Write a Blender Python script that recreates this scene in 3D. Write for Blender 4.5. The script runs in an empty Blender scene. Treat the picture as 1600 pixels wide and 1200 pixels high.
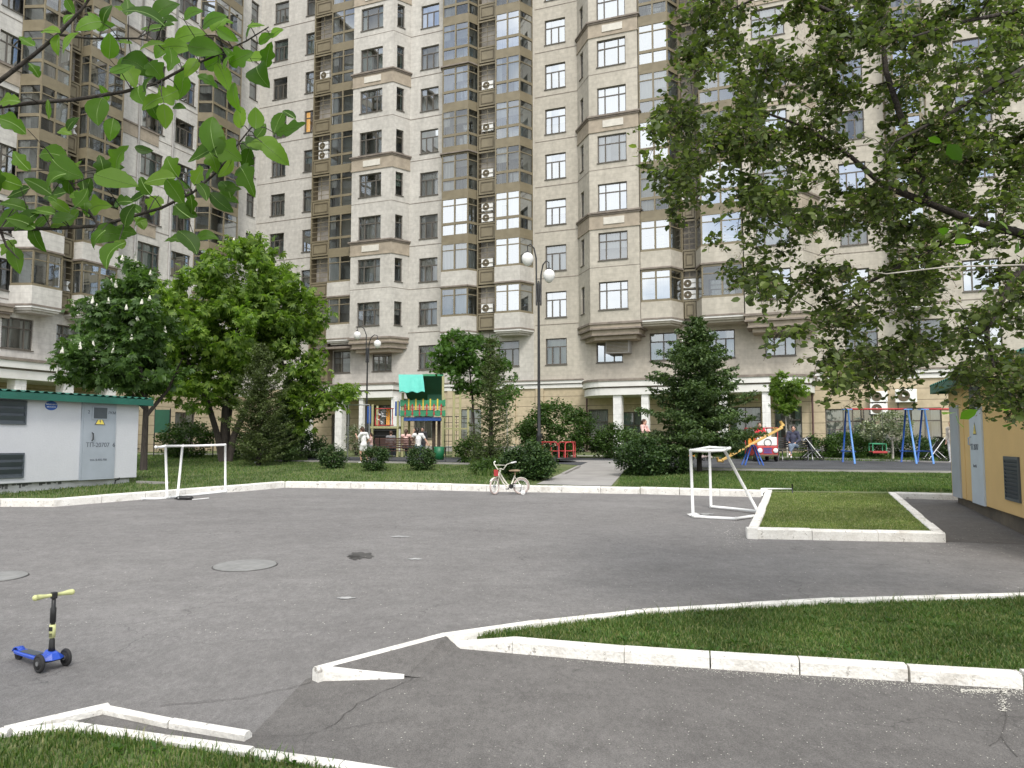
import bpy, math, random
import numpy as np
from mathutils import Vector, Matrix, Euler
R = math.radians
random.seed(7)
rng = np.random.default_rng(11)
scene = bpy.context.scene
col = scene.collection

# ------------------------------------------------------------------ camera
FPX = 1202.0; PITCH = R(4.28); CAMZ = 1.75
cam_d = bpy.data.cameras.new('camera'); cam = bpy.data.objects.new('camera', cam_d); col.objects.link(cam)
cam.location = (0, 0, CAMZ); cam.rotation_euler = (R(90) + PITCH, 0, 0)
cam_d.sensor_width = 36.0; cam_d.lens = 36.0 * FPX / 1600.0
cam_d.clip_start = 0.05; cam_d.clip_end = 900
scene.camera = cam

# ------------------------------------------------------------------ light
SUN_EL, SUN_AZ = R(50), R(172)      # azimuth clockwise from +Y: behind the camera, high
w = bpy.data.worlds.new('World'); scene.world = w; w.use_nodes = True
nt = w.node_tree; nt.nodes.clear()
def N(t, typ, **kw):
    n = t.nodes.new(typ)
    for k, v in kw.items(): setattr(n, k, v)
    return n
out = N(nt, 'ShaderNodeOutputWorld'); bg = N(nt, 'ShaderNodeBackground'); bg2 = N(nt, 'ShaderNodeBackground')
sky = N(nt, 'ShaderNodeTexSky', sky_type='NISHITA'); sky.sun_disc = False
sky.sun_elevation = SUN_EL; sky.sun_rotation = SUN_AZ; sky.air_density = 1.0; sky.dust_density = 2.0
bg.inputs['Strength'].default_value = 0.12
tc = N(nt, 'ShaderNodeTexCoord'); mp = N(nt, 'ShaderNodeMapping'); mp.inputs['Scale'].default_value = (1.0, 1.0, 2.2)
ns = N(nt, 'ShaderNodeTexNoise'); ns.inputs['Scale'].default_value = 2.6; ns.inputs['Detail'].default_value = 7; ns.inputs['Roughness'].default_value = 0.55
rp = N(nt, 'ShaderNodeValToRGB'); rp.color_ramp.elements[0].position = 0.40; rp.color_ramp.elements[1].position = 0.56
bg2.inputs['Color'].default_value = (1.0, 0.995, 0.98, 1); bg2.inputs['Strength'].default_value = 1.25
mx = N(nt, 'ShaderNodeMixShader')
L = nt.links.new
L(tc.outputs['Generated'], mp.inputs['Vector']); L(mp.outputs[0], ns.inputs['Vector']); L(ns.outputs['Fac'], rp.inputs[0])
L(sky.outputs[0], bg.inputs['Color']); L(rp.outputs[0], mx.inputs[0]); L(bg.outputs[0], mx.inputs[1]); L(bg2.outputs[0], mx.inputs[2]); L(mx.outputs[0], out.inputs[0])
sd = bpy.data.lights.new('sun', 'SUN'); sd.energy = 1.5; sd.angle = R(14); sd.color = (1.0, 0.945, 0.87)
so = bpy.data.objects.new('sun', sd); col.objects.link(so)
sdir = Vector((math.sin(SUN_AZ) * math.cos(SUN_EL), math.cos(SUN_AZ) * math.cos(SUN_EL), math.sin(SUN_EL)))
so.rotation_euler = sdir.to_track_quat('Z', 'Y').to_euler()
scene.view_settings.view_transform = 'Standard'; scene.view_settings.look = 'None'
scene.view_settings.exposure = 0.68; scene.view_settings.gamma = 1.0; scene.view_settings.use_curve_mapping = False
scene.render.engine = 'CYCLES'
scene.cycles.max_bounces = 8; scene.cycles.transparent_max_bounces = 12; scene.cycles.use_denoising = True
scene.cycles.caustics_reflective = False; scene.cycles.caustics_refractive = False

# ------------------------------------------------------------------ picture -> place
SL = 0.029; YF = 34.0
def gz(x, y): return SL * max(-12.0, min(y, YF))
def ray(px, py):
    cx = (px - 800) / FPX; cy = (600 - py) / FPX
    cp, sp = math.cos(PITCH), math.sin(PITCH)
    return (cx, cp - cy * sp, sp + cy * cp)
def G(px, py, lift=0.0):
    d = ray(px, py)
    t = (CAMZ - lift) / (SL * d[1] - d[2])
    if t < 0 or t * d[1] > YF:
        t = (SL * YF + lift - CAMZ) / d[2]
    return Vector((d[0] * t, d[1] * t, gz(0, d[1] * t) + lift))
def P(px, py, D):
    d = ray(px, py); t = D / d[1]
    return Vector((d[0] * t, D, CAMZ + d[2] * t))

# ------------------------------------------------------------------ mesh builder
class MB:
    def __init__(s): s.v = []; s.f = []; s.m = []
    def add(s, vs, fs, mi=0):
        o = len(s.v); s.v.extend([tuple(p) for p in vs]); s.f.extend([tuple(i + o for i in f) for f in fs]); s.m.extend([mi] * len(fs))
    def quad(s, a, b, c, d, mi=0): s.add([a, b, c, d], [(0, 1, 2, 3)], mi)
    def box(s, c, size, rot=None, mi=0, taper=1.0):
        hx, hy, hz = size[0] / 2, size[1] / 2, size[2] / 2
        vs = [Vector((x * (taper if z > 0 else 1), y * (taper if z > 0 else 1), z)) for x, y, z in
              [(-hx, -hy, -hz), (hx, -hy, -hz), (hx, hy, -hz), (-hx, hy, -hz), (-hx, -hy, hz), (hx, -hy, hz), (hx, hy, hz), (-hx, hy, hz)]]
        if rot is not None:
            m = rot if isinstance(rot, Matrix) else Euler(rot).to_matrix()
            vs = [m @ v for v in vs]
        c = Vector(c)
        s.add([v + c for v in vs], [(0, 3, 2, 1), (4, 5, 6, 7), (0, 1, 5, 4), (1, 2, 6, 5), (2, 3, 7, 6), (3, 0, 4, 7)], mi)
    def b2(s, x0, x1, y0, y1, z0, z1, mi=0):
        s.box(((x0 + x1) / 2, (y0 + y1) / 2, (z0 + z1) / 2), (abs(x1 - x0), abs(y1 - y0), abs(z1 - z0)), None, mi)
    def beam(s, a, b, wd, ht, mi=0):
        a = Vector(a); b = Vector(b); d = b - a; ln = d.length
        if ln < 1e-6: return
        q = d.to_track_quat('X', 'Z').to_matrix()
        s.box((a + b) / 2, (ln, wd, ht), q, mi)
    def tube(s, pts, rad, seg=8, mi=0, cap=True):
        pts = [Vector(p) for p in pts]; n = len(pts)
        if not hasattr(rad, '__len__'): rad = [rad] * n
        o = len(s.v); up = Vector((0.13, 0.21, 0.97)).normalized()
        for i, p in enumerate(pts):
            t = (pts[min(i + 1, n - 1)] - pts[max(i - 1, 0)])
            if t.length < 1e-9: t = Vector((0, 0, 1))
            t.normalize()
            a = t.cross(up)
            if a.length < 0.15: a = t.cross(Vector((1, 0, 0)))
            a.normalize(); b = t.cross(a)
            if i and a.dot(pa) < 0: a = -a; b = -b
            pa = a
            for k in range(seg):
                th = 2 * math.pi * k / seg
                q = p + (a * math.cos(th) + b * math.sin(th)) * rad[i]
                s.v.append((q.x, q.y, q.z))
        for i in range(n - 1):
            for k in range(seg):
                k2 = (k + 1) % seg
                s.f.append((o + i * seg + k, o + i * seg + k2, o + (i + 1) * seg + k2, o + (i + 1) * seg + k)); s.m.append(mi)
        if cap:
            s.f.append(tuple(o + k for k in range(seg))); s.m.append(mi)
            s.f.append(tuple(o + (n - 1) * seg + k for k in reversed(range(seg)))); s.m.append(mi)
    def lathe(s, prof, c=(0, 0, 0), seg=16, mi=0, rot=None):
        o = len(s.v); c = Vector(c); m = None if rot is None else (rot if isinstance(rot, Matrix) else Euler(rot).to_matrix())
        for r, z in prof:
            for k in range(seg):
                th = 2 * math.pi * k / seg
                q = Vector((r * math.cos(th), r * math.sin(th), z))
                if m is not None: q = m @ q
                q += c; s.v.append((q.x, q.y, q.z))
        for i in range(len(prof) - 1):
            for k in range(seg):
                k2 = (k + 1) % seg
                s.f.append((o + i * seg + k, o + i * seg + k2, o + (i + 1) * seg + k2, o + (i + 1) * seg + k)); s.m.append(mi)
        s.f.append(tuple(o + k for k in reversed(range(seg)))); s.m.append(mi)
        s.f.append(tuple(o + (len(prof) - 1) * seg + k for k in range(seg))); s.m.append(mi)
    def ell(s, c, r, seg=12, rings=8, mi=0, rot=None):
        if not hasattr(r, '__len__'): r = (r, r, r)
        o0 = len(s.v); pr = []
        for i in range(rings + 1):
            a = math.pi * i / rings - math.pi / 2
            pr.append((max(1e-4, math.cos(a)), math.sin(a)))
        t = MB(); t.lathe(pr, (0, 0, 0), seg)
        m = Matrix.Identity(3) if rot is None else Euler(rot).to_matrix()
        c = Vector(c)
        s.add([m @ Vector((x * r[0], y * r[1], z * r[2])) + c for x, y, z in t.v], t.f, mi)
    def torus(s, c, Rr, r, rot=None, seg=24, rs=8, mi=0):
        m = Matrix.Identity(3) if rot is None else (rot if isinstance(rot, Matrix) else Euler(rot).to_matrix()); c = Vector(c)
        vs = []; fs = []
        for i in range(seg):
            a = 2 * math.pi * i / seg
            for k in range(rs):
                b = 2 * math.pi * k / rs
                q = Vector(((Rr + r * math.cos(b)) * math.cos(a), (Rr + r * math.cos(b)) * math.sin(a), r * math.sin(b)))
                vs.append(m @ q + c)
                fs.append((i * rs + k, ((i + 1) % seg) * rs + k, ((i + 1) % seg) * rs + (k + 1) % rs, i * rs + (k + 1) % rs))
        s.add(vs, fs, mi)
    def prism(s, poly, z0, z1, mi=0, zf=None):
        n = len(poly)
        g = (lambda x, y: 0.0) if zf is None else zf
        vs = [(x, y, z0 + g(x, y)) for x, y in poly] + [(x, y, z1 + g(x, y)) for x, y in poly]
        fs = [tuple(reversed(range(n))), tuple(range(n, 2 * n))] + [(i, (i + 1) % n, n + (i + 1) % n, n + i) for i in range(n)]
        s.add(vs, fs, mi)
    def build(s, name, mats, parent=None, smooth=False, loc=None):
        me = bpy.data.meshes.new(name)
        me.from_pydata(s.v, [], s.f)
        if not isinstance(mats, (list, tuple)): mats = [mats]
        for m in mats: me.materials.append(m)
        if len(mats) > 1: me.polygons.foreach_set('material_index', s.m)
        if smooth: me.polygons.foreach_set('use_smooth', [True] * len(me.polygons))
        me.update()
        o = bpy.data.objects.new(name, me); col.objects.link(o)
        if parent is not None: o.parent = parent
        if loc is not None: o.location = loc
        return o
def raw(name, V, F, mats, parent=None, loc=None, mi=None):
    """V (n,3) array, F (m,k) array of equal-size faces"""
    me = bpy.data.meshes.new(name); V = np.asarray(V, dtype=np.float32); F = np.asarray(F, dtype=np.int32)
    m, k = F.shape
    me.vertices.add(len(V)); me.vertices.foreach_set('co', V.ravel())
    me.loops.add(m * k); me.loops.foreach_set('vertex_index', F.ravel())
    me.polygons.add(m); me.polygons.foreach_set('loop_start', np.arange(0, m * k, k, dtype=np.int32))
    me.update(calc_edges=True); me.validate()
    for x in (mats if isinstance(mats, (list, tuple)) else [mats]): me.materials.append(x)
    if mi is not None: me.polygons.foreach_set('material_index', np.asarray(mi, dtype=np.int32))
    o = bpy.data.objects.new(name, me); col.objects.link(o)
    if parent is not None: o.parent = parent
    if loc is not None: o.location = loc
    return o
def tag(o, label=None, cat=None, group=None, kind=None):
    if label: o['label'] = label
    if cat: o['category'] = cat
    if group: o['group'] = group
    if kind: o['kind'] = kind
    return o
def thing(name, label, cat, loc=(0, 0, 0), rz=0.0, group=None):
    o = bpy.data.objects.new(name, None); col.objects.link(o); o.location = loc; o.rotation_euler = (0, 0, rz)
    o.empty_display_size = 0.2
    return tag(o, label, cat, group)
def dup(o, parent=None):
    c = o.copy(); col.objects.link(c)
    if parent is not None: c.parent = parent
    for ch in list(o.children): dup(ch, c)
    return c
def bev(o, w=0.01, seg=2):
    m = o.modifiers.new('bevel', 'BEVEL'); m.width = w; m.segments = seg; m.limit_method = 'ANGLE'; m.angle_limit = R(40); return o

# ------------------------------------------------------------------ materials
def mat(name, c, rough=0.6, metal=0.0, var=0.12, vscale=3.0, bump=0.0, bscale=40.0, spec=0.5, c2=None, detail=6.0, coat=0.0, vec=(1, 1, 1), fine=0.0, fscale=200.0):
    m = bpy.data.materials.new(name); m.use_nodes = True; t = m.node_tree; b = t.nodes['Principled BSDF']; l = t.links.new
    b.inputs['Roughness'].default_value = rough; b.inputs['Metallic'].default_value = metal
    b.inputs['Specular IOR Level'].default_value = spec
    if coat: b.inputs['Coat Weight'].default_value = coat
    tcn = N(t, 'ShaderNodeTexCoord'); mpn = N(t, 'ShaderNodeMapping'); mpn.inputs['Scale'].default_value = vec
    l(tcn.outputs['Object'], mpn.inputs['Vector'])
    n = N(t, 'ShaderNodeTexNoise'); n.inputs['Scale'].default_value = vscale; n.inputs['Detail'].default_value = detail; n.inputs['Roughness'].default_value = 0.6
    l(mpn.outputs[0], n.inputs['Vector'])
    mxn = N(t, 'ShaderNodeMix', data_type='RGBA')
    if c2 is None:
        lo = [max(0, x * (1 - var)) for x in c]; hi = [min(1, x * (1 + var)) for x in c]
    else: lo, hi = c, c2
    rmp = N(t, 'ShaderNodeMapRange'); rmp.inputs['From Min'].default_value = 0.35; rmp.inputs['From Max'].default_value = 0.65
    l(n.outputs['Fac'], rmp.inputs['Value']); l(rmp.outputs[0], mxn.inputs['Factor'])
    mxn.inputs['A'].default_value = (*lo, 1); mxn.inputs['B'].default_value = (*hi, 1)
    last = mxn.outputs['Result']
    if fine > 0:
        n2 = N(t, 'ShaderNodeTexNoise'); n2.inputs['Scale'].default_value = fscale; n2.inputs['Detail'].default_value = 3
        l(tcn.outputs['Object'], n2.inputs['Vector'])
        r2 = N(t, 'ShaderNodeMapRange'); r2.inputs['From Min'].default_value = 0.3; r2.inputs['From Max'].default_value = 0.7
        r2.inputs['To Min'].default_value = 1 - fine; r2.inputs['To Max'].default_value = 1 + fine
        l(n2.outputs['Fac'], r2.inputs['Value'])
        mu = N(t, 'ShaderNodeVectorMath', operation='SCALE'); l(last, mu.inputs[0]); l(r2.outputs[0], mu.inputs['Scale']); last = mu.outputs[0]
    l(last, b.inputs['Base Color'])
    if bump > 0:
        nb = N(t, 'ShaderNodeTexNoise'); nb.inputs['Scale'].default_value = bscale; nb.inputs['Detail'].default_value = 4
        l(tcn.outputs['Object'], nb.inputs['Vector'])
        bp = N(t, 'ShaderNodeBump'); bp.inputs['Strength'].default_value = bump; bp.inputs['Distance'].default_value = 0.02
        l(nb.outputs['Fac'], bp.inputs['Height']); l(bp.outputs[0], b.inputs['Normal'])
    m['last'] = 1
    return m
def leafmat(name, cols, rough=0.5, trans=0.35, spec=0.35):
    m = bpy.data.materials.new(name); m.use_nodes = True; t = m.node_tree; t.nodes.clear(); l = t.links.new
    o = N(t, 'ShaderNodeOutputMaterial'); g = N(t, 'ShaderNodeNewGeometry'); cr = N(t, 'ShaderNodeValToRGB')
    e = cr.color_ramp.elements
    n = len(cols)
    for i in range(n):
        if i < 2: el = e[i] if i == 0 else e[-1]
        if i >= 1 and i < n - 1: el = e.new(i / (n - 1))
        if i == 0: el.position = 0
        if i == n - 1: el = e[-1]; el.position = 1
        el.color = (*cols[i], 1)
    l(g.outputs['Random Per Island'], cr.inputs[0])
    # large clump variation as well
    tcn = N(t, 'ShaderNodeTexCoord'); nn = N(t, 'ShaderNodeTexNoise'); nn.inputs['Scale'].default_value = 0.9; nn.inputs['Detail'].default_value = 3
    l(tcn.outputs['Object'], nn.inputs['Vector'])
    mr = N(t, 'ShaderNodeMapRange'); mr.inputs['From Min'].default_value = 0.3; mr.inputs['From Max'].default_value = 0.7; mr.inputs['To Min'].default_value = 0.7; mr.inputs['To Max'].default_value = 1.3
    l(nn.outputs['Fac'], mr.inputs['Value'])
    sc = N(t, 'ShaderNodeVectorMath', operation='SCALE'); l(cr.outputs[0], sc.inputs[0]); l(mr.outputs[0], sc.inputs['Scale'])
    pb = N(t, 'ShaderNodeBsdfPrincipled'); pb.inputs['Roughness'].default_value = rough; pb.inputs['Specular IOR Level'].default_value = spec
    l(sc.outputs[0], pb.inputs['Base Color'])
    tr = N(t, 'ShaderNodeBsdfTranslucent'); s2 = N(t, 'ShaderNodeVectorMath', operation='MULTIPLY'); s2.inputs[1].default_value = (1.5, 1.7, 0.6)
    l(sc.outputs[0], s2.inputs[0]); l(s2.outputs[0], tr.inputs['Color'])
    mx = N(t, 'ShaderNodeMixShader'); mx.inputs[0].default_value = trans
    l(pb.outputs[0], mx.inputs[1]); l(tr.outputs[0], mx.inputs[2]); l(mx.outputs[0], o.inputs[0])
    return m
def glassmat(name, fac, tint=(0.9, 0.95, 1.0), rough=0.02, trans=(0.75, 0.8, 0.8)):
    m = bpy.data.materials.new(name); m.use_nodes = True; t = m.node_tree; t.nodes.clear(); l = t.links.new
    o = N(t, 'ShaderNodeOutputMaterial'); tr = N(t, 'ShaderNodeBsdfTransparent'); gl = N(t, 'ShaderNodeBsdfGlossy')
    tr.inputs['Color'].default_value = (*trans, 1); gl.inputs['Color'].default_value = (*tint, 1); gl.inputs['Roughness'].default_value = rough
    tcn = N(t, 'ShaderNodeTexCoord'); nn = N(t, 'ShaderNodeTexNoise'); nn.inputs['Scale'].default_value = 0.8
    l(tcn.outputs['Object'], nn.inputs['Vector'])
    bp = N(t, 'ShaderNodeBump'); bp.inputs['Strength'].default_value = 0.10; bp.inputs['Distance'].default_value = 0.02; l(nn.outputs['Fac'], bp.inputs['Height']); l(bp.outputs[0], gl.inputs['Normal'])
    mx = N(t, 'ShaderNodeMixShader'); lw = N(t, 'ShaderNodeFresnel'); lw.inputs['IOR'].default_value = 1.5
    ad = N(t, 'ShaderNodeMath', operation='ADD'); ad.use_clamp = True; ad.inputs[1].default_value = fac
    l(lw.outputs[0], ad.inputs[0]); l(ad.outputs[0], mx.inputs[0]); l(tr.outputs[0], mx.inputs[1]); l(gl.outputs[0], mx.inputs[2]); l(mx.outputs[0], o.inputs[0])
    return m
def wallmat(name, base, dark, mortar, bw=0.9, bh=0.3, msize=0.009, stain=0.25, mfac=1.0, bstr=0.3):
    """rendered block-work: u = x + y so it runs round corners"""
    m = bpy.data.materials.new(name); m.use_nodes = True; t = m.node_tree; b = t.nodes['Principled BSDF']; l = t.links.new
    b.inputs['Roughness'].default_value = 0.85; b.inputs['Specular IOR Level'].default_value = 0.25
    tcn = N(t, 'ShaderNodeTexCoord'); sp = N(t, 'ShaderNodeSeparateXYZ'); l(tcn.outputs['Object'], sp.inputs[0])
    ad = N(t, 'ShaderNodeMath', operation='ADD'); l(sp.outputs[0], ad.inputs[0]); l(sp.outputs[1], ad.inputs[1])
    cb = N(t, 'ShaderNodeCombineXYZ'); l(ad.outputs[0], cb.inputs[0]); l(sp.outputs[2], cb.inputs[1])
    br = N(t, 'ShaderNodeTexBrick'); br.inputs['Scale'].default_value = 1.0; br.inputs['Brick Width'].default_value = bw; br.inputs['Row Height'].default_value = bh
    br.inputs['Mortar Size'].default_value = msize; br.inputs['Mortar Smooth'].default_value = 0.3
    br.inputs['Color1'].default_value = (*base, 1); br.inputs['Color2'].default_value = (*[x * 0.93 for x in base], 1); br.inputs['Mortar'].default_value = (*mortar, 1)
    l(cb.outputs[0], br.inputs['Vector'])
    mp = N(t, 'ShaderNodeMapping'); mp.inputs['Scale'].default_value = (1.0, 1.0, 0.25); l(tcn.outputs['Object'], mp.inputs['Vector'])
    n1 = N(t, 'ShaderNodeTexNoise'); n1.inputs['Scale'].default_value = 0.9; n1.inputs['Detail'].default_value = 9; n1.inputs['Roughness'].default_value = 0.65; l(mp.outputs[0], n1.inputs['Vector'])
    mr = N(t, 'ShaderNodeMapRange'); mr.inputs['From Min'].default_value = 0.42; mr.inputs['From Max'].default_value = 0.75; mr.inputs['To Max'].default_value = stain; l(n1.outputs['Fac'], mr.inputs['Value'])
    mx = N(t, 'ShaderNodeMix', data_type='RGBA'); l(mr.outputs[0], mx.inputs['Factor']); l(br.outputs['Color'], mx.inputs['A']); mx.inputs['B'].default_value = (*dark, 1)
    n2 = N(t, 'ShaderNodeTexNoise'); n2.inputs['Scale'].default_value = 4.0; n2.inputs['Detail'].default_value = 8; l(tcn.outputs['Object'], n2.inputs['Vector'])
    m2 = N(t, 'ShaderNodeMapRange'); m2.inputs['From Min'].default_value = 0.3; m2.inputs['From Max'].default_value = 0.7; m2.inputs['To Min'].default_value = 0.88; m2.inputs['To Max'].default_value = 1.1; l(n2.outputs['Fac'], m2.inputs['Value'])
    sc = N(t, 'ShaderNodeVectorMath', operation='SCALE'); l(mx.outputs['Result'], sc.inputs[0]); l(m2.outputs[0], sc.inputs['Scale'])
    l(sc.outputs[0], b.inputs['Base Color'])
    bp = N(t, 'ShaderNodeBump'); bp.inputs['Strength'].default_value = bstr; bp.inputs['Distance'].default_value = 0.01; bp.invert = True
    l(br.outputs['Fac'], bp.inputs['Height']); l(bp.outputs[0], b.inputs['Normal'])
    return m
# ------------------------------------------------------------------ palette
def asphalt(name, a, b, speck=0.12):
    m = mat(name, a, rough=0.85, c2=b, vscale=0.35, detail=9, bump=0.6, bscale=160, spec=0.25, fine=speck, fscale=130)
    t = m.node_tree; l = t.links.new; pb = t.nodes['Principled BSDF']
    src = pb.inputs['Base Color'].links[0].from_socket
    tcn = N(t, 'ShaderNodeTexCoord')
    # worn wheel lanes, patched areas and dirt: two more scales of variation
    for vs, sc_, lo, hi, a0, a1 in (((0.5, 1.0, 1), 1.3, .93, 1.06, .38, .62), ((1, 1, 1), 5.5, .90, 1.08, .35, .65), ((1, .5, 1), 28.0, .86, 1.14, .32, .68)):
        mp_ = N(t, 'ShaderNodeMapping'); mp_.inputs['Scale'].default_value = vs; mp_.inputs['Rotation'].default_value = (0, 0, .5); l(tcn.outputs['Object'], mp_.inputs['Vector'])
        q_ = N(t, 'ShaderNodeTexNoise'); q_.inputs['Scale'].default_value = sc_; q_.inputs['Detail'].default_value = 8; q_.inputs['Roughness'].default_value = .65; l(mp_.outputs[0], q_.inputs['Vector'])
        r_ = N(t, 'ShaderNodeMapRange'); r_.inputs['From Min'].default_value = a0; r_.inputs['From Max'].default_value = a1; r_.inputs['To Min'].default_value = lo; r_.inputs['To Max'].default_value = hi; l(q_.outputs['Fac'], r_.inputs['Value'])
        s_ = N(t, 'ShaderNodeVectorMath', operation='SCALE'); l(src, s_.inputs[0]); l(r_.outputs[0], s_.inputs['Scale']); src = s_.outputs[0]
    # fine network of hairline cracks
    vc = N(t, 'ShaderNodeTexVoronoi', feature='DISTANCE_TO_EDGE'); vc.inputs['Scale'].default_value = .55; dn = N(t, 'ShaderNodeTexNoise'); dn.inputs['Scale'].default_value = 2.2; dn.inputs['Detail'].default_value = 6
    l(tcn.outputs['Object'], dn.inputs['Vector']); dm = N(t, 'ShaderNodeVectorMath', operation='SCALE'); dm.inputs['Scale'].default_value = .9; l(dn.outputs['Color'], dm.inputs[0])
    da = N(t, 'ShaderNodeVectorMath', operation='ADD'); l(tcn.outputs['Object'], da.inputs[0]); l(dm.outputs[0], da.inputs[1]); l(da.outputs[0], vc.inputs['Vector'])
    rc = N(t, 'ShaderNodeMapRange'); rc.inputs['From Min'].default_value = 0.0; rc.inputs['From Max'].default_value = 0.006; rc.inputs['To Min'].default_value = .45; rc.inputs['To Max'].default_value = 0.0; l(vc.outputs['Distance'], rc.inputs['Value'])
    nb_ = N(t, 'ShaderNodeTexNoise'); nb_.inputs['Scale'].default_value = .5; l(tcn.outputs['Object'], nb_.inputs['Vector']); rb = N(t, 'ShaderNodeMapRange'); rb.inputs['From Min'].default_value = .5; rb.inputs['From Max'].default_value = .6; l(nb_.outputs['Fac'], rb.inputs['Value'])
    mc = N(t, 'ShaderNodeMath', operation='MULTIPLY'); l(rc.outputs[0], mc.inputs[0]); l(rb.outputs[0], mc.inputs[1])
    xc = N(t, 'ShaderNodeMix', data_type='RGBA'); l(mc.outputs[0], xc.inputs['Factor']); l(src, xc.inputs['A']); xc.inputs['B'].default_value = (.03, .03, .03, 1); src = xc.outputs['Result']
    v = N(t, 'ShaderNodeTexVoronoi'); v.inputs['Scale'].default_value = 42; l(tcn.outputs['Object'], v.inputs['Vector'])
    r = N(t, 'ShaderNodeMapRange'); r.inputs['From Min'].default_value = 0.10; r.inputs['From Max'].default_value = 0.16; r.inputs['To Min'].default_value = 0.5; r.inputs['To Max'].default_value = 0.0; l(v.outputs['Distance'], r.inputs['Value'])
    n = N(t, 'ShaderNodeTexNoise'); n.inputs['Scale'].default_value = 9; n.inputs['Detail'].default_value = 6; l(tcn.outputs['Object'], n.inputs['Vector'])
    r3 = N(t, 'ShaderNodeMapRange'); r3.inputs['From Min'].default_value = 0.52; r3.inputs['From Max'].default_value = 0.66; l(n.outputs['Fac'], r3.inputs['Value'])
    mu = N(t, 'ShaderNodeMath', operation='MULTIPLY'); l(r.outputs[0], mu.inputs[0]); l(r3.outputs[0], mu.inputs[1])
    mx = N(t, 'ShaderNodeMix', data_type='RGBA'); l(mu.outputs[0], mx.inputs['Factor']); l(src, mx.inputs['A']); mx.inputs['B'].default_value = (a[0] * 1.9, a[1] * 1.9, a[2] * 1.85, 1)
    l(mx.outputs['Result'], pb.inputs['Base Color'])
    return m
m_asph = asphalt('asphalt', (0.188, 0.182, 0.178), (0.222, 0.216, 0.211), 0.26)
m_asph2 = asphalt('asphalt_lot', (0.140, 0.134, 0.128), (0.178, 0.171, 0.164), 0.30)
m_soil = mat('soil', (0.10, 0.085, 0.05), rough=0.95, c2=(0.05, 0.075, 0.025), vscale=2.5, bump=0.6, bscale=30)
m_turf = mat('turf', (0.075, 0.11, 0.03), rough=0.95, c2=(0.125, 0.145, 0.055), vscale=0.9, detail=8, bump=0.8, bscale=60, fine=0.25, fscale=60)
m_kerb = mat('kerb_paint', (0.80, 0.79, 0.75), rough=0.75, c2=(0.70, 0.685, 0.64), vscale=5.0, detail=10, bump=0.5, bscale=35, spec=0.2, fine=0.08, fscale=50)
def chips(m, chip, dirt):
    t = m.node_tree; l = t.links.new; pb = t.nodes['Principled BSDF']; src = pb.inputs['Base Color'].links[0].from_socket; tcn = N(t, 'ShaderNodeTexCoord')
    for sc_, a0, a1, colr, k in ((14, .60, .63, chip, 1.0), (3.2, .52, .66, dirt, .6), (55, .64, .67, dirt, .8)):
        q_ = N(t, 'ShaderNodeTexNoise'); q_.inputs['Scale'].default_value = sc_; q_.inputs['Detail'].default_value = 9; q_.inputs['Roughness'].default_value = .7; l(tcn.outputs['Object'], q_.inputs['Vector'])
        r_ = N(t, 'ShaderNodeMapRange'); r_.inputs['From Min'].default_value = a0; r_.inputs['From Max'].default_value = a1; r_.inputs['To Max'].default_value = k; l(q_.outputs['Fac'], r_.inputs['Value'])
        x_ = N(t, 'ShaderNodeMix', data_type='RGBA'); l(r_.outputs[0], x_.inputs['Factor']); l(src, x_.inputs['A']); x_.inputs['B'].default_value = (*colr, 1); src = x_.outputs['Result']
    l(src, pb.inputs['Base Color'])
chips(m_kerb, (.36, .34, .31), (.46, .43, .38))
m_rubber = mat('play_surface', (0.062, 0.066, 0.072), rough=0.9, var=0.2, vscale=1.0, bump=0.5, bscale=90)
m_path = mat('path_paving', (0.30, 0.29, 0.275), rough=0.85, var=0.12, vscale=1.2, bump=0.3)
m_white = mat('white_paint', (0.82, 0.83, 0.82), rough=0.4, var=0.05, vscale=6)
m_black = mat('black_metal', (0.018, 0.019, 0.02), rough=0.4, var=0.2, vscale=8)
m_rub = mat('black_rubber', (0.02, 0.02, 0.021), rough=0.75, var=0.2)
m_steel = mat('steel', (0.45, 0.46, 0.47), rough=0.35, metal=0.9, var=0.1)
m_green = mat('bin_green', (0.01, 0.14, 0.06), rough=0.45, var=0.15)
m_blue = mat('blue_paint', (0.02, 0.09, 0.36), rough=0.4, var=0.15)
m_lblue = mat('pale_blue_paint', (0.12, 0.28, 0.62), rough=0.4, var=0.1)
m_red = mat('red_paint', (0.44, 0.045, 0.045), rough=0.4, var=0.12)
m_yel = mat('yellow_paint', (0.75, 0.55, 0.06), rough=0.4, var=0.1)
m_org = mat('orange_plastic', (0.80, 0.36, 0.05), rough=0.45, var=0.1)
m_wood = mat('weathered_yellow_wood', (0.46, 0.44, 0.22), rough=0.7, c2=(0.33, 0.33, 0.18), vscale=3, vec=(6, 6, 0.6), bump=0.3)
m_bench = mat('brown_slats', (0.04, 0.016, 0.012), rough=0.45, c2=(0.075, 0.03, 0.02), vscale=4, vec=(0.5, 6, 6))
m_bark = mat('bark', (0.055, 0.043, 0.034), rough=0.95, c2=(0.11, 0.09, 0.07), vscale=6, vec=(3, 3, 0.7), bump=0.9, bscale=30)
m_barkdk = mat('dark_bark', (0.022, 0.018, 0.015), rough=0.95, c2=(0.05, 0.042, 0.034), vscale=10, vec=(3, 3, 0.7), bump=0.9, bscale=40)
m_birch = mat('pale_bark', (0.5, 0.48, 0.42), rough=0.9, c2=(0.25, 0.23, 0.2), vscale=5, vec=(1, 1, 3))

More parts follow.
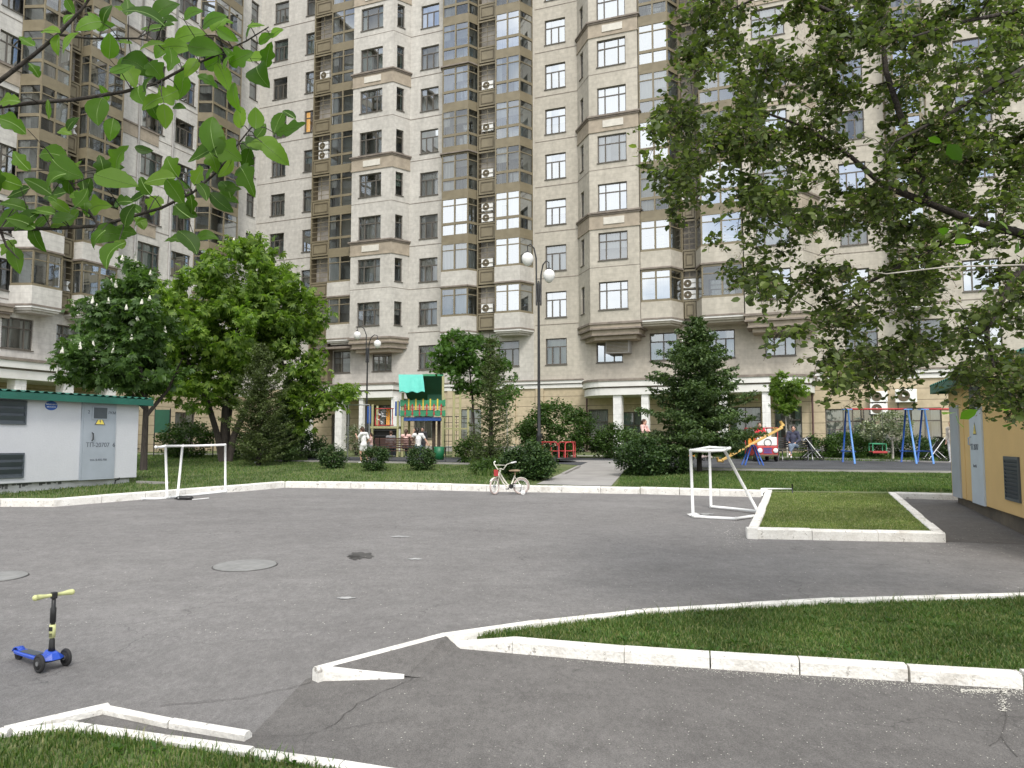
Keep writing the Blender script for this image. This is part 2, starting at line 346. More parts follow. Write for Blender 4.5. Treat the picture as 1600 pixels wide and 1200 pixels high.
# ------------------------------------------------------------------ terrain
def sheet(name, xs, ys, lift, m):
    V = [(x, y, gz(x, y) + lift) for y in ys for x in xs]; nx = len(xs)
    F = [(j * nx + i, j * nx + i + 1, (j + 1) * nx + i + 1, (j + 1) * nx + i) for j in range(len(ys) - 1) for i in range(nx - 1)]
    o = raw(name, V, F, m); return o
gnd = sheet('ground', [-250, -30, 0, 30, 250], [-60, -12, YF, 320], -0.04, m_soil); tag(gnd, kind='structure')
def xy(p): return (p[0], p[1])
def px2(lst, lift=0.0): return [xy(G(a, b, lift)) for a, b in lst]
def struct(name, mb, m, smooth=False):
    o = mb.build(name, m, None, smooth); return tag(o, kind='structure')

# yard asphalt: the whole near ground up to the far kerb
def inset(): pass
far_edge = [(-700, 793), (0, 792), (84, 792), (400, 766), (445, 762), (600, 764), (760, 768), (1000, 772), (1190, 777)]
yard = px2(far_edge) + px2([(1400, 779), (1492, 782)])
yl = [(-60, -10)] + [(yard[0][0] - 30, yard[0][1])] + yard + [(G(1492, 782)[0] + 4, G(1492, 782)[1]), (40, G(1492, 782)[1]), (40, -10)]
b = MB(); n = len(yl); b.add([(x, y, gz(x, y)) for x, y in yl], [tuple(range(n))]); 
o = struct('yard_road', b, m_asph)
def flat(name, poly, lift, m, kind='structure'):
    b = MB(); b.add([(x, y, gz(x, y) + lift) for x, y in poly], [tuple(range(len(poly)))])
    bm_o = b.build(name, m); me = bm_o.data
    if me.polygons[0].normal.z < 0: me.flip_normals()
    return tag(bm_o, kind=kind)
# newer darker asphalt of the near parking bay
lotp = px2([(395, 1148), (478, 1062), (640, 1012), (760, 1006), (1000, 1020), (1600, 1060), (1900, 1085)]) + [(6.5, 2.0), (6.5, -3), (-1.2, -3)] + px2([(560, 1205)])
flat('parking_bay_road', lotp, 0.004, m_asph2)
flat('corner_bay_road', px2([(10, 1150), (168, 1108), (395, 1148), (560, 1205), (400, 1190), (110, 1140)]), 0.005, m_asph2)
rl = px2([(1398, 779), (1492, 781)]) + [(G(1492, 782)[0] + 1, G(1492, 782)[1])] + [(9.6, 10.0)] + px2([(1478, 846)])
flat('side_passage_road', rl, 0.004, m_asph2)

# ---- kerbs
def offset_line(pts, dd):
    out = []
    n = len(pts)
    for i in range(n):
        a = Vector(pts[max(i - 1, 0)]); c = Vector(pts[min(i + 1, n - 1)]); p = Vector(pts[i])
        d1 = (p - a).normalized() if i > 0 else (c - p).normalized()
        d2 = (c - p).normalized() if i < n - 1 else d1
        n1 = Vector((-d1.y, d1.x)); n2 = Vector((-d2.y, d2.x)); nn = (n1 + n2).normalized()
        out.append(p + nn * dd / max(0.45, nn.dot(n1)))
    return out
def kerb(name, pts, h=0.15, wd=0.15, side=1, stone=1.0, h_end=None, jit=0.006, base=-0.03):
    """pts: world xy of the contact line; the stones lie to the left (side=1) or right of it"""
    out = MB(); pts = [Vector(p) for p in pts]
    segs = []
    for a, c in zip(pts[:-1], pts[1:]):
        L_ = (c - a).length; k = max(1, round(L_ / stone))
        for i in range(k): segs.append((a.lerp(c, i / k), a.lerp(c, (i + 1) / k), (c - a).normalized()))
    tot = len(segs); r = random.Random(len(name) * 7 + tot)
    for i, (a, c, d) in enumerate(segs):
        nrm = Vector((-d.y, d.x)) * side; g = r.uniform(0.003, 0.012)
        a2 = a + d * g; c2 = c - d * g * 0.5
        j = r.uniform(-jit, jit); hz = h + r.uniform(-jit, jit); hz2 = hz + r.uniform(-jit, jit) * 0.6
        if h_end is not None:
            f0 = i / tot; f1 = (i + 1) / tot
            hz = h * (1 - f0) + h_end * f0; hz2 = h * (1 - f1) + h_end * f1
        cb = 0.022
        def ring(p, hh):
            q = p + nrm * j
            def at(o_, z_): e = q + nrm * o_; return (e.x, e.y, gz(e.x, e.y) + z_)
            return [at(0, base), at(0.002, hh - cb), at(cb, hh), at(wd - cb * 0.6, hh), at(wd, hh - cb * 0.6), at(wd, base)]
        A = ring(a2, hz); B = ring(c2, hz2); o_ = len(out.v); out.v += A + B
        for k in range(6):
            k2 = (k + 1) % 6; out.f.append((o_ + k, o_ + k2, o_ + 6 + k2, o_ + 6 + k)); out.m.append(0)
        out.f.append(tuple(o_ + k for k in range(6))); out.m.append(0); out.f.append(tuple(o_ + 6 + k for k in reversed(range(6)))); out.m.append(0)
    # a mortar bed behind the joints keeps the gaps dark but closed
    o = out.build(name, m_kerb); return tag(o, kind='structure')
LH = 0.10     # lawn level above the yard
kerb('kerb_far', px2(far_edge[1:]), side=1, h=0.16)
kerb('kerb_left_yard', [(yard[0][0] - 10, yard[0][1]), yard[0], yard[1]], side=1)
pen_bl, pen_br = G(1168, 842), G(1478, 848)
pen_tl, pen_tr = G(1196, 776), G(1400, 779)
# peninsula lawn: left, front and right sides
kerb('kerb_lawn_left', [xy(pen_tl), xy(pen_bl)], side=1, h=0.15)
kerb('kerb_lawn_front', [xy(pen_bl), xy(pen_br)], side=1, h=0.15, wd=0.16)
kerb('kerb_lawn_right', [xy(pen_br), xy(pen_tr)], side=1, h=0.14)
kerb('kerb_passage', [xy(pen_tr), xy(G(1497, 782))], side=1, h=0.14)
# wedge island in the foreground
isl_far = px2([(486, 1064), (690, 1008), (840, 986), (1000, 968), (1300, 950), (1600, 941), (2100, 932)])
k1 = kerb('kerb_island_back', isl_far, side=-1, h=0.10, wd=0.072)
isl_near = px2([(700, 1013), (800, 1022), (975, 1037), (1250, 1056), (1600, 1078), (2100, 1112)])
kerb('kerb_island_front', isl_near[1:], side=1, h=0.105, wd=0.10, stone=0.62)
kerb('kerb_island_ramp', [isl_near[0], isl_near[1]], side=1, h=0.03, h_end=0.105, wd=0.10, stone=2)
kerb('kerb_stub', px2([(503, 1065.5), (632, 1062)]), side=1, h=0.092, h_end=0.02, wd=0.07, stone=3)
inner = offset_line([Vector(p) for p in isl_far[:3]], -0.066); s0, s1 = [Vector(p) for p in px2([(503, 1065.5), (632, 1062)])]
def lz(v, z): return (v.x, v.y, gz(v.x, v.y) + z)
r0 = inner[0].lerp(inner[1], .10); nr0 = Vector(isl_near[0])
b = MB(); b.add([lz(s0 + Vector((.05, .03)), .070), lz(s1 + Vector((.01, .03)), .014), lz(s1 + Vector((.12, .02)), .005), lz(nr0 + Vector((.10, -.01)), .005), lz(nr0 + Vector((.02, .02)), .05), lz(inner[1], .088), lz(r0, .088)], [(0, 1, 6), (1, 5, 6), (1, 4, 5), (1, 2, 3), (1, 3, 4)])
tag(b.build('asphalt_ramp', m_asph2), kind='structure')
kerb('kerb_corner_left', px2([(-60, 1168), (2, 1148), (168, 1110)]), side=-1, h=0.045, wd=0.07, stone=0.9)
kerb('kerb_corner_right', px2([(168, 1110), (275, 1133), (395, 1153)]), side=-1, h=0.045, wd=0.065, stone=0.45)
kerb('kerb_bottom_left', px2([(-60, 1162), (20, 1156), (110, 1144), (150, 1150), (540, 1207), (700, 1232)]), side=-1, h=0.07, wd=0.075, stone=0.6)

# ---- lawns (raised prisms behind the kerbs)
def lawn(name, poly, lift):
    b = MB(); b.prism(poly, -0.03, lift, 0, gz); o = b.build(name, m_turf); return tag(o, kind='structure')
inn = [tuple(p) for p in offset_line([Vector(p) for p in px2(far_edge)], 0.145)]
YB = YF
lawn('lawn_far', [(-46, inn[0][1])] + inn + [xy(Vector(pen_tl) + Vector((0.1, 0.14, 0))), xy(Vector(pen_tr) + Vector((0, .14, 0)))] + [(G(1497, 782)[0], G(1497, 782)[1] + 0.14), (46, G(1497, 782)[1] + 0.14), (46, YB), (-46, YB)], LH)
b = MB(); b.b2(-60, 60, YF, 75, 0.90, SL * YF + LH); o = b.build('lawn_back', m_turf); tag(o, kind='structure')
def shrink(q, d):
    c = sum((Vector(p) for p in q), Vector((0, 0))) / len(q)
    return [tuple(Vector(p) + (c - Vector(p)).normalized() * d) for p in q]
lawn('lawn_peninsula', shrink([xy(pen_tl), xy(pen_bl), xy(pen_br), xy(pen_tr)], 0.10) , LH)
isl_poly = [xy(G(742, 1004))] + [tuple(p) for p in offset_line([Vector(p) for p in isl_far[2:]], -0.068)]
isl_poly2 = [tuple(p) for p in offset_line([Vector(p) for p in isl_near[1:]], 0.095)]
isl_all = isl_poly + isl_poly2[::-1]
lawn('lawn_island', isl_all, 0.05)
lawn_bl = [tuple(p) for p in offset_line([Vector(p) for p in px2([(-60, 1162), (20, 1156), (110, 1144), (150, 1150), (540, 1207), (700, 1232)])], -0.07)] + [(-0.6, 1.5), (-6, 1.5)]
lawn('lawn_corner', lawn_bl, 0.04)

# ---- play area surfaces and paths on top of the back lawn
flat('path', [xy(G(a, b_, LH)) for a, b_ in [(838, 757), (955, 760), (975, 737), (1005, 724), (920, 722)]], LH + 0.012, m_path)
flat('play_area', [xy(G(a, b_, LH)) for a, b_ in [(480, 720), (860, 724), (960, 731), (1100, 731), (1700, 739), (1700, 722), (1100, 714.5), (850, 716), (480, 713.5)]], LH + 0.008, m_rubber)
flat('footpath_back', [xy(G(a, b_, LH)) for a, b_ in [(880, 722), (1005, 724), (1005, 712.8), (860, 711.8)]], LH + 0.016, m_path)
def strip(name, pts, h=0.06, wd=0.10, lift=LH):
    b = MB(); pts = [G(a, c, lift) for a, c in pts]
    for a, c in zip(pts[:-1], pts[1:]): b.beam(a + Vector((0, 0, h / 2)), c + Vector((0, 0, h / 2)), wd, h)
    o = b.build(name, m_path); return tag(o, kind='structure')
strip('kerb_play_front_right', [(960, 733), (1500, 739)])
strip('kerb_play_front_left', [(430, 721), (580, 723), (800, 727)])
strip('kerb_play_back', [(1020, 716), (1240, 716), (1500, 724)])
strip('kerb_path_left', [(880, 742), (905, 730)])
strip('kerb_footway_left', [(215, 755), (262, 757)])
strip('kerb_back_left', [(220, 711.5), (300, 711.5), (355, 712), (480, 713)], 0.09, 0.14)

# ---- cracks, stains, paint, manholes
m_crack = mat('crack', (0.085, 0.08, 0.076), rough=0.95)
def crack(name, pts, w_=0.012, m=m_crack, lift=0.008):
    w_ *= .6
    b = MB(); r = random.Random(int(pts[0][0]))
    q = []
    for a, c in zip(pts[:-1], pts[1:]):
        k = max(2, int(math.hypot(a[0] - c[0], a[1] - c[1]) / 12))
        for i in range(k):
            f = i / k; q.append(G(a[0] * (1 - f) + c[0] * f + r.uniform(-3, 3), a[1] * (1 - f) + c[1] * f + r.uniform(-1, 1), lift))
    q.append(G(*pts[-1], lift))
    for i in range(len(q) - 1):
        d = (q[i + 1] - q[i]); nn = Vector((-d.y, d.x, 0)).normalized(); a_ = w_ * r.uniform(0.3, 1) / 2
        b.add([q[i] - nn * a_, q[i + 1] - nn * a_, q[i + 1] + nn * a_, q[i] + nn * a_], [(0, 1, 2, 3)])
    o = b.build(name, m); return tag(o, kind='structure')
crack('crack', [(250, 1102), (380, 1090), (486, 1066)], 0.014); crack('crack', [(520, 1132), (560, 1098), (640, 1062), (680, 1030)], 0.012)
crack('crack', [(1566, 1078), (1570, 1120), (1566, 1150), (1590, 1182)], 0.012); crack('crack', [(1566, 1150), (1545, 1165)], 0.008)
crack('crack', [(395, 1150), (470, 1148), (640, 1120)], 0.006); crack('crack', [(520, 1132), (480, 1150), (470, 1190)], 0.006)
def blob(name, cx, cy, rx, ry, m, lift=0.007, seed=1, rough=0.35):
    r = random.Random(seed); pts = []
    for i in range(26):
        a = 2 * math.pi * i / 26; k = 1 + r.uniform(-rough, rough)
        pts.append(G(cx + math.cos(a) * rx * k, cy + math.sin(a) * ry * k, lift))
    b = MB(); b.add([tuple(G(cx, cy, lift))] + [tuple(p) for p in pts], [(0, 1 + (i + 1) % 26, 1 + i) for i in range(26)]); o = b.build(name, m)
    return tag(o, kind='structure')
m_stain = mat('oil_stain', (0.06, 0.058, 0.055), rough=0.7, var=0.3)
m_mark = mat('worn_paint', (0.34, 0.345, 0.34), rough=0.8, var=0.2, vscale=10)
m_scuff = mat('scuff', (0.34, 0.335, 0.33), rough=0.85, var=0.12, vscale=8)
blob('stain', 565, 868, 20, 5, m_stain, seed=3); blob('stain', 555, 871, 9, 3, m_stain, seed=4)
blob('scuff', 648, 873, 11, 1.2, m_mark, seed=5); blob('scuff', 540, 934, 13, 1.6, m_mark, seed=6); blob('scuff', 625, 838, 17, 1.0, m_mark, seed=8)
blob('scuff', 1105, 803, 12, 1.0, m_mark, seed=15, lift=.009)
b = MB(); q = [G(300, 780, .008), G(326, 777.5, .008), G(327, 778.6, .008), G(300, 781.2, .008)]; b.add(q, [(0, 1, 2, 3)]); tag(b.build('road_marking', m_white), kind='structure')
b = MB(); q = [G(1073, 803, .010), G(1087, 801, .010), G(1094, 804, .010), G(1078, 806, .010)]; b.add(q, [(0, 1, 2, 3)]); tag(b.build('road_marking', m_white), kind='structure')
m_lid = mat('manhole_concrete', (0.19, 0.192, 0.187), rough=0.8, c2=(0.255, 0.257, 0.25), vscale=8, bump=0.4)
def manhole(cx, cy, r, label):
    g = G(cx, cy); t = thing('manhole_cover', label, 'manhole cover', (g.x, g.y, g.z), 0, 'manhole covers set into the yard')
    t.rotation_euler = (math.atan(SL), 0, 0)
    b = MB(); b.lathe([(r, 0.0), (r, 0.010), (r - 0.03, 0.014), (0.02, 0.016)], (0, 0, 0), 40); b.build('lid', m_lid, t)
    b = MB(); b.torus((0, 0, 0.000), r + 0.010, 0.006, None, 40, 6); b.build('rim', m_stain, t)
manhole(383, 884, 0.36, 'round concrete manhole cover in the middle of the asphalt yard')
manhole(-6, 902, 0.30, 'round concrete manhole cover cut off at the left edge of the yard')

# ---- petals fallen on the asphalt
def inside(p, poly):
    x, y = p; c = False; n = len(poly)
    for i in range(n):
        x1, y1 = poly[i]; x2, y2 = poly[(i + 1) % n]
        if (y1 > y) != (y2 > y) and x < (x2 - x1) * (y - y1) / (y2 - y1) + x1: c = not c
    return c
m_petal = mat('petal_white', (0.74, 0.72, 0.64), rough=0.7, var=0.1)
pv = []; pf = []
def petal(p, s):
    a = random.uniform(0, 6.28); t = [random.uniform(-.3, .3) * s for _ in range(4)]
    o_ = len(pv)
    for k in range(4):
        an = a + k * math.pi / 2; rr = s * (1 if k % 2 == 0 else 0.6)
        pv.append((p[0] + rr * math.cos(an), p[1] + rr * math.sin(an), p[2] + 0.004 + abs(t[k]) * 0.6))
    pf.append((o_, o_ + 1, o_ + 2, o_ + 3))
for _ in range(1500):
    x = random.uniform(500, 1600); y = random.uniform(1030, 1199)
    if random.random() < (x - 500) / 1400 + 0.1:
        g = G(x, y, 0.006)
        if inside((g.x, g.y), isl_all): continue
        petal(g, random.uniform(0.002, 0.0055))
for _ in range(1000):        # drift against the island kerb
    f = random.random() ** 0.6; x = 820 + f * 780; yb = 1022 + (x - 800) * (1078 - 1022) / 800; g = G(x, yb + 2 + abs(random.gauss(0, 1)) * 6 * (0.4 + f), 0.006)
    petal(g, random.uniform(0.003, 0.006))
for _ in range(260):
    g = G(1500 + abs(random.gauss(0, 1)) * 45, 1078 + abs(random.gauss(0, 3)), 0.007); petal(g, random.uniform(0.004, 0.009))
for _ in range(120):
    g = G(1568 + random.gauss(0, 5), random.uniform(1076, 1112), 0.007); petal(g, random.uniform(0.004, 0.008))
for _ in range(900):
    g = G(random.uniform(0, 1600), random.uniform(800, 1000), 0.004); petal(g, random.uniform(0.004, 0.010))
for _ in range(260):
    g = G(random.gauss(1145, 18), random.gauss(835, 11), 0.004); petal(g, random.uniform(0.004, 0.013))
for _ in range(300):
    g = G(random.uniform(1390, 1600), random.uniform(825, 870), 0.006); petal(g, random.uniform(0.004, 0.010))
o = raw('fallen_petals', pv, pf, m_petal); tag(o, 'small white petals scattered over the asphalt', 'petals', kind='stuff')

# ---- grass blades
m_grass = leafmat('grass_blade', [(0.035, 0.068, 0.014), (0.065, 0.125, 0.026), (0.10, 0.175, 0.04), (0.26, 0.25, 0.12)], trans=0.3)
m_mown = leafmat('mown_grass', [(0.085, 0.13, 0.035), (0.14, 0.20, 0.055), (0.19, 0.25, 0.075), (0.38, 0.36, 0.20)], trans=0.3)
m_mown2 = leafmat('lawn_grass', [(0.04, 0.085, 0.018), (0.07, 0.135, 0.03), (0.105, 0.18, 0.042), (0.22, 0.23, 0.10)], trans=0.3)
def blades(name, poly, n, hmin, hmax, lift, wd=0.006, label='', gm=None):
    xs = [p[0] for p in poly]; ys = [p[1] for p in poly]
    X = rng.uniform(min(xs), max(xs), n * 4); Y = rng.uniform(min(ys), max(ys), n * 4)
    ins = np.zeros(len(X), bool); m = len(poly)
    for i in range(m):
        x1, y1 = poly[i]; x2, y2 = poly[(i + 1) % m]
        if y1 == y2: continue
        c = ((y1 > Y) != (y2 > Y)) & (X < (x2 - x1) * (Y - y1) / (y2 - y1) + x1); ins ^= c
    X = X[ins][:n]; Y = Y[ins][:n]; n = len(X)
    patch = 0.5 + 0.5 * np.sin(X * 3.1 + np.sin(Y * 2.3) * 2) * np.sin(Y * 4.3 + np.sin(X * 1.7) * 2)
    patch2 = 0.5 + 0.5 * np.sin(X * 11 + Y * 5) * np.sin(Y * 13 - X * 4)
    H = rng.uniform(hmin, hmax, n) * (0.5 + 0.6 * patch + 0.4 * patch2); A = rng.uniform(0, 6.283, n); W = wd * rng.uniform(0.6, 1.4, n)
    ln = rng.uniform(0.1, 0.9, n) * H; B = rng.uniform(0, 6.283, n)
    Z = SL * np.minimum(Y, YF) + lift
    bx, by = np.cos(A) * W / 2, np.sin(A) * W / 2; lx, ly = np.cos(B) * ln, np.sin(B) * ln
    V = np.zeros((n, 5, 3))
    V[:, 0] = np.stack([X - bx, Y - by, Z - 0.01], 1); V[:, 1] = np.stack([X + bx, Y + by, Z - 0.01], 1)
    V[:, 2] = np.stack([X + bx * .8 + lx * .35, Y + by * .8 + ly * .35, Z + H * .6], 1); V[:, 3] = np.stack([X - bx * .8 + lx * .35, Y - by * .8 + ly * .35, Z + H * .6], 1)
    V[:, 4] = np.stack([X + lx, Y + ly, Z + H * 0.95], 1)
    V = V.reshape(-1, 3); o_ = np.arange(n) * 5
    F = np.concatenate([np.stack([o_, o_ + 1, o_ + 2], 1), np.stack([o_, o_ + 2, o_ + 3], 1), np.stack([o_ + 3, o_ + 2, o_ + 4], 1)])
    o = raw(name, V, F, gm or m_grass); tag(o, label, 'grass', kind='stuff'); return o
clip_isl = [p for p in isl_all if p[0] < 9]
blades('grass', [p for p in isl_all], 110000, 0.015, 0.045, 0.05, 0.006, 'green uncut grass on the wedge shaped foreground island')
edge = [tuple(p) for p in offset_line([Vector(p) for p in isl_far[2:]], -0.10)] + [tuple(p) for p in offset_line([Vector(p) for p in isl_far[2:]], -0.22)][::-1]
blades('grass', edge, 1100, 0.06, 0.12, 0.05, 0.005, 'taller grass stems along the back kerb of the foreground island')
near = [p for p in lawn_bl]
blades('grass', near, 70000, 0.015, 0.04, 0.045, 0.006, 'thick green grass in the bottom left corner by the kerb')
e2 = px2([(20, 1162), (110, 1150), (150, 1156), (540, 1212), (500, 1222), (150, 1172), (20, 1175)])
blades('grass', e2, 420, 0.04, 0.10, 0.04, 0.005, 'taller grass stems leaning over the bottom left kerb')
blades('grass', shrink([xy(pen_tl), xy(pen_bl), xy(pen_br), xy(pen_tr)], 0.13), 60000, 0.015, 0.04, LH, 0.008, 'short mown grass on the lawn between the right hand kerbs', m_mown)
lf = [xy(G(-250, 785, LH)), xy(G(84, 782, LH)), xy(G(400, 757, LH)), xy(G(445, 754, LH)), xy(G(760, 759, LH)), xy(G(830, 757, LH)), xy(G(880, 735, LH)), xy(G(800, 729, LH)), xy(G(430, 722, LH)), xy(G(-250, 722, LH))]
blades('grass', lf, 70000, 0.03, 0.07, LH, 0.014, 'mown grass strip behind the long white kerb on the left', m_mown2)
rf = [xy(G(962, 762, LH)), xy(G(1185, 767, LH)), xy(G(1490, 769, LH)), xy(G(1500, 741, LH)), xy(G(975, 736, LH))]
blades('grass', rf, 60000, 0.03, 0.07, LH, 0.014, 'mown grass strip in front of the play area on the right', m_mown2)
blades('grass', [xy(G(a, c_, LH)) for a, c_ in [(745, 744), (815, 746), (825, 730), (735, 728)]], 9000, 0.12, 0.30, LH, 0.014, 'taller grass clump behind the bicycle, under the airy conifer', m_mown2)
blades('grass', [xy(G(a, c_, LH)) for a, c_ in [(-250, 722), (480, 722), (480, 712), (-250, 712)]], 30000, 0.04, 0.10, LH, 0.02, 'grass behind the trees on the left', m_mown2)
blades('grass', [xy(G(a, c_, LH)) for a, c_ in [(1020, 716), (1500, 723), (1500, 709), (1020, 709)]], 30000, 0.04, 0.12, LH, 0.02, 'grass strip between the play area and the beige wall', m_mown2)
# broad leaf weeds (dandelion rosettes) in the two near lawns
m_weed = leafmat('weed_leaf', [(0.03, 0.075, 0.012), (0.055, 0.12, 0.02), (0.08, 0.15, 0.03)])
V = []; F = []
def rosette(x, y, z, s):
    k = random.randint(5, 9); a0 = random.uniform(0, 6.28)
    for i in range(k):
        a = a0 + i * 6.283 / k + random.uniform(-.3, .3); ln = s * random.uniform(.6, 1.1); e = random.uniform(0.2, 0.9)
        d = Vector((math.cos(a) * math.cos(e), math.sin(a) * math.cos(e), math.sin(e))); sd_ = Vector((-math.sin(a), math.cos(a), 0)) * ln * .16
        p0 = Vector((x, y, z)); p1 = p0 + d * ln * .6; p2 = p0 + d * ln - Vector((0, 0, ln * .15)); o_ = len(V)
        V.extend([tuple(p0), tuple(p1 - sd_), tuple(p2), tuple(p1 + sd_)]); F.append((o_, o_ + 1, o_ + 2, o_ + 3))
for poly, cnt, lift in ((isl_all, 620, 0.05), (lawn_bl, 200, 0.04)):
    xs = [p[0] for p in poly]; ys = [p[1] for p in poly]; c_ = 0
    while c_ < cnt:
        x = random.uniform(min(xs), max(xs)); y = random.uniform(min(ys), max(ys))
        if inside((x, y), poly): rosette(x, y, gz(x, y) + lift, random.uniform(.03, .085)); c_ += 1
o = raw('weeds', V, F, m_weed); tag(o, 'broad leaved weeds and dandelions among the near grass', 'weeds', kind='stuff')
# ------------------------------------------------------------------ apartment block
m_wallL = wallmat('plaster_grey', (0.62, 0.61, 0.575), (0.33, 0.32, 0.30), (0.48, 0.47, 0.45), stain=0.6)
m_wallC = wallmat('plaster_pale', (0.555, 0.54, 0.50), (0.33, 0.32, 0.295), (0.45, 0.435, 0.405), stain=0.6)
m_wallR = wallmat('plaster_beige', (0.50, 0.47, 0.405), (0.31, 0.29, 0.245), (0.41, 0.385, 0.33), stain=0.65)
m_stone = wallmat('beige_stone', (0.52, 0.44, 0.31), (0.33, 0.28, 0.20), (0.20, 0.165, 0.12), bw=40.0, bh=0.62, msize=0.02, stain=0.3, bstr=0.6)
m_tile = wallmat('white_tile', (0.78, 0.78, 0.77), (0.62, 0.62, 0.60), (0.56, 0.56, 0.55), bw=0.6, bh=0.6, msize=0.01, stain=0.15)
m_band = mat('brown_stone_band', (0.40, 0.345, 0.27), rough=0.85, c2=(0.30, 0.26, 0.205), vscale=2.5, bump=0.4, bscale=12)
m_plaque = mat('pale_plaque', (0.60, 0.58, 0.52), rough=0.8, var=0.08)
m_ledge = mat('dark_ledge', (0.17, 0.145, 0.125), rough=0.8, c2=(0.26, 0.225, 0.19), vscale=3)
m_trimw = mat('white_cornice', (0.76, 0.76, 0.74), rough=0.7, c2=(0.66, 0.655, 0.63), vscale=1.2)
m_soffit = mat('grey_soffit', (0.34, 0.335, 0.325), rough=0.85, var=0.1)
m_bronze = mat('bronze_frame', (0.175, 0.15, 0.098), rough=0.45, c2=(0.225, 0.195, 0.13), vscale=1.5, spec=0.4)
m_bronzed = mat('bronze_dark', (0.115, 0.095, 0.06), rough=0.5, var=0.2, spec=0.4)
m_frame = mat('window_frame_brown', (0.105, 0.095, 0.08), rough=0.5, var=0.1)
m_frame2 = mat('window_frame_olive', (0.20, 0.18, 0.145), rough=0.5, var=0.1)
m_inside = mat('room_inside', (0.32, 0.30, 0.27), rough=0.9, var=0.5, vscale=0.35)
m_inside2 = mat('porch_inside', (0.17, 0.135, 0.10), rough=0.9, var=0.2, vscale=0.6)
m_curt = mat('curtain', (0.62, 0.62, 0.60), rough=0.9, c2=(0.45, 0.45, 0.43), vscale=3, vec=(4, 4, 0.2))
m_curt2 = mat('curtain_green', (0.34, 0.42, 0.38), rough=0.9, var=0.15, vscale=3, vec=(4, 4, 0.2))
m_curt_glow = bpy.data.materials.new('glowing_curtain'); m_curt_glow.use_nodes = True
m_curt_glow.node_tree.nodes['Principled BSDF'].inputs['Base Color'].default_value = (0.75, 0.42, 0.14, 1)
m_curt_glow.node_tree.nodes['Principled BSDF'].inputs['Emission Color'].default_value = (1.0, 0.55, 0.16, 1); m_curt_glow.node_tree.nodes['Principled BSDF'].inputs['Emission Strength'].default_value = 0.5  # curtain itself glows by emission, no lamp stands behind it
g_lo = glassmat('glass_clear', 0.09, trans=(.8, .82, .8)); g_mid = glassmat('glass_bright', 0.22); g_hi = glassmat('glass_mirror', 0.46)
m_gate = mat('dark_grille', (0.05, 0.05, 0.05), rough=0.6, var=0.2)
FH = 3.1; ZB = 0.95; TOPK = 11
def zc(k): return 6.67 + FH * k       # centre of the windows of storey k, in the block's own height
def zf(k): return 5.12 + FH * k       # its floor
VX = Vector((0.9285, -0.3714, 0)); VN = Vector((0.3714, 0.9285, 0))
class Sec:
    def __init__(s, origin, ang, label, wall):
        s.o = Vector((origin[0], origin[1], ZB)); s.ang = ang
        s.ax = Vector((math.cos(ang), math.sin(ang))); s.ay = Vector((-math.sin(ang), math.cos(ang)))
        s.t = thing('apartment_building', label, 'apartment building', s.o, ang, 'apartment blocks round the courtyard')
        s.wall = wall
    def x(s, px, y=0.0, py=300):
        """own x of what stands at picture column px, on the plane own-y = y"""
        d = ray(px, py); dd = Vector((d[0], d[1]))
        q = Vector((s.o.x, s.o.y)) + s.ay * y
        # q + ax*u = dd*t
        det = s.ax.x * (-dd.y) + dd.x * s.ax.y
        return ((-q.x) * (-dd.y) + dd.x * (-q.y)) / det * 1.0
A_FAC = -math.atan(0.40)
p0 = (2.9, 49.9)
# own x of the middle and right sections share an origin so that they butt together
cx_cut = None
tmp = Sec(p0, A_FAC, 'tmp', None); bpy.data.objects.remove(tmp.t)
uL = tmp.x(402, 0, 300); uCut = tmp.x(834, 0, 300)
LCO = Vector(p0) + tmp.ax * uL
def seg_wall(mb, p0_, p1_, z0, z1, holes=(), rev=0.16, mi=0, depth=0.75, rm=1):
    """wall face from p0 to p1 (outward side on the right hand going p0->p1); holes (a0,a1,zb,zt) along it"""
    p0_ = Vector(p0_); p1_ = Vector(p1_); d = (p1_ - p0_); Ln = d.length; d.normalize(); nin = Vector((-d.y, d.x))
    As = sorted({0.0, Ln} | {h[0] for h in holes} | {h[1] for h in holes}); Zs = sorted({z0, z1} | {h[2] for h in holes} | {h[3] for h in holes})
    def pt(a, z, o=0.0): q = p0_ + d * a + nin * o; return (q.x, q.y, z)
    for i in range(len(As) - 1):
        for j in range(len(Zs) - 1):
            a, a2, z, z2 = As[i], As[i + 1], Zs[j], Zs[j + 1]; cm = ((a + a2) / 2, (z + z2) / 2)
            if any(h[0] < cm[0] < h[1] and h[2] < cm[1] < h[3] for h in holes): continue
            mb.quad(pt(a, z), pt(a2, z), pt(a2, z2), pt(a, z2), mi)
    for a, a2, z, z2 in holes:
        for (o0, o1, m_) in ((0, rev, mi), (rev, depth, rm)):
            mb.quad(pt(a, z, o0), pt(a, z2, o0), pt(a, z2, o1), pt(a, z, o1), m_); mb.quad(pt(a2, z, o1), pt(a2, z2, o1), pt(a2, z2, o0), pt(a2, z, o0), m_)
            mb.quad(pt(a, z, o1), pt(a2, z, o1), pt(a2, z, o0), pt(a, z, o0), m_); mb.quad(pt(a, z2, o0), pt(a2, z2, o0), pt(a2, z2, o1), pt(a, z2, o1), m_)
        mb.quad(pt(a, z, depth), pt(a2, z, depth), pt(a2, z2, depth), pt(a, z2, depth), rm)
protos = {}
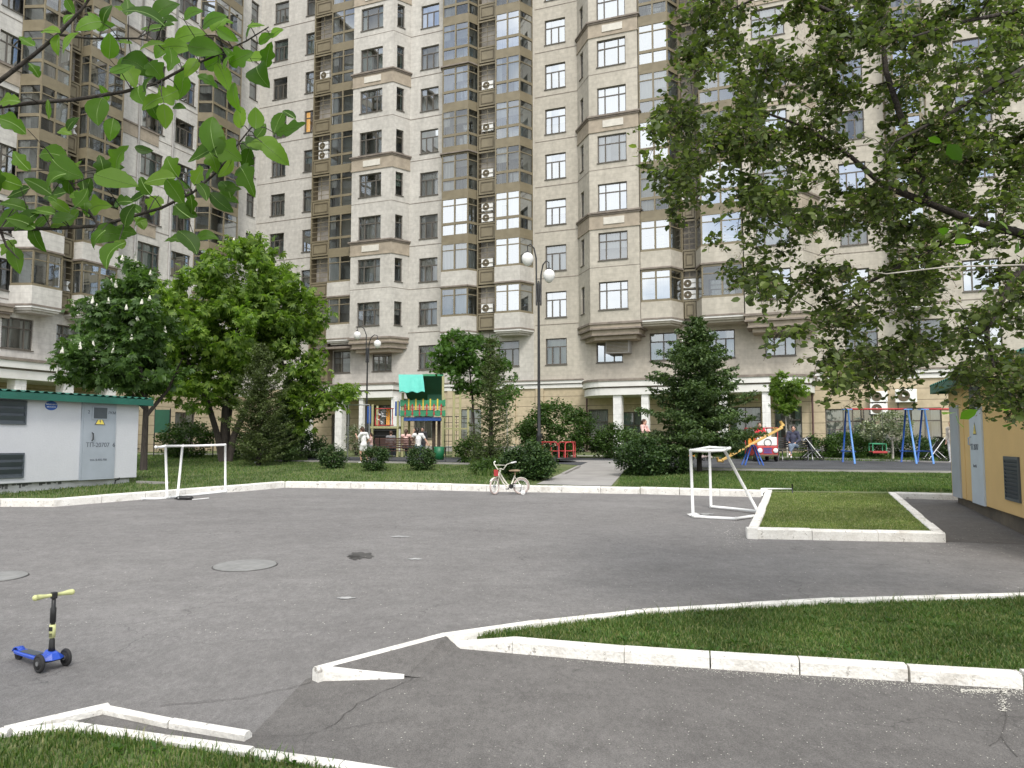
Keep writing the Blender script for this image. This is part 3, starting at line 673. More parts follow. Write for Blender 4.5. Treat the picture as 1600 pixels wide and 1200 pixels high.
def win_meshes(w_, h, style, v):
    key = (round(w_, 2), round(h, 2), style, v)
    if key in protos: return protos[key]
    f = MB(); g = MB(); c = MB(); r = random.Random(hash(key) & 0xffff); y0, y1 = 0.10, 0.17; fw = 0.065
    x0, x1, z0, z1 = -w_ / 2, w_ / 2, -h / 2, h / 2
    f.b2(x0, x1, y0, y1, z0, z0 + fw); f.b2(x0, x1, y0, y1, z1 - fw, z1); f.b2(x0, x0 + fw, y0, y1, z0 + fw, z1 - fw); f.b2(x1 - fw, x1, y0, y1, z0 + fw, z1 - fw)
    zt = z1 - h * 0.32
    f.b2(x0 + fw, x1 - fw, y0 + .005, y1 - .005, zt - 0.035, zt + 0.035)
    cuts = {'wide': [0.26, 0.74], 'mid': [0.30, 0.66], 'duo': [0.5], 'narrow': []}[style]
    for q in cuts:
        xx = x0 + w_ * q; f.b2(xx - 0.04, xx + 0.04, y0 + .002, y1 - .008, z0 + fw, zt - 0.035)
        if style != 'mid': f.b2(xx - 0.03, xx + 0.03, y0 + .002, y1 - .008, zt + 0.035, z1 - fw)
    f.b2(x0 - 0.04, x1 + 0.04, -0.06, y0, z0 - 0.055, z0 - 0.004)                      # sill
    xs = [x0 + fw] + [x0 + w_ * q for q in cuts] + [x1 - fw]
    for i in range(len(xs) - 1):
        for (za, zb) in ((z0 + fw, zt), (zt, z1 - fw)):
            a = r.uniform(-.0035, .0035); e = r.uniform(-.0035, .0035)
            g.quad((xs[i], 0.135 + a, za), (xs[i + 1], 0.135 - a, za), (xs[i + 1], 0.135 - a + e, zb), (xs[i], 0.135 + a + e, zb))
    # curtain: pleated cloth
    def cloth(a, b_, zb, zt_):
        n = max(4, int((b_ - a) / 0.05)); ph = r.uniform(0, 6)
        pts = [(a + (b_ - a) * i / n, 0.30 + 0.022 * math.sin(i * 1.9 + ph)) for i in range(n + 1)]
        for i in range(n):
            c.quad((pts[i][0], pts[i][1], zb), (pts[i + 1][0], pts[i + 1][1], zb), (pts[i + 1][0], pts[i + 1][1], zt_), (pts[i][0], pts[i][1], zt_))
    if v % 4 == 0: cloth(x0, x0 + w_ * .42, z0, z1); cloth(x1 - w_ * .30, x1, z0, z1)
    elif v % 4 == 1: cloth(x0, x1, z0, z1)
    elif v % 4 == 2: cloth(x0, x0 + w_ * .22, z0, z1); cloth(x1 - w_ * .25, x1, z0, z1)
    else: cloth(x0, x1, z0 + h * .45, z1)
    def me(mb, nm, ms):
        m = bpy.data.meshes.new(nm); m.from_pydata(mb.v, [], mb.f); m.materials.append(ms); m.update(); return m
    protos[key] = (me(f, 'window', m_frame), {q: me(g, 'pane', mm) for q, mm in (('lo', g_lo), ('mid', g_mid), ('hi', g_hi))}, [me(c, 'curtain', m_curt), me(c, 'curtain', m_curt2), me(c, 'curtain', m_curt_glow)])
    return protos[key]
def link(nm, me, parent, loc=(0, 0, 0), rz=0.0):
    o = bpy.data.objects.new(nm, me); col.objects.link(o); o.parent = parent; o.location = loc; o.rotation_euler = (0, 0, rz); return o
wr = random.Random(5)
def place_window(sec, p, ang, z, w_, h, style, gl=None, glow=False, bright=0.3):
    v = wr.randint(0, 3); fr, pn, cu = win_meshes(w_, h, style, v)
    o = link('window', fr, sec.t, (p[0], p[1], z), ang)
    if gl is None:
        q = wr.random(); gl = 'hi' if q < bright else ('mid' if q < bright + 0.35 else 'lo')
    pa = link('pane', pn[gl], o, (0, 0, 0), 0); pa.rotation_euler = (wr.uniform(-.012, .012), 0, wr.uniform(-.010, .010))
    if glow or wr.random() < 0.93: link('curtain', cu[2] if glow else cu[1 if wr.random() < .2 else 0], o)
    return o
class Wall:
    """collects straight pieces with their window openings"""
    def __init__(s, sec): s.sec = sec; s.mb = MB()
    def run(s, p0_, p1_, z0, z1, wins=(), mi=0):
        """wins: (along, k, w, h, style, opts)"""
        p0_ = Vector(p0_); p1_ = Vector(p1_); d = (p1_ - p0_).normalized(); ang = math.atan2(d.y, d.x); holes = []
        for (a, z, w_, h, style, kw) in wins:
            holes.append((a - w_ / 2, a + w_ / 2, z - h / 2, z + h / 2)); q = p0_ + d * a
            place_window(s.sec, (q.x, q.y), ang, z, w_, h, style, **kw)
        seg_wall(s.mb, p0_, p1_, z0, z1, holes, mi=mi)
def ring(mb, pts, z0, z1, off, mi=0, back=0.15):
    q = offset_line([Vector(p) for p in pts], -off)
    poly = [tuple(p) for p in q] + [(q[-1].x, back), (q[0].x, back)]
    mb.prism(poly, z0, z1, mi)
def bay_cols(sec, pts, wins_by_seg, ks, W, bands=(7, 5, 3), bright=0.3):
    """a plaster bay following plan pts, with windows per segment [(seg, frac, w, h, style)]"""
    z0 = zf(1) - 0.10; z1 = zf(TOPK)
    for i in range(len(pts) - 1):
        a = Vector(pts[i]); c = Vector(pts[i + 1]); Ln = (c - a).length; wl = []
        for (sg, fr, w_, h, st) in wins_by_seg:
            if sg == i:
                for k in ks: wl.append((Ln * fr, zc(k), w_, h, st, dict(bright=bright)))
        W.run(a, c, z0, z1, wl)
    for k in range(1, TOPK + 1):
        tr = MB()
        if k % 2 == 1:
            if k > 1:
                zt = zc(k) - 0.93
                ring(tr, pts, zt - 0.10, zt, 0.16, 1); ring(tr, pts, zt - 0.20, zt - 0.10, 0.09, 1)
                ring(tr, pts, zt - 0.98, zt - 0.20, 0.03, 0); ring(tr, pts, zt - 1.06, zt - 0.98, 0.06, 0)
                for i in range(len(pts) - 1):
                    a = Vector(pts[i]); c = Vector(pts[i + 1]); d = (c - a); Ln = d.length; d.normalize()
                    if Ln > 2.4:
                        m_ = a + d * Ln / 2 + Vector((d.y, -d.x)) * 0.05
                        tr.box((m_.x, m_.y, zt - 0.58), (Ln * 0.42, 0.05, 0.44), (0, 0, math.atan2(d.y, d.x)), 2)
        elif k > 0: ring(tr, pts, zf(k) + 0.24, zf(k) + 0.27, 0.012, 1)
        if tr.v: tr.build('stone_band', [m_band, m_ledge, m_plaque], sec.t)
    tr = MB()
    # stepped corbel under the bay
    zb = z0
    for s_, (o_, h) in enumerate([(0.10, .13), (0.02, .22), (0.06, .10), (-0.12, .28), (-0.06, 0.07), (-0.34, .25)]):
        ring(tr, pts, zb - h, zb, o_, 0 if s_ % 2 else 1 if h < .15 else 0); zb -= h
    return tr
def balcony_proto(pts, style, gl, seed):
    """one storey of a glazed balcony; plan pts; returns frame, pane, curtain builders"""
    r = random.Random(seed); f = MB(); g = MB(); c = MB(); pts = [Vector(p) for p in pts]
    zs = 0.0
    if style == 'glass': sp0, sp1, lo0, lo1, up0, up1 = -0.02, 0.42, 0.42, 1.10, 1.28, 2.88
    else: sp0, sp1, lo0, lo1, up0, up1 = 1.02, 1.14, None, None, 1.16, 2.86
    nseg = len(pts) - 1
    for i in range(nseg):
        a, b_ = pts[i], pts[i + 1]; d = b_ - a; Ln = d.length; d.normalize(); nin = Vector((-d.y, d.x)); ang = math.atan2(d.y, d.x)
        def bx(a0, a1, z0, z1, o0, o1, mi=0, mb=f):
            q = a + d * (a0 + a1) / 2 + nin * (o0 + o1) / 2; mb.box((q.x, q.y, (z0 + z1) / 2), (a1 - a0, o1 - o0, z1 - z0), (0, 0, ang), mi)
        if style == 'glass': bx(0, Ln, sp0, sp1, 0.0, 0.08)
        else:
            bx(-0.02, Ln + .02, 0.0, 1.0, -0.03, 0.14, 1); bx(0, Ln, 1.0, 1.14, -0.015, 0.08, 0); bx(-.04, Ln + .04, -0.1, 0.0, -0.08, 0.14, 2)
        bx(0, Ln, up1, FH - 0.02, 0.0, 0.08)
        if lo0: bx(0, Ln, lo1, up0, -0.005, 0.075)
        bx(0, Ln, 2.42, 2.48, 0.005, 0.07)
        n = 1 if Ln < 1.3 else (2 if Ln < 2.9 else 3)
        zlow = lo0 if lo0 else up0
        for k in range(n + 1):
            q = Ln * k / n; hw = 0.05 if 0 < k < n else 0.06
            bx(max(0, q - hw), min(Ln, q + hw), zlow, up1, -0.01, 0.085)
        for k in range(n):
            a0 = Ln * k / n; a1 = Ln * (k + 1) / n
            for (z0, z1) in (((lo0, lo1),) if lo0 else ()) + ((up0, 2.45), (2.45, up1)):
                e = r.uniform(-.004, .004); e2 = r.uniform(-.003, .003)
                q0 = a + d * a0 + nin * (0.04 + e); q1 = a + d * a1 + nin * (0.04 - e)
                g.quad((q0.x, q0.y, z0), (q1.x, q1.y, z0), (q1.x + nin.x * e2, q1.y + nin.y * e2, z1), (q0.x + nin.x * e2, q0.y + nin.y * e2, z1))
            if r.random() < 0.55:
                a1c = a0 + (a1 - a0) * r.choice([1, 1, .5]); m_ = max(3, int((a1c - a0) / .07)); zl = r.choice([0.5, 1.2, 1.9]) if lo0 else 1.2
                for t in range(m_):
                    q0 = a + d * (a0 + (a1c - a0) * t / m_) + nin * (0.16 + .02 * (t % 2)); q1 = a + d * (a0 + (a1c - a0) * (t + 1) / m_) + nin * (0.16 + .02 * ((t + 1) % 2))
                    c.quad((q0.x, q0.y, zl), (q1.x, q1.y, zl), (q1.x, q1.y, up1), (q0.x, q0.y, up1))
    return f, g, c
def balconies(sec, pts, ks, seed, glassy=0.4, slab_y=0.0, pmat=None, ledge=None):
    r = random.Random(seed); variants = {}
    for k in ks:
        style = 'parapet' if k in (1, 2) else 'glass'; v = r.randint(0, 3)
        if (style, v) not in variants:
            f, g, c = balcony_proto(pts, style, None, seed * 10 + v)
            # floor slab and back wall of the balcony
            poly = [(p[0], p[1]) for p in offset_line([Vector(p) for p in pts], 0.085)] + [(pts[-1][0], slab_y - 0.02), (pts[0][0], slab_y - 0.02)]
            f.prism(poly, -0.10, -0.03, 3)
            ms = []
            for mb, nm, mm in ((f, 'glazed_balcony', [m_bronze, pmat or sec.wall, m_ledge, m_soffit]), (c, 'curtain', [m_curt])):
                m = bpy.data.meshes.new(nm); m.from_pydata(mb.v, [], mb.f)
                for q in mm: m.materials.append(q)
                if nm == 'glazed_balcony': m.polygons.foreach_set('material_index', mb.m)
                m.update(); ms.append(m)
            gm = {}
            for q, mm in (('lo', g_lo), ('mid', g_mid), ('hi', g_hi)):
                m = bpy.data.meshes.new('pane'); m.from_pydata(g.v, [], g.f); m.materials.append(mm); m.update(); gm[q] = m
            variants[(style, v)] = (ms[0], gm, ms[1])
        fm, gm, cm = variants[(style, v)]
        o = link('glazed_balcony', fm, sec.t, (0, 0, zf(k)))
        q = r.random(); gl = 'hi' if q < glassy else ('mid' if q < glassy + .3 else 'lo')
        link('pane', gm[gl], o)
        if len(cm.polygons): link('curtain', cm, o)
    for k in (ledge or ()): tr = MB(); ring(tr, pts, zf(k) - 0.12, zf(k) - 0.03, 0.14, 0); tr.build('ledge', m_ledge, sec.t)
    tr = MB()
    z = zf(min(ks)) - 0.10                                     # rounded underside
    for (o_, h) in ((0.05, .10), (-0.05, .12), (-0.22, .12)):
        ring(tr, pts, z - h, z, o_, 1 if o_ < 0 else 2); z -= h
    return tr
def ac_bay(sec, x0, x1, y, ks):
    """metal rack column between two balconies: posts, panels, rails"""
    f = MB(); w_ = x1 - x0
    for k in ks:
        zb = zf(k)
        f.b2(x0 + .04, x1 - .04, y + .02, y + .07, zb + 0.05, zb + 1.05, 0)
        f.b2(x0 + .16, x1 - .16, y - .01, y + .02, zb + 0.20, zb + 0.26, 1); f.b2(x0 + .16, x1 - .16, y - .01, y + .02, zb + 0.86, zb + 0.92, 1)
        f.b2(x0 + .16, x0 + .21, y - .01, y + .02, zb + 0.26, zb + 0.86, 1); f.b2(x1 - .21, x1 - .16, y - .01, y + .02, zb + 0.26, zb + 0.86, 1)
        f.b2(x0, x1, y, y + .08, zb + 1.08, zb + 1.18, 0); f.b2(x0, x1, y, y + .08, zb + 2.94, zb + 3.05, 0)
        for z in (1.5, 1.85, 2.2, 2.55): f.b2(x0 + .03, x1 - .03, y + .02, y + .05, zb + z, zb + z + .035, 0)
        f.b2((x0 + x1) / 2 - .015, (x0 + x1) / 2 + .015, y + .05, y + .08, zb + 1.18, zb + 2.94, 0)
        f.b2(x0 + .02, x1 - .02, y + .1, -0.03, zb + 1.10, zb + 1.16, 1)               # shelf
    za, zt = zf(min(ks)) - .1, zf(max(ks) + 1)
    f.b2(x0 - .07, x0, y - .03, y + .10, za, zt, 0); f.b2(x1, x1 + .07, y - .03, y + .10, za, zt, 0)
    f.b2(x0, x1, -0.06, -0.03, za, zt, 2)
    f.b2(x0 - .03, x0, y + .10, -0.03, za, zt, 1); f.b2(x1, x1 + .03, y + .10, -0.03, za, zt, 1)
    o = f.build('equipment_rack', [m_bronze, m_bronzed, m_inside], sec.t); return o
ac_me = None
def ac_unit(parent_sec, x, y, z, label, group='air conditioners on the apartment facade', s=1.0, fans=1):
    """outdoor unit: case, fan grille, fan hub, feet"""
    w = parent_sec.t.matrix_basis @ Vector((x, y, z)); t = thing('air_conditioner', label, 'air conditioner', w, parent_sec.ang, group); t.scale = (s, s, s)
    b = MB(); b.b2(-.42, .42, -.16, .16, 0.03, .60); bev(b.build('case', m_white, t), .015)
    b = MB()
    for fx in ([-.10] if fans == 1 else [-.2, .2]):
        b.torus((fx, -.165, .315), .235 if fans == 1 else .17, .016, (R(90), 0, 0), 24, 6)
        for rr in (.17, .11): b.torus((fx, -.165, .315), rr, .006, (R(90), 0, 0), 20, 5)
        b.lathe([(.24 if fans == 1 else .175, 0), (.24 if fans == 1 else .175, .004)], (fx, -.161, .315), 24, 0, (R(90), 0, 0))
    b.build('fan_grille', m_bronzed, t)
    b = MB(); b.lathe([(.06, 0), (.055, .02), (.02, .03)], (-.10, -.165, .315), 16, 0, (R(90), 0, 0)); b.build('fan_hub', m_white, t)
    b = MB(); b.b2(-.34, -.28, -.2, .2, 0, .03); b.b2(.28, .34, -.2, .2, 0, .03); b.build('foot', m_black, t)
    return t
def courses(sec, segs, ks, mb=None):
    """thin dark strip standing in for the shadow joint at each floor on the flat walls"""
    for (x0, x1) in segs:
        for k in ks: b = MB(); b.b2(x0, x1, -0.018, 0.0 - 0.001, zf(k) + .22, zf(k) + .26); b.build('joint_shade_strip', m_ledge, sec.t)  # proud strip, the joint's shadow line put into its dark colour
def cornice(mb, pts, z, mi_w=0, mi_d=1, h=0.62, off=0.0, back=0.15):
    ring(mb, pts, z, z + h * .42, off + 0.02, mi_w, back); ring(mb, pts, z + h * .42, z + h * .52, off - .04, mi_d, back); ring(mb, pts, z + h * .52, z + h * .86, off + 0.12, mi_w, back); ring(mb, pts, z + h * .86, z + h, off + .18, mi_d, back)
def porch(sec, x0, x1, dep, cols, z=3.55, h=1.0, name='porch_canopy', cut=0.0):
    b = MB(); pts = [(x0, 0.0), (x0 + cut, -dep), (x1 - cut, -dep), (x1, 0.0)]
    cornice(b, pts, z, 0, 1, h, 0.0, -0.02)
    o = b.build(name, [m_trimw, m_ledge], sec.t)
    for cx_, cw in cols:
        b = MB(); b.b2(cx_ - cw / 2, cx_ + cw / 2, -dep + .12, -dep + .12 + cw, 0, z); b.b2(cx_ - cw / 2 - .04, cx_ + cw / 2 + .04, -dep + .08, -dep + .16 + cw, 0, .35, 0); b.build('column', m_tile, sec.t)

# ================================================= middle section
C = Sec((LCO.x, LCO.y), A_FAC, 'pale grey central block behind the playground, with glazed bronze balconies', m_wallC)
X = C.x; xcut = X(834)
W = Wall(C); KS = range(1, 10)
WH = 1.70
def column_wins(px, w_, st, ks, kw=None, y=0.0, x0=0.0, h=WH, sec=None):
    sec = sec or C; a = sec.x(px, y) - x0
    return [(a, zc(k), w_, h, st, dict(kw or {})) for k in ks]
# plan positions
xa = X(497, 0); xb0 = X(517, -.75); xb1 = X(549, -1.3); xc1 = X(612, -1.3); xd = X(640, 0)
g0 = X(695, 0); g1 = X(748, -.3); g2 = X(778, -.3); g3 = xcut - 0.05
# left flat wall with two window columns
wl = column_wins(434, 1.35, 'mid', range(1, 10)) + column_wins(486, 1.5, 'duo', range(1, 10))
wl = [(a, z, w_, h, st, dict(bright=0.05, glow=(st == 'duo' and abs(z - zc(6)) < .1))) for a, z, w_, h, st, _ in wl]
W.run((0, 0), (xa, 0), zf(0) - .4, zf(TOPK), wl)
W.run((xa, 0), (xd, 0), zf(1) - .3, zf(TOPK))
W.run((xa, 0), (xd, 0), zf(0) - .5, zf(1) - .3, [(X(538) - xa, zc(0) - .05, 1.5, 1.6, 'duo', dict(bright=.1)), (X(600) - xa, zc(0) - .05, 1.6, 1.6, 'mid', dict(bright=.1))])
W.run((xd, 0), (g0, 0), zf(0) - .5, zf(TOPK), [(X(670) - xd, zc(k), 1.45, WH, 'mid', dict(bright=.35 if k > 6 else .08)) for k in range(0, 10)])
W.run((g0, 0), (xcut, 0), zf(0) - .5, zf(TOPK), [(X(795) - g0, zc(0), 1.5, 1.7, 'mid', {}), (X(722) - g0, zc(0), 1.5, 1.7, 'mid', {})] + [(X(722) - g0, zc(k) - .1, 1.6, 2.0, 'duo', dict(gl='lo')) for k in range(1, 9)] + [(X(800) - g0, zc(k) - .1, 1.6, 2.0, 'duo', dict(gl='lo')) for k in range(1, 9)])
bay = [(xb1, -0.0), (xb1 + .02, -1.3), (xc1, -1.3), (xd, 0.0)]
tr = bay_cols(C, bay, [(1, 0.46, 1.85, 1.68, 'wide'), (2, 0.42, .62, 1.68, 'narrow')], KS, W, bright=.2)
t0_ = MB(); ring(t0_, [(xa, 0), (xb0, -1.0), (xb1, -1.0)], zf(0) + 2.35, zf(0) + 2.5, 0.05, 1); t0_.build('ledge', [m_band, m_ledge], C.t)
tr.build('bay_corbel', [m_band, m_ledge, m_plaque], C.t)
courses(C, [(0, xa), (xd, g0)], range(1, TOPK))
W.mb.build('wall', [C.wall, m_inside], C.t)
ac_bay(C, xa + .05, xb0 - .12, -.75, range(0, 10))
t1 = balconies(C, [(xb0, -0.02), (xb0 + .02, -1.0), (xb1 - .03, -1.0)], range(1, 10), 3, .10, ledge=())
t1.build('balcony_base', [m_ledge, C.wall, m_trimw], C.t)
p1 = [(g0, -.02), (g0 + .35, -1.15), (X(731, -1.15), -1.15), (g1, -.35)]
balconies(C, p1, range(1, 10), 4, .22, ledge=(5, 7, 9)).build('balcony_base', [m_ledge, C.wall, m_trimw], C.t)
p2 = [(g2, -.35), (g2 + .15, -1.15), (X(812, -1.15), -1.15), (g3, -.02)]
balconies(C, p2, range(1, 10), 8, .4, ledge=()).build('balcony_base', [m_ledge, C.wall, m_trimw], C.t)
ac_bay(C, g1 + .08, g2 - .08, -.55, range(1, 10))
# ground storey
Wg = Wall(C)
gx0, gx1 = X(500, 0, 640), X(640, 0, 640)
Wg.run((0, 0), (gx0, 0), 0, zf(0) - .4, [(X(470, 0, 660), 1.9, 1.5, 1.9, 'duo', dict(gl='lo'))])
Wg.run((gx0, 0), (gx1, 0), 0, zf(0) - .5, [(X(532, 0, 660) - gx0, 1.5, 1.6, 2.6, 'duo', dict(gl='lo')), (X(590, 0, 650) - gx0, 1.8, 2.2, 3.2, 'duo', dict(gl='lo'))])
Wg.run((gx1, 0), (xcut, 0), 0, zf(0) - .5, [(X(662, 0, 660) - gx1, 2.0, 1.6, 2.0, 'duo', dict(gl='mid')), (X(735, 0, 660) - gx1, 2.0, 1.6, 2.0, 'duo', dict(gl='mid'))])
Wg.mb.build('ground_storey_wall', [m_stone, m_inside], C.t)
b = MB(); b.b2(gx1 + .05, xcut, -0.30, -0.001, 0, .5); b.b2(0, gx0, -0.12, -0.001, 0, .5); b.build('plinth', m_path, C.t)
b = MB(); cornice(b, [(gx1, -.04), (xcut, -.04)], zf(0) - .85, 0, 1, .55, 0.05, 0.1); b.build('cornice', [m_trimw, m_ledge], C.t)
porch(C, X(490, -2.8, 600), X(640, -.5, 600), 2.8, [(X(527, -2.8, 660), .55), (X(562, -2.8, 660), .30), (X(615, -2.8, 660), .55), (X(475, -2.8, 660), .55)], z=3.75, h=1.0)
# pilasters between the ground storey panels
b = MB()
for px in (785, 845): q = X(px, 0, 650) if px < 834 else None; 
b.b2(X(700, 0, 650), X(708, 0, 650), -.12, -.001, 0, zf(0) - .86); b.b2(X(790, 0, 650), X(806, 0, 650), -.12, -.001, 0, zf(0) - .86); b.build('pilaster', m_stone, C.t)
# roof slab and rear of the block
b = MB(); b.b2(-.2, xcut, 0.01, 14, zf(TOPK) - .02, zf(TOPK) + .5); b.b2(-.3, xcut, -.35, 14, zf(TOPK) + .5, zf(TOPK) + .7); b.build('roof', m_band, C.t)
b = MB(); b.b2(0, xcut, 1.4, 14, 0, zf(TOPK) - .03); b.build('core', C.wall, C.t)

# ================================================= right section
Rr = Sec(tuple(LCO + tmp.ax * (uCut - uL)), A_FAC, 'beige right hand block behind the spruce and the swings, with curved entrance canopy', m_wallR)
X = Rr.x; W = Wall(Rr)
r0 = X(903, 0); r1 = X(921, -1.7); r2 = X(998, -1.7); r3 = X(1046, -1.6); r3b = X(1064, -.5); r4 = X(1086, -.5); r5 = X(1094, -1.6); r6 = X(1158, -1.6)
s6 = X(1160, -1.6); s7 = X(1252, -1.6); s8 = X(1278, 0); xend = X(1790, 0)
kb = dict(bright=.75)
W.run((0, 0), (r0, 0), zf(0) - .5, zf(TOPK), [(X(868), zc(k), 1.45, 1.72, 'mid', dict(bright=.7 if k > 2 else .1)) for k in range(0, 9)])
bay2 = [(r0, 0.0), (r1, -1.7), (r2, -1.7), (r2 + .02, -.02)]
tr = bay_cols(Rr, bay2, [(0, 0.38, .62, 1.72, 'narrow'), (1, 0.47, 1.85, 1.74, 'wide')], range(1, 9), W, bright=.7)
bay3 = [(s6, -.02), (s6 + .02, -1.7), (s7, -1.7), (s8, 0.0)]
tr2 = bay_cols(Rr, bay3, [(1, 0.5, 1.85, 1.74, 'wide')], range(1, 9), W, bright=.5)
W.run((r0, 0), (xend, 0), zf(0) - .5, zf(1) - .3, [(X(px) - r0, zc(0), w_, 1.72, st, dict(bright=br)) for px, w_, st, br in ((950, 1.7, 'mid', .9), (1033, 1.7, 'duo', .1), (1122, 1.6, 'mid', .0), (1213, 1.7, 'mid', .2), (1338, 1.7, 'mid', .3), (1440, 1.6, 'mid', .3), (1527, 1.7, 'mid', .5), (1640, 1.7, 'mid', .3))])
W.run((r0, 0), (s8, 0), zf(1) - .3, zf(TOPK), [(X(1022) - r0, zc(k) - .1, 1.6, 2.0, 'duo', dict(gl='lo')) for k in range(1, 9)] + [(X(1125) - r0, zc(k) - .1, 1.6, 2.0, 'duo', dict(gl='lo')) for k in range(1, 9)])
s9 = X(1385, 0); s10 = X(1452, 0)
W.run((s8, 0), (xend, 0), zf(1) - .3, zf(TOPK), [(X(1332) - s8, zc(k), 1.45, 1.72, 'mid', dict(bright=.5)) for k in range(1, 8)] + [(X(1527) - s8, zc(k), 1.75, 1.72, 'wide', dict(bright=.5)) for k in range(1, 8)] + [(X(1420) - s8, zc(k), 1.5, 1.9, 'duo', dict(gl='lo')) for k in range(1, 8)])
tr.build('bay_corbel', [m_band, m_ledge, m_plaque], Rr.t); tr2.build('bay_corbel', [m_band, m_ledge, m_plaque], Rr.t)
courses(Rr, [(0.1, r0), (s8, s9), (s10, xend)], range(1, TOPK))
W.mb.build('wall', [Rr.wall, m_inside], Rr.t)
balconies(Rr, [(r2 + .05, -1.6), (r3, -1.6), (r3b, -.55)], range(1, 9), 12, .65, ledge=()).build('balcony_base', [m_ledge, Rr.wall, m_trimw], Rr.t)
balconies(Rr, [(r4 + .02, -.55), (r5, -1.6), (r6, -1.6)], range(1, 9), 14, .3, ledge=()).build('balcony_base', [m_ledge, Rr.wall, m_trimw], Rr.t)
balconies(Rr, [(s9, -.02), (s9 + .4, -1.15), (s10 - .4, -1.15), (s10, -.02)], range(1, 8), 16, .5, ledge=()).build('balcony_base', [m_ledge, Rr.wall, m_trimw], Rr.t)
ac_bay(Rr, r3b + .05, r4 - .05, -.45, range(1, 9))
Wg = Wall(Rr)
q0, q1 = X(913, 0, 640), X(1268, 0, 640)
Wg.run((0, 0), (q0, 0), 0, zf(0) - .5)
Wg.run((q0, 0), (q1, 0), 0, zf(0) - .5, [(X(935, 0, 670) - q0, 1.6, 1.3, 2.5, 'narrow', dict(gl='lo')), (X(990, 0, 670) - q0, 1.35, 1.9, 2.6, 'duo', dict(gl='lo')), (X(1165, 0, 670) - q0, 1.6, 1.8, 2.5, 'duo', dict(gl='lo')), (X(1232, 0, 670) - q0, 1.6, 1.5, 2.5, 'duo', dict(gl='lo'))], mi=0)
Wg.run((q1, 0), (xend, 0), 0, zf(0) - .5, [(X(px, 0, 660) - q1, 1.55, w_, 2.2, 'duo', dict(gl='mid')) for px, w_ in ((1318, 1.9), (1350, 1.2), (1400, 1.6), (1446, 1.6), (1530, 1.6), (1600, 1.6))])
Wg.mb.build('ground_storey_wall', [m_stone, m_inside], Rr.t)
b = MB(); cornice(b, [(0, -.04), (q0, -.04)], zf(0) - .85, 0, 1, .55, 0.05, 0.1); b.build('cornice', [m_trimw, m_ledge], Rr.t); b = MB(); cornice(b, [(q1, -.04), (xend, -.04)], zf(0) - .85, 0, 1, .55, 0.05, .1); b.build('cornice', [m_trimw, m_ledge], Rr.t)
b = MB(); b.b2(0, q0, -.2, -.001, 0, .5); b.b2(q1, xend, -.12, -.001, 0, .55); b.build('plinth', m_path, Rr.t)
b = MB(); b.b2(X(838, 0, 650), X(850, 0, 650), -.12, -.001, 0, zf(0) - .86); b.build('pilaster', m_stone, Rr.t)
# curved canopy on tiled columns
b = MB(); cx0, cx1 = X(916, -.3, 590), X(1272, -.3, 590); n = 10; dep = 3.0; rad = 3.0; pts = []
for i in range(n + 1): a = math.pi / 2 * i / n; pts.append((cx0 + 1.9 * (1 - math.cos(a)), -dep * math.sin(a)))
for i in range(n + 1): a = math.pi / 2 * (1 - i / n); pts.append((cx1 - 1.9 * (1 - math.cos(a)), -dep * math.sin(a)))
pts = [p for p in pts]; pts[0] = (cx0, -.02); pts[-1] = (cx1, -.02)
cornice(b, pts, 3.55, 0, 1, .95, 0.0, -.02); b.build('porch_canopy', [m_trimw, m_ledge], Rr.t)
for px, cw in ((966, .5), (1009, .42), (1130, .5), (1198, .42)):
    cxx = X(px, -2.7, 650); b = MB(); b.b2(cxx - cw / 2, cxx + cw / 2, -2.9, -2.9 + cw, 0, 3.55); b.b2(cxx - cw / 2 - .04, cxx + cw / 2 + .04, -2.94, -2.86 + cw, 0, .3); b.build('column', m_tile, Rr.t)
def drain(sec, px, y, py, z1):
    xx = sec.x(px, y, py); b = MB(); b.tube([(xx, y, .2), (xx, y, z1 - .4), (xx + .05, y + .1, z1 - .1), (xx + .05, y + .1, z1)], .055, 8); o = b.build('drainpipe', mat_drain, sec.t, True)
mat_drain = mat('drainpipe_brown', (0.06, 0.022, 0.02), rough=0.5)
drain(Rr, 917, -.25, 650, 4.0); drain(Rr, 1270, -.25, 650, 4.2); drain(C, 640, -.2, 650, 4.0)
b = MB(); b.b2(0, xend, 0.01, 14, zf(TOPK) - .02, zf(TOPK) + .5); b.b2(0, xend, -.35, 14, zf(TOPK) + .5, zf(TOPK) + .7); b.build('roof', m_band, Rr.t)
b = MB(); b.b2(.01, xend, 1.4, 14, 0, zf(TOPK) - .03); b.build('core', Rr.wall, Rr.t)

# ================================================= left wing (comes toward the camera)
A_W = A_FAC + R(90)
Lw = Sec((LCO.x, LCO.y), A_W, 'light grey left wing coming forward behind the chestnut trees', m_wallL)
X = Lw.x; W = Wall(Lw); KW = range(1, 10)
xs = -30.0
a0 = X(46, -1.2); a1 = X(103, -1.2); a2 = X(133, -1.2); a3 = X(199, -1.2); c0 = X(322, -1.0); c1 = X(386, -1.0)
W.run((xs, 0), (a0, 0), zf(1) - .3, zf(TOPK), [(X(14) - xs, zc(k), 1.8, 1.72, 'wide', dict(bright=.15)) for k in range(1, 8)] + [(-25.5 - xs, zc(k), 1.8, 1.72, 'wide', dict(bright=.15)) for k in range(1, 8)])
W.run((a0, 0), (a3, 0), zf(1) - .3, zf(TOPK), [(X(75) - a0, zc(k) - .1, 1.6, 2.0, 'duo', dict(gl='lo')) for k in range(1, 9)] + [(X(165) - a0, zc(k) - .1, 1.6, 2.0, 'duo', dict(gl='lo')) for k in range(1, 9)])
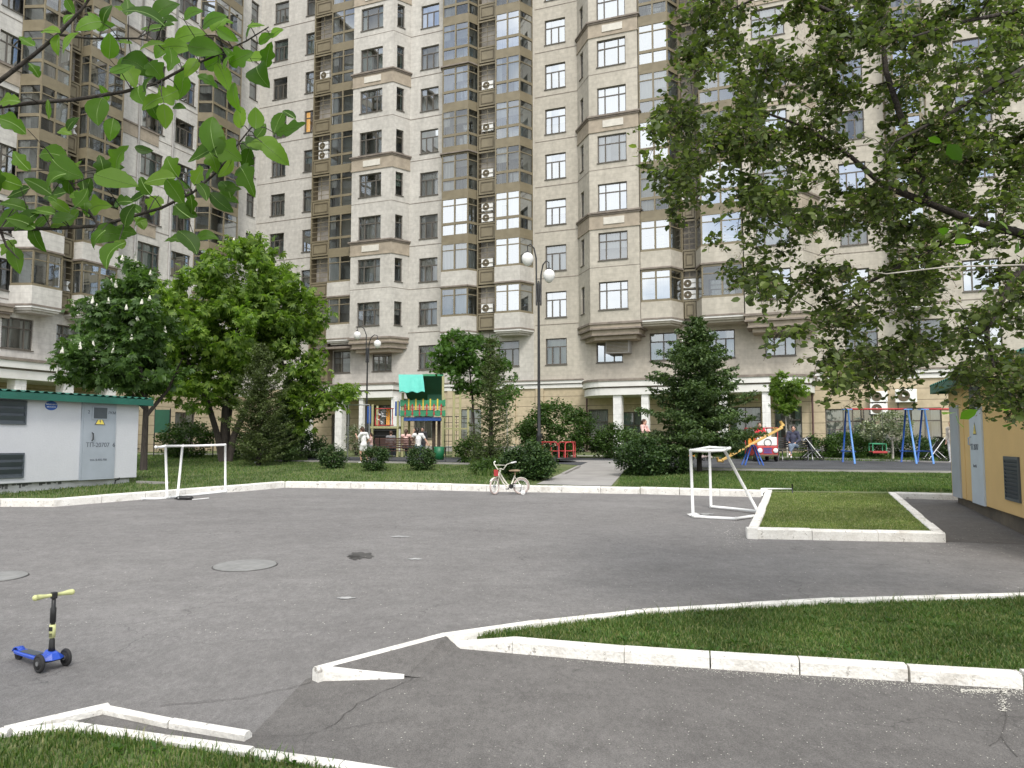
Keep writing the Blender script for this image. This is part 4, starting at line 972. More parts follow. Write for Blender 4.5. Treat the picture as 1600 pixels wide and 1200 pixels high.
W.run((a3, 0), (c0, 0), zf(1) - .3, zf(TOPK), [(X(236) - a3, zc(k), 1.8, WH, 'wide', dict(bright=.12)) for k in KW] + [(X(286) - a3, zc(k), 1.7, WH, 'mid', dict(bright=.2)) for k in KW])
W.run((c0, 0), (0, 0), zf(1) - .3, zf(TOPK), [(X(392) - c0, zc(k), .9, WH, 'narrow', dict(bright=.1)) for k in KW])
W.run((xs, 0), (0, 0), zf(0) - .5, zf(1) - .3, [(X(px) - xs, zc(0), 1.8, 1.7, 'wide' if px < 200 else 'mid', dict(gl='lo')) for px in (38, 120, 236, 286)])
W.mb.build('wall', [Lw.wall, m_inside], Lw.t)
courses(Lw, [(xs, a0), (a3, c0)], range(1, TOPK))
balconies(Lw, [(a0, -.02), (a0 + .4, -1.2), (a1, -1.2), (a1 + .05, -.5)], range(1, 10), 21, .25, ledge=()).build('balcony_base', [m_ledge, Lw.wall, m_trimw], Lw.t)
balconies(Lw, [(a2 - .05, -.5), (a2, -1.2), (a3 - .5, -1.2), (a3, -.02)], range(1, 10), 22, .35, ledge=()).build('balcony_base', [m_ledge, Lw.wall, m_trimw], Lw.t)
balconies(Lw, [(c0, -.02), (c0 + .4, -1.0), (c1 - .9, -1.0), (c1, -.02)], range(1, 10), 24, .3, ledge=(8,)).build('balcony_base', [m_ledge, Lw.wall, m_trimw], Lw.t)
ac_bay(Lw, a1 + .12, a2 - .12, -.55, range(1, 10))
for k in (3, 5, 7, 9):
    b = MB(); b.b2(xs, a0, -.12, -.001, zc(k) - 1.05, zc(k) - .93, 1); b.b2(xs, a0, -.05, -.001, zc(k) - 1.9, zc(k) - 1.05, 0)
    b.build('stone_band', [m_band, m_ledge], Lw.t); b = MB(); b.b2(a3, (a3 + c0) / 2, -.10, -.001, zc(k) - 1.03, zc(k) - .93, 1); b.b2(a3, (a3 + c0) / 2, -.04, -.001, zc(k) - 1.8, zc(k) - 1.03, 0); b.build('stone_band', [m_band, m_ledge], Lw.t)
zb = zf(1) - .1; b = MB()
for o_, h in ((.5, .15), (.4, .25), (.3, .12), (.15, .2)): b.b2(xs, a0, -o_, -.001, zb - h, zb, 0 if h > .19 else 1); zb -= h
b.build('bay_corbel', [m_band, m_ledge], Lw.t)
Wg = Wall(Lw)
Wg.run((xs, 0), (0, 0), 0, zf(0) - .5, [(X(px, 0, 640) - xs, 1.6, 1.8, 2.4, 'duo', dict(gl='lo')) for px in (10, 70, 150, 200, 290)])
Wg.mb.build('ground_storey_wall', [m_stone, m_inside], Lw.t)
pend = X(195, -3.0, 600)
b = MB(); cornice(b, [(xs, 0.0), (xs + .01, -3.0), (pend, -3.0), (pend + .8, 0)], 3.95, 0, 1, 1.05, 0, -.02); b.build('porch_canopy', [m_trimw, m_ledge], Lw.t)
for px, cw in ((33, .6), (108, .6), (175, .6)):
    cxx = X(px, -2.9, 590); b = MB(); b.b2(cxx - cw / 2, cxx + cw / 2, -2.9, -2.9 + cw, 0, 3.95); b.build('column', m_tile, Lw.t)
b = MB(); cornice(b, [(pend + .8, -.04), (-.2, -.04)], zf(0) - .95, 0, 1, .55, 0.05, 0.1); b.build('cornice', [m_trimw, m_ledge], Lw.t)
b = MB(); b.tube([(X(212), -.1, 4.8), (X(212), -.1, zf(TOPK))], .06, 8); b.tube([(X(266), -.1, 4.8), (X(266), -.1, zf(TOPK))], .06, 8); b.build('drainpipe', m_soffit, Lw.t, True)
b = MB(); b.b2(xs, 14, .01, 14, zf(TOPK) - .02, zf(TOPK) + .5); b.b2(xs, 13.9, -.35, 14, zf(TOPK) + .5, zf(TOPK) + .7); b.build('roof', m_band, Lw.t)
b = MB(); b.b2(xs, 13.9, 1.4, 13.9, 0, zf(TOPK) - .03); b.build('core', Lw.wall, Lw.t)

# ================================================= air conditioners (things of their own)
bx_ = C.x(763, -.3)
for k, dz, lb in ((1, 1.22, 'white air conditioner in the lowest rack opening of the central block'), (2, 1.22, 'white air conditioner in the second lowest rack opening of the central block'),
                  (3, 1.22, 'lower air conditioner of a stacked pair in the central rack'), (3, 1.98, 'upper air conditioner of a stacked pair in the central rack'),
                  (4, 1.22, 'lone white air conditioner in the central rack just above the stacked pair'), (5, 1.35, 'white air conditioner in the central rack halfway up the picture'),
                  (6, 1.22, 'topmost air conditioner in the central rack beside a mirror bright balcony')):
    ac_unit(C, bx_, -.32, zf(k) + dz, lb)
bx_ = C.x(506, -.4)
for k, dz, lb in ((5, 1.22, 'lower of two air conditioners in the narrow rack left of the pale bay'), (5, 1.95, 'upper of two air conditioners in the narrow rack left of the pale bay'), (7, 1.22, 'air conditioner near the top of the narrow rack left of the pale bay')):
    ac_unit(C, bx_, -.4, zf(k) + dz, lb)
bx_ = Rr.x(1075, -.25)
for k, dz, lb in ((1, 1.2, 'lower white air conditioner in the rack above the spruce tip'), (1, 1.9, 'upper white air conditioner in the rack above the spruce tip'), (3, 1.2, 'air conditioner in the beige block rack partly behind hanging leaves'), (6, 1.2, 'air conditioner high in the beige block rack')):
    ac_unit(Rr, bx_, -.25, zf(k) + dz, lb, s=.95)
bx_ = Lw.x(118, -.3)
for k, dz, lb in ((1, 1.2, 'air conditioner in the lowest rack opening of the left wing'), (4, 1.2, 'air conditioner midway up the left wing rack behind leaves'), (6, 1.2, 'air conditioner high on the left wing rack')):
    ac_unit(Lw, bx_, -.3, zf(k) + dz, lb)
def bracket(t):
    b = MB(); b.b2(-.32, -.28, -.18, .25, -.04, 0); b.b2(.28, .32, -.18, .25, -.04, 0); b.b2(-.32, -.28, .22, .25, -.3, -.04); b.b2(.28, .32, .22, .25, -.3, -.04); b.build('bracket', m_black, t)
t = ac_unit(Rr, Rr.x(1077, -.3, 528), -.3, 6.35, 'white air conditioner on the wall right of a first floor window above the entrance'); bracket(t)
t = ac_unit(Rr, Rr.x(1373, -.3, 628), -.3, 2.95, 'upper of two white air conditioners on the beige wall behind the swing seat', s=1.05); bracket(t)
t = ac_unit(Rr, Rr.x(1373, -.3, 642), -.3, 2.28, 'lower of two white air conditioners on the beige wall behind the swing seat', s=1.05); bracket(t)
t = ac_unit(Rr, Rr.x(1416, -.4, 636), -.4, 2.9, 'largest white air conditioner on the beige wall by the blue swing frame', s=1.25); bracket(t)
# louvred equipment box on the wall
xx = Rr.x(967, -.3, 528); wloc = Rr.t.matrix_basis @ Vector((xx, -.45, 6.3)); t = thing('equipment_box', 'grey louvred metal box hung right of a bright first floor window', 'equipment box', wloc, Rr.ang)
b = MB(); b.b2(-.75, .75, -.3, .42, 0, .85); bev(b.build('case', m_soffit, t), .02)
b = MB()
for i in range(9): b.box((0, -.31, .1 + i * .085), (1.36, .03, .045), (R(30), 0, 0))
b.build('louvre', m_bronze, t)
# ------------------------------------------------------------------ transformer kiosks
m_kw = mat('kiosk_white', (0.57, 0.585, 0.62), rough=0.7, c2=(0.52, 0.535, 0.57), vscale=0.8, bump=0.2, bscale=20, fine=0.03, fscale=30)
m_ky = mat('kiosk_yellow', (0.64, 0.45, 0.20), rough=0.7, c2=(0.57, 0.40, 0.18), vscale=0.8, bump=0.2, bscale=20)
m_plin = mat('plinth_white', (0.60, 0.61, 0.62), rough=0.85, c2=(0.42, 0.42, 0.42), vscale=2.2, bump=0.4, bscale=15)
m_plind = mat('plinth_dark', (0.085, 0.075, 0.06), rough=0.9, c2=(0.14, 0.12, 0.09), vscale=2.2, bump=0.5, bscale=15)
m_groof = mat('green_roof', (0.01, 0.105, 0.075), rough=0.45, var=0.15, vscale=2)
m_door = mat('grey_door', (0.33, 0.37, 0.42), rough=0.5, var=0.06, vscale=2)
m_doorb = mat('pale_blue_door', (0.46, 0.53, 0.60), rough=0.5, var=0.06, vscale=2)
m_louv = mat('dark_louvre', (0.07, 0.085, 0.10), rough=0.5, var=0.1)
m_mark_dark = mat('sign_dark', (0.10, 0.11, 0.13), rough=0.7, var=0.1)
m_signy = mat('sign_yellow', (0.80, 0.66, 0.12), rough=0.5, var=0.05)
m_signb = mat('sign_blue', (0.02, 0.09, 0.36), rough=0.5, var=0.05)
m_bird = mat('dirt', (0.12, 0.12, 0.12), rough=0.9, var=0.4, vscale=12)
def text(s, parent, loc, rot, size, m, name='lettering', ext=0.002, align='LEFT'):
    cu = bpy.data.curves.new(name, 'FONT'); cu.body = s; cu.size = size; cu.extrude = ext; cu.align_x = align
    cu.materials.append(m); t = bpy.data.objects.new(name, cu); col.objects.link(t)
    dg = bpy.context.evaluated_depsgraph_get(); me = bpy.data.meshes.new_from_object(t.evaluated_get(dg)); bpy.data.objects.remove(t)
    me.materials.clear(); me.materials.append(m)
    o = bpy.data.objects.new(name, me); col.objects.link(o); o.parent = parent; o.location = loc; o.rotation_euler = rot; return o
def warn_sign(parent, loc, rot, s):
    e = bpy.data.objects.new('warning_sign', None)
    b = MB()
    def tri(k, y, mi): b.prism([(-k * .5, -k * .289), (k * .5, -k * .289), (0, k * .577)], y, y + .004, mi)
    tri(s, 0, 0); tri(s * .76, .005, 1)
    # lightning arrow
    z = [(-.02, .24), (.05, .24), (.01, .06), (.07, .06), (-.03, -.20), (-.005, -.01), (-.07, -.01)]
    b.prism([(x * s, y * s) for x, y in z], .0095, .012, 0)
    o = b.build('warning_sign', [m_mark_dark, m_signy], parent); o.location = loc; o.rotation_euler = rot; return o
def louvre(parent, x0, x1, z0, z1, y, m, n=12, nm='louvre'):
    b = MB(); fw = .04
    b.b2(x0, x1, y - .03, y - .002, z0, z0 + fw); b.b2(x0, x1, y - .03, y - .002, z1 - fw, z1); b.b2(x0, x0 + fw, y - .03, y - .002, z0 + fw, z1 - fw); b.b2(x1 - fw, x1, y - .03, y - .002, z0 + fw, z1 - fw)
    b.b2(x0 + fw, x1 - fw, y - .004, y - .001, z0 + fw, z1 - fw)
    for i in range(n):
        z = z0 + fw + (i + .5) * (z1 - z0 - 2 * fw) / n; b.box(((x0 + x1) / 2, y - .017, z), (x1 - x0 - 2 * fw, .004, (z1 - z0) / n * .95), (R(28), 0, 0))
    return b.build(nm, m, parent)
# --- left white kiosk: own x runs along the visible wall (away from the camera), outward is -y
cor = P(213.5, 746, 20.2); near = P(0, 754.5, 17.0)
d = Vector((cor.x - near.x, cor.y - near.y)); angL = math.atan2(d.y, d.x)
zt = CAMZ + 1.0; zb_ = cor.z; zg = gz(0, 20.2) + .02
kl = thing('transformer_kiosk', 'white transformer kiosk with green roof edge and grey door on the left', 'utility building', (cor.x, cor.y, zg), angL)
KSec = Sec.__new__(Sec); KSec.o = Vector((cor.x, cor.y, 0)); KSec.ax = Vector((math.cos(angL), math.sin(angL))); KSec.ay = Vector((-math.sin(angL), math.cos(angL))); KSec.ang = angL
h0 = zb_ - zg; h1 = zt - zg; Lk = -8.5
b = MB(); b.b2(Lk, 0, 0, 3.2, h0, h1); bev(b.build('wall', m_kw, kl), .015)
b = MB(); b.b2(Lk + .1, -.14, .10, 3.1, -.25, h0 - .012); b.b2(Lk + .02, -.02, .03, 3.17, h0 - .012, h0 - .002, 1); b.build('plinth', [m_plin, m_mark_dark], kl)
b = MB(); ry = -.22
b.b2(Lk - .2, .22, ry, 3.45, h1 + .002, h1 + .05)
b.b2(Lk - .2, .22, ry - .02, ry - .001, h1 - .06, h1 + .10); b.b2(.221, .24, ry - .02, 3.45, h1 - .06, h1 + .10)
b.build('roof_fascia', m_groof, kl)
b = MB(); n = 170; V_ = []
x0, x1 = Lk - .2, .24
for i in range(n + 1):
    x = x0 + (x1 - x0) * i / n; z = h1 + .125 + (.022 if (i % 4) in (1, 2) else -.012)
    V_ += [(x, ry - .03, z), (x, 1.6, z + .10), (x, 3.5, z)]
o_ = MB(); fs = []
for i in range(n): fs += [(3 * i, 3 * i + 3, 3 * i + 4, 3 * i + 1), (3 * i + 1, 3 * i + 4, 3 * i + 5, 3 * i + 2)]
b.add(V_, fs); rf = b.build('corrugated_roof', m_groof, kl); sm = rf.modifiers.new('s', 'SOLIDIFY'); sm.thickness = .006
b = MB(); b.add([(0.0, .05, h1 + .05), (0.0, 3.15, h1 + .05), (0.0, 1.6, h1 + .20), (.02, .05, h1 + .05), (.02, 3.15, h1 + .05), (.02, 1.6, h1 + .20)], [(0, 2, 1), (3, 4, 5), (0, 1, 4, 3), (1, 2, 5, 4), (2, 0, 3, 5)]); b.build('gable', m_kw, kl)
dx0 = KSec.x(128, 0, 690); dx1 = KSec.x(176, 0, 690)
b = MB(); b.b2(dx0, dx1, -.035, -.001, h0 + .0, h1 - .03); b.b2(dx0 - .05, dx0 - .004, -.03, -.001, h0, h1 - .03); b.b2(dx1 + .004, dx1 + .05, -.03, -.001, h0, h1 - .03)
dr = b.build('door', m_door, kl)
mx_ = (dx0 + dx1) / 2; wl_ = dx1 - dx0
b = MB(); b.b2(mx_ - wl_ * .25, mx_ + wl_ * .28, -.05, -.036, h1 - .46, h1 - .13); b.b2(mx_ - wl_ * .20, mx_ + wl_ * .23, -.056, -.0501, h1 - .43, h1 - .16, 1); b.build('vent', [m_door, m_louv], dr)
b = MB(); b.tube([(mx_ - wl_ * .22, -.04, h0 + 1.15), (mx_ - wl_ * .22, -.08, h0 + 1.13), (mx_ - wl_ * .22, -.08, h0 + .98), (mx_ - wl_ * .22, -.04, h0 + .96)], .014, 8); b.build('handle', m_black, dr)
warn_sign(dr, (mx_ + wl_ * .02, -.037, h0 + 1.43), (R(90), 0, 0), .30)
for s_, xx, zz, sz in (('ТП-20707  6', dx0 + .08, h0 + .80, .155), ('КУ.ТРКМ', mx_ + .02, h0 + 1.62, .10), ('2', dx0 + .10, h0 + 1.62, .12), ('тел. 8-495-700', dx0 + .20, h0 + .46, .075)):
    text(s_, dr, (xx, -.037, zz), (R(90), 0, 0), sz, m_mark_dark)
lx1 = KSec.x(41, 0, 640); lx2 = KSec.x(37, 0, 720)
louvre(kl, lx1 - 1.9, lx1, h1 - .62, h1 - .07, 0, m_louv, 3); louvre(kl, lx2 - 1.9, lx2, h0 + .12, h0 + .68, 0, m_louv, 3)
b = MB(); px_ = KSec.x(80, 0, 629); b.lathe([(.15, 0), (.15, .012), (.138, .015)], (0, 0, 0), 28, 0); pl = b.build('blue_plate', m_signb, kl); pl.location = (px_, -.002, h1 - .16); pl.rotation_euler = (R(90), 0, 0); pl.scale = (1, .72, 1)
text('Моссвет', pl, (0, .02, .017), (0, 0, 0), .065, m_white, align='CENTER'); text('МОЭСК', pl, (0, -.065, .017), (0, 0, 0), .06, m_white, align='CENTER')
b = MB(); xk = KSec.x(186, 0, 745); b.tube([(xk, -.01, h0 + .02), (xk, -.015, h0 - .02), (xk - .03, .085, h0 - .05), (xk - .06, .085, .0)], .014, 8); b.build('cable', m_black, kl)
b = MB(); rr = random.Random(3)
for i in range(60):
    xx = rr.choice([-6.6, -6.9, -3.6, -4.2, -2.9, -2.2]) + rr.gauss(0, .25); b.b2(xx, xx + rr.uniform(.02, .10), .096, .0995, rr.uniform(.08, .20) + i * .0003, .20 + rr.uniform(.0, .04) + i * .0003)
o = b.build('peeled_paint', m_bird, kl); o['kind'] = 'stuff'
# --- right yellow kiosk
cor = P(1488, 773, 16.4); nr = P(1600, 809, 11.4); d = Vector((nr.x - cor.x, nr.y - cor.y)); angR = math.atan2(d.y, d.x)
zt = CAMZ + 1.08; zb_ = CAMZ - 1.13; zg = gz(0, 16.4) - .02
kr = thing('transformer_kiosk', 'yellow transformer kiosk with pale blue door at the right edge', 'utility building', (cor.x, cor.y, zg), angR)
KR = Sec.__new__(Sec); KR.o = Vector((cor.x, cor.y, 0)); KR.ax = Vector((math.cos(angR), math.sin(angR))); KR.ay = Vector((-math.sin(angR), math.cos(angR))); KR.ang = angR
h0 = zb_ - zg; h1 = zt - zg; Lk = 8.0
b = MB(); b.b2(0, Lk, 0, 3.2, h0, h1); bev(b.build('wall', m_ky, kr), .015)
b = MB(); b.b2(.12, Lk - .1, .08, 3.1, -.3, h0 - .002); b.build('plinth', m_plind, kr)
b = MB(); b.b2(-.25, Lk + .2, -.28, 3.5, h1 + .002, h1 + .05); b.b2(-.25, Lk + .2, -.30, -.281, h1 - .05, h1 + .11); b.b2(-.27, -.251, -.30, 3.5, h1 - .05, h1 + .11)
b.build('roof_fascia', m_groof, kr)
b = MB(); V_ = []; fs = []; n = 150
for i in range(n + 1):
    x = -.25 + (Lk + .45) * i / n; z = h1 + .125 + (.022 if (i % 4) in (1, 2) else -.012); V_ += [(x, -.31, z), (x, 1.6, z + .62), (x, 3.55, z)]
for i in range(n): fs += [(3 * i, 3 * i + 3, 3 * i + 4, 3 * i + 1), (3 * i + 1, 3 * i + 4, 3 * i + 5, 3 * i + 2)]
b.add(V_, fs); rf = b.build('corrugated_roof', m_groof, kr); sm = rf.modifiers.new('s', 'SOLIDIFY'); sm.thickness = .006
b = MB(); b.add([(0.0, .05, h1 + .05), (0.0, 3.15, h1 + .05), (0.0, 1.6, h1 + .62), (.02, .05, h1 + .05), (.02, 3.15, h1 + .05), (.02, 1.6, h1 + .62)], [(0, 2, 1), (3, 4, 5), (0, 1, 4, 3), (1, 2, 5, 4), (2, 0, 3, 5)]); b.build('gable', m_ky, kr)
def panel(px0, px1, zz0, zz1, m, nm, py=720, t=.03):
    q0 = KR.x(px0, 0, py); q1 = KR.x(px1, 0, py); b = MB(); b.b2(q0, q1, -t, -.001, zz0, zz1); return b.build(nm, m, kr), q0, q1
panel(1489, 1501.5, h0, h1 - .35, m_door, 'grey_side_door'); b = MB(); qs = KR.x(1508, 0, 720); b.b2(qs, qs + .03, -.012, -.001, h0, h1); b.build('seam_strip', m_ky, kr)
dr, q0, q1 = panel(1519.5, 1538.5, h0 - .0, h1 - .45, m_doorb, 'door')
dw = q1 - q0
b = MB(); b.b2(q0 + .1, q1 - .1, -.032, -.001, h1 - .44, h1 - .06); b.build('vent', m_louv, kr)
warn_sign(dr, ((q0 + q1) / 2 - .02, -.032, h0 + 1.33), (R(90), 0, 0), .26)
text('ТП 20707', dr, (q0 + .06, -.032, h0 + .98), (R(90), 0, 0), .15, m_mark_dark); text('Тел. 495', dr, (q0 + .2, -.032, h0 + .66), (R(90), 0, 0), .075, m_mark_dark); text('КУ.Т', dr, (q0 + .3, -.032, h0 + 1.66), (R(90), 0, 0), .12, m_mark_dark)
b = MB(); b.tube([(q0 + .12, -.035, h0 + 1.22), (q0 + .12, -.075, h0 + 1.2), (q0 + .12, -.075, h0 + 1.08), (q0 + .12, -.035, h0 + 1.06)], .013, 8); b.build('handle', m_door, dr)
qa, qb = KR.x(1572, 0, 750), KR.x(1595, 0, 750)
louvre(kr, qa, qb, h0 + .22, h0 + .90, 0, m_louv, 10); qa, qb = KR.x(1566, 0, 620), KR.x(1588, 0, 620); louvre(kr, qa, qb, h1 - .5, h1 - .05, 0, m_louv, 7)

# ------------------------------------------------------------------ lamps
m_globe = mat('opal_globe', (0.78, 0.78, 0.76), rough=0.3, var=0.04)
def lamp(px, D, py_l, py_r, dxl, dxr, s, label):
    q = P(px, 600, D); g = gz(q.x, q.y) + LH; t = thing('street_lamp', label, 'street lamp', (q.x, q.y, g), 0, 'street lamps with two drooping globes')
    u = D / FPX / s                       # metres per pixel in unit-scale
    H = (P(px, py_l, D).z - g) / s         # left globe height
    Hr = (P(px, py_r, D).z - g) / s
    xl, xr = dxl * u, dxr * u
    b = MB(); b.lathe([(.13, 0), (.13, .10), (.085, .16), (.085, 1.05), (.10, 1.10), (.06, 1.2), (.05, 2.5), (.04, Hr - .9), (.045, Hr - .88), (.045, Hr - .30), (.03, Hr - .2)], (0, 0, 0), 16); b.build('post', m_black, t, True)
    for sx, xx, zz in ((-1, xl, H), (1, xr, Hr)):
        b = MB(); b.tube([(sx * .075, 0, Hr - 1.05), (sx * .075, 0, Hr - .5), (sx * .08, 0, zz + .0), (sx * .08 + (xx - sx * .08) * .25, 0, zz + .36), (sx * .08 + (xx - sx * .08) * .65, 0, zz + .50), (xx, 0, zz + .44), (xx, 0, zz + .24)], [.03, .03, .028, .026, .024, .022, .02], 8)
        b.tube([(sx * .02, 0, Hr - .9), (sx * .075, 0, Hr - .9)], .02, 6); b.tube([(sx * .02, 0, Hr - .5), (sx * .075, 0, Hr - .5)], .02, 6)
        b.build('arm', m_black, t, True)
        b = MB(); b.lathe([(.02, -.27), (.09, -.235), (.17, -.13), (.205, 0), (.185, .10), (.12, .17), (.07, .20)], (xx, 0, zz), 20); gl = b.build('globe', m_globe, t, True)
        b = MB(); b.lathe([(.085, .19), (.075, .23), (.03, .27)], (xx, 0, zz), 16); b.build('cap', m_black, gl)
    t.scale = (s, s, s)
lamp(842, 26, 404, 430, -17.5, 16.5, 1.0, 'tall black street lamp with two white globes beside the path')
lamp(573.5, 39, 523.5, 537, -16.5, 15.5, .92, 'shorter more distant black street lamp behind the bench, by the porch')

# ------------------------------------------------------------------ goals
def goal(base, label, pts, rad=.028, junction=()):
    t = thing('small_goal', label, 'goal', base, 0, 'small white pipe football goals')
    for nm, a, c in pts:
        b = MB(); a = Vector(a) - base; c = Vector(c) - base; mid = (a + c) / 2
        b.tube([a, mid + Vector((0, 0, random.uniform(-.012, .004))), c], rad, 10); b.ell(a, rad * 1.25, 8, 6); b.ell(c, rad * 1.25, 8, 6); b.build(nm, m_white, t, True)
    return t
# left goal: opening faces the yard, post feet in pixels
A = G(261, 780); B = G(352, 770); H = 1.13
u = (B - A).normalized(); nrm = Vector((-u.y, u.x, 0)); 
A1 = A + Vector((0, 0, .03)); B1 = B + Vector((0, 0, .03)); tA = P(258.5, 697, A.y); tB = P(352, 695, B.y)
back = G(222, 779.5, .03); mid_t = P(285, 698, A.y + .35)
goal(A, 'white pipe goal at the left kerb with a slanting brace', [('post', A1, tA), ('post', B1, tB), ('crossbar', tA, tB), ('top_bar', tA, P(243.5, 698.5, A.y - .2)), ('brace', A + Vector((.12, .25, .04)), mid_t), ('ground_bar', A1, back), ('ground_bar', A1 + Vector((0, .06, .0)), B1 + Vector((0, .05, 0))), ('top_bar', mid_t, P(286, 697, A.y + .3))], .027)
A = G(1083, 809.5); B = G(1111, 794); C_ = G(1182, 797)
up = Vector((0, 0, .03)); tA = P(1079, 704, A.y); tB = P(1108.5, 699, B.y)
bk = G(1184, 809, .05); bk = Vector((bk.x, bk.y, bk.z)); bk2 = G(1184, 799, .05)
top2 = P(1140, 700.5, (B.y + A.y) / 2 + .2); top3 = P(1132, 703.5, A.y + .25)
goal(A, 'white pipe goal on the right, seen from the side by the lawn corner', [('post', A + up, tA), ('post', B + up, tB), ('crossbar', tA, tB), ('top_bar', tB, top2), ('top_bar', tA, top3), ('back_bar', top2, top3), ('brace', top3, bk2), ('ground_bar', A + up, G(1150, 810.5, .03)), ('ground_bar', G(1150, 810.5, .03), G(1181, 806, .03)), ('ground_bar', B + up, bk2), ('ground_bar', G(1181, 806, .03), bk2)], .027)
# dark pouch by the left goal
g = G(288, 781); t = thing('pouch', 'small crumpled black pouch on the asphalt beside the left goal', 'bag', g, .1)
b = MB(); n = 10
prof = [(.01, 0), (.045, .03), (.06, .08), (.055, .16), (.06, .25), (.05, .33), (.01, .37)]
b.lathe([(r_ * 1.0, z - .18) for r_, z in prof], (0, 0, .05), 12, 0, (0, R(90), 0)); o = b.build('body', m_black, t, True); o.scale = (1, 1.1, .85)
b = MB(); b.tube([(-.16, -.02, .05), (-.19, -.06, .03), (-.10, -.10, .015), (.05, -.09, .015)], .008, 6); b.build('strap', m_black, t); b = MB(); b.b2(-.12, -.09, -.07, -.055, .03, .075); b.build('clasp', m_steel, t)

# ------------------------------------------------------------------ three-wheeled kick scooter (near left)
m_sblue = mat('scooter_blue', (0.025, 0.085, 0.50), rough=0.35, var=0.1, vscale=8)
m_spale = mat('scooter_handle', (0.62, 0.64, 0.30), rough=0.45, var=0.06)
mpp = G(75, 1040).y / FPX
fl = G(59, 1051); fr = G(104, 1041); rear = G(29, 1030)
ctr = (fl + fr) / 2
fwd = Vector((ctr.x - rear.x, ctr.y - rear.y, 0)); L_s = fwd.length; rz = math.atan2(fwd.y, fwd.x)
t = thing('kick_scooter', 'small blue three wheeled scooter with pale yellow handlebar, alone on the asphalt', 'kick scooter', (ctr.x, ctr.y, ctr.z), rz)
tw = ((fr - fl).length) / 2; hr = P(80, 930, ctr.y).z - ctr.z
sgn = 1
rw = .062
for sy in (-1, 1):
    b = MB(); b.torus((0, sy * tw, rw), rw - .013, .014, (R(90), 0, 0), 28, 8); b.lathe([(rw - .02, -.012), (rw - .02, .012)], (0, sy * tw, rw), 24, 0, (R(90), 0, 0)); wl_ = b.build('wheel', m_rub, t, True)
    b = MB(); b.lathe([(.016, -.018), (.016, .018)], (0, sy * tw, rw), 12, 0, (R(90), 0, 0)); b.build('hub', m_steel, wl_)
b = MB(); b.tube([(0, -tw, rw), (0, tw, rw)], .009, 8); b.build('axle', m_black, t)
b = MB(); b.torus((-L_s, 0, .045), .032, .014, (R(90), 0, 0), 20, 8); b.lathe([(.03, -.012), (.03, .012)], (-L_s, 0, .045), 16, 0, (R(90), 0, 0)); b.build('wheel', m_rub, t, True)
b = MB()                     # deck: tapering board
ow = [(-L_s - .01, .035), (-L_s + .06, .045), (-.16, .055), (-.05, .045)]
pts = [(x, y) for x, y in ow] + [(x, -y) for x, y in ow[::-1]]; b.prism(pts[::-1], .055, .078); bev(b.build('deck', m_sblue, t), .006)
b = MB(); b.b2(-L_s + .07, -.17, -.034, .034, .079, .082); b.build('grip_mat', m_louv, t)
b = MB()                     # front shell
for i in range(5): pass
sh = [(-.07, .05, .075), (-.07, -.05, .075), (-.01, -.10, .065), (.05, -.03, .07), (.05, .03, .07), (-.01, .10, .065), (-.05, .03, .135), (-.05, -.03, .135), (.02, -.02, .12), (.02, .02, .12)]
b.add(sh, [(0, 1, 2, 3, 4, 5), (6, 9, 8, 7), (0, 6, 7, 1), (1, 7, 8, 2), (2, 8, 3), (3, 8, 9, 4), (4, 9, 5), (5, 9, 6, 0)]); bev(b.build('front_shell', m_sblue, t), .008, 3)
b = MB()                     # rear fender
for i in range(7):
    a0_ = R(20 + i * 20); a1_ = R(20 + (i + 1) * 20); q = lambda a, yy, rr: (-L_s + math.cos(a) * rr, yy, .045 + math.sin(a) * rr)
    b.add([q(a0_, -.024, .054), q(a0_, .024, .054), q(a1_, .024, .054), q(a1_, -.024, .054)], [(0, 1, 2, 3)])
o = b.build('rear_fender', m_sblue, t, True); sm = o.modifiers.new('s', 'SOLIDIFY'); sm.thickness = .006
b = MB(); b.lathe([(.024, .12), (.02, .155), (.019, .20), (.0145, .21), (.0145, hr * .62), (.020, hr * .63), (.020, hr * .82), (.0145, hr * .84), (.0135, hr - .01)], (-.02, 0, 0), 14); b.build('stem', m_black, t, True)
b = MB(); b.lathe([(.0205, hr * .42), (.0205, hr * .60)], (-.02, 0, 0), 14); st = b.build('stem_label', m_spale, t, True)
b = MB()
b.b2(-.012, .012, -.0245, -.0212, hr * .52, hr * .575); b.b2(-.010, .010, -.0245, -.0212, hr * .45, hr * .46); b.b2(-.010, .010, -.0245, -.0212, hr * .475, hr * .485); o = b.build('print', m_black, st); o.location = (-.02, 0, 0); o.rotation_euler = (0, 0, -rz)
b = MB(); b.b2(-.038, -.002, -.018, .018, hr - .025, hr + .02); bev(b.build('clamp', m_black, t), .005)
hb = .125
b = MB(); b.tube([(-.02, -.02, hr), (-.02, -hb * .5, hr), (-.02, -hb * .8, hr + .001), (-.02, -hb, hr)], [.012, .014, .019, .021], 12); b.ell((-.02, -hb, hr), .021, 12, 8); b.build('handlebar_grip', m_spale, t, True)
b = MB(); b.tube([(-.02, .02, hr), (-.02, hb * .5, hr), (-.02, hb * .8, hr + .001), (-.02, hb, hr)], [.012, .014, .019, .021], 12); b.ell((-.02, hb, hr), .021, 12, 8); b.build('handlebar_grip', m_spale, t, True)

# ------------------------------------------------------------------ child's bicycle at the kerb
m_cream = mat('cream_paint', (0.72, 0.70, 0.60), rough=0.4, var=0.06); m_pink = mat('pale_pink_tyre', (0.52, 0.43, 0.40), rough=0.7, var=0.1); m_tan = mat('tan_saddle', (0.33, 0.24, 0.15), rough=0.6, var=0.2)
bf = G(778, 770.5); br_ = G(814, 772); dd = Vector((br_.x - bf.x, br_.y - bf.y, 0)); 
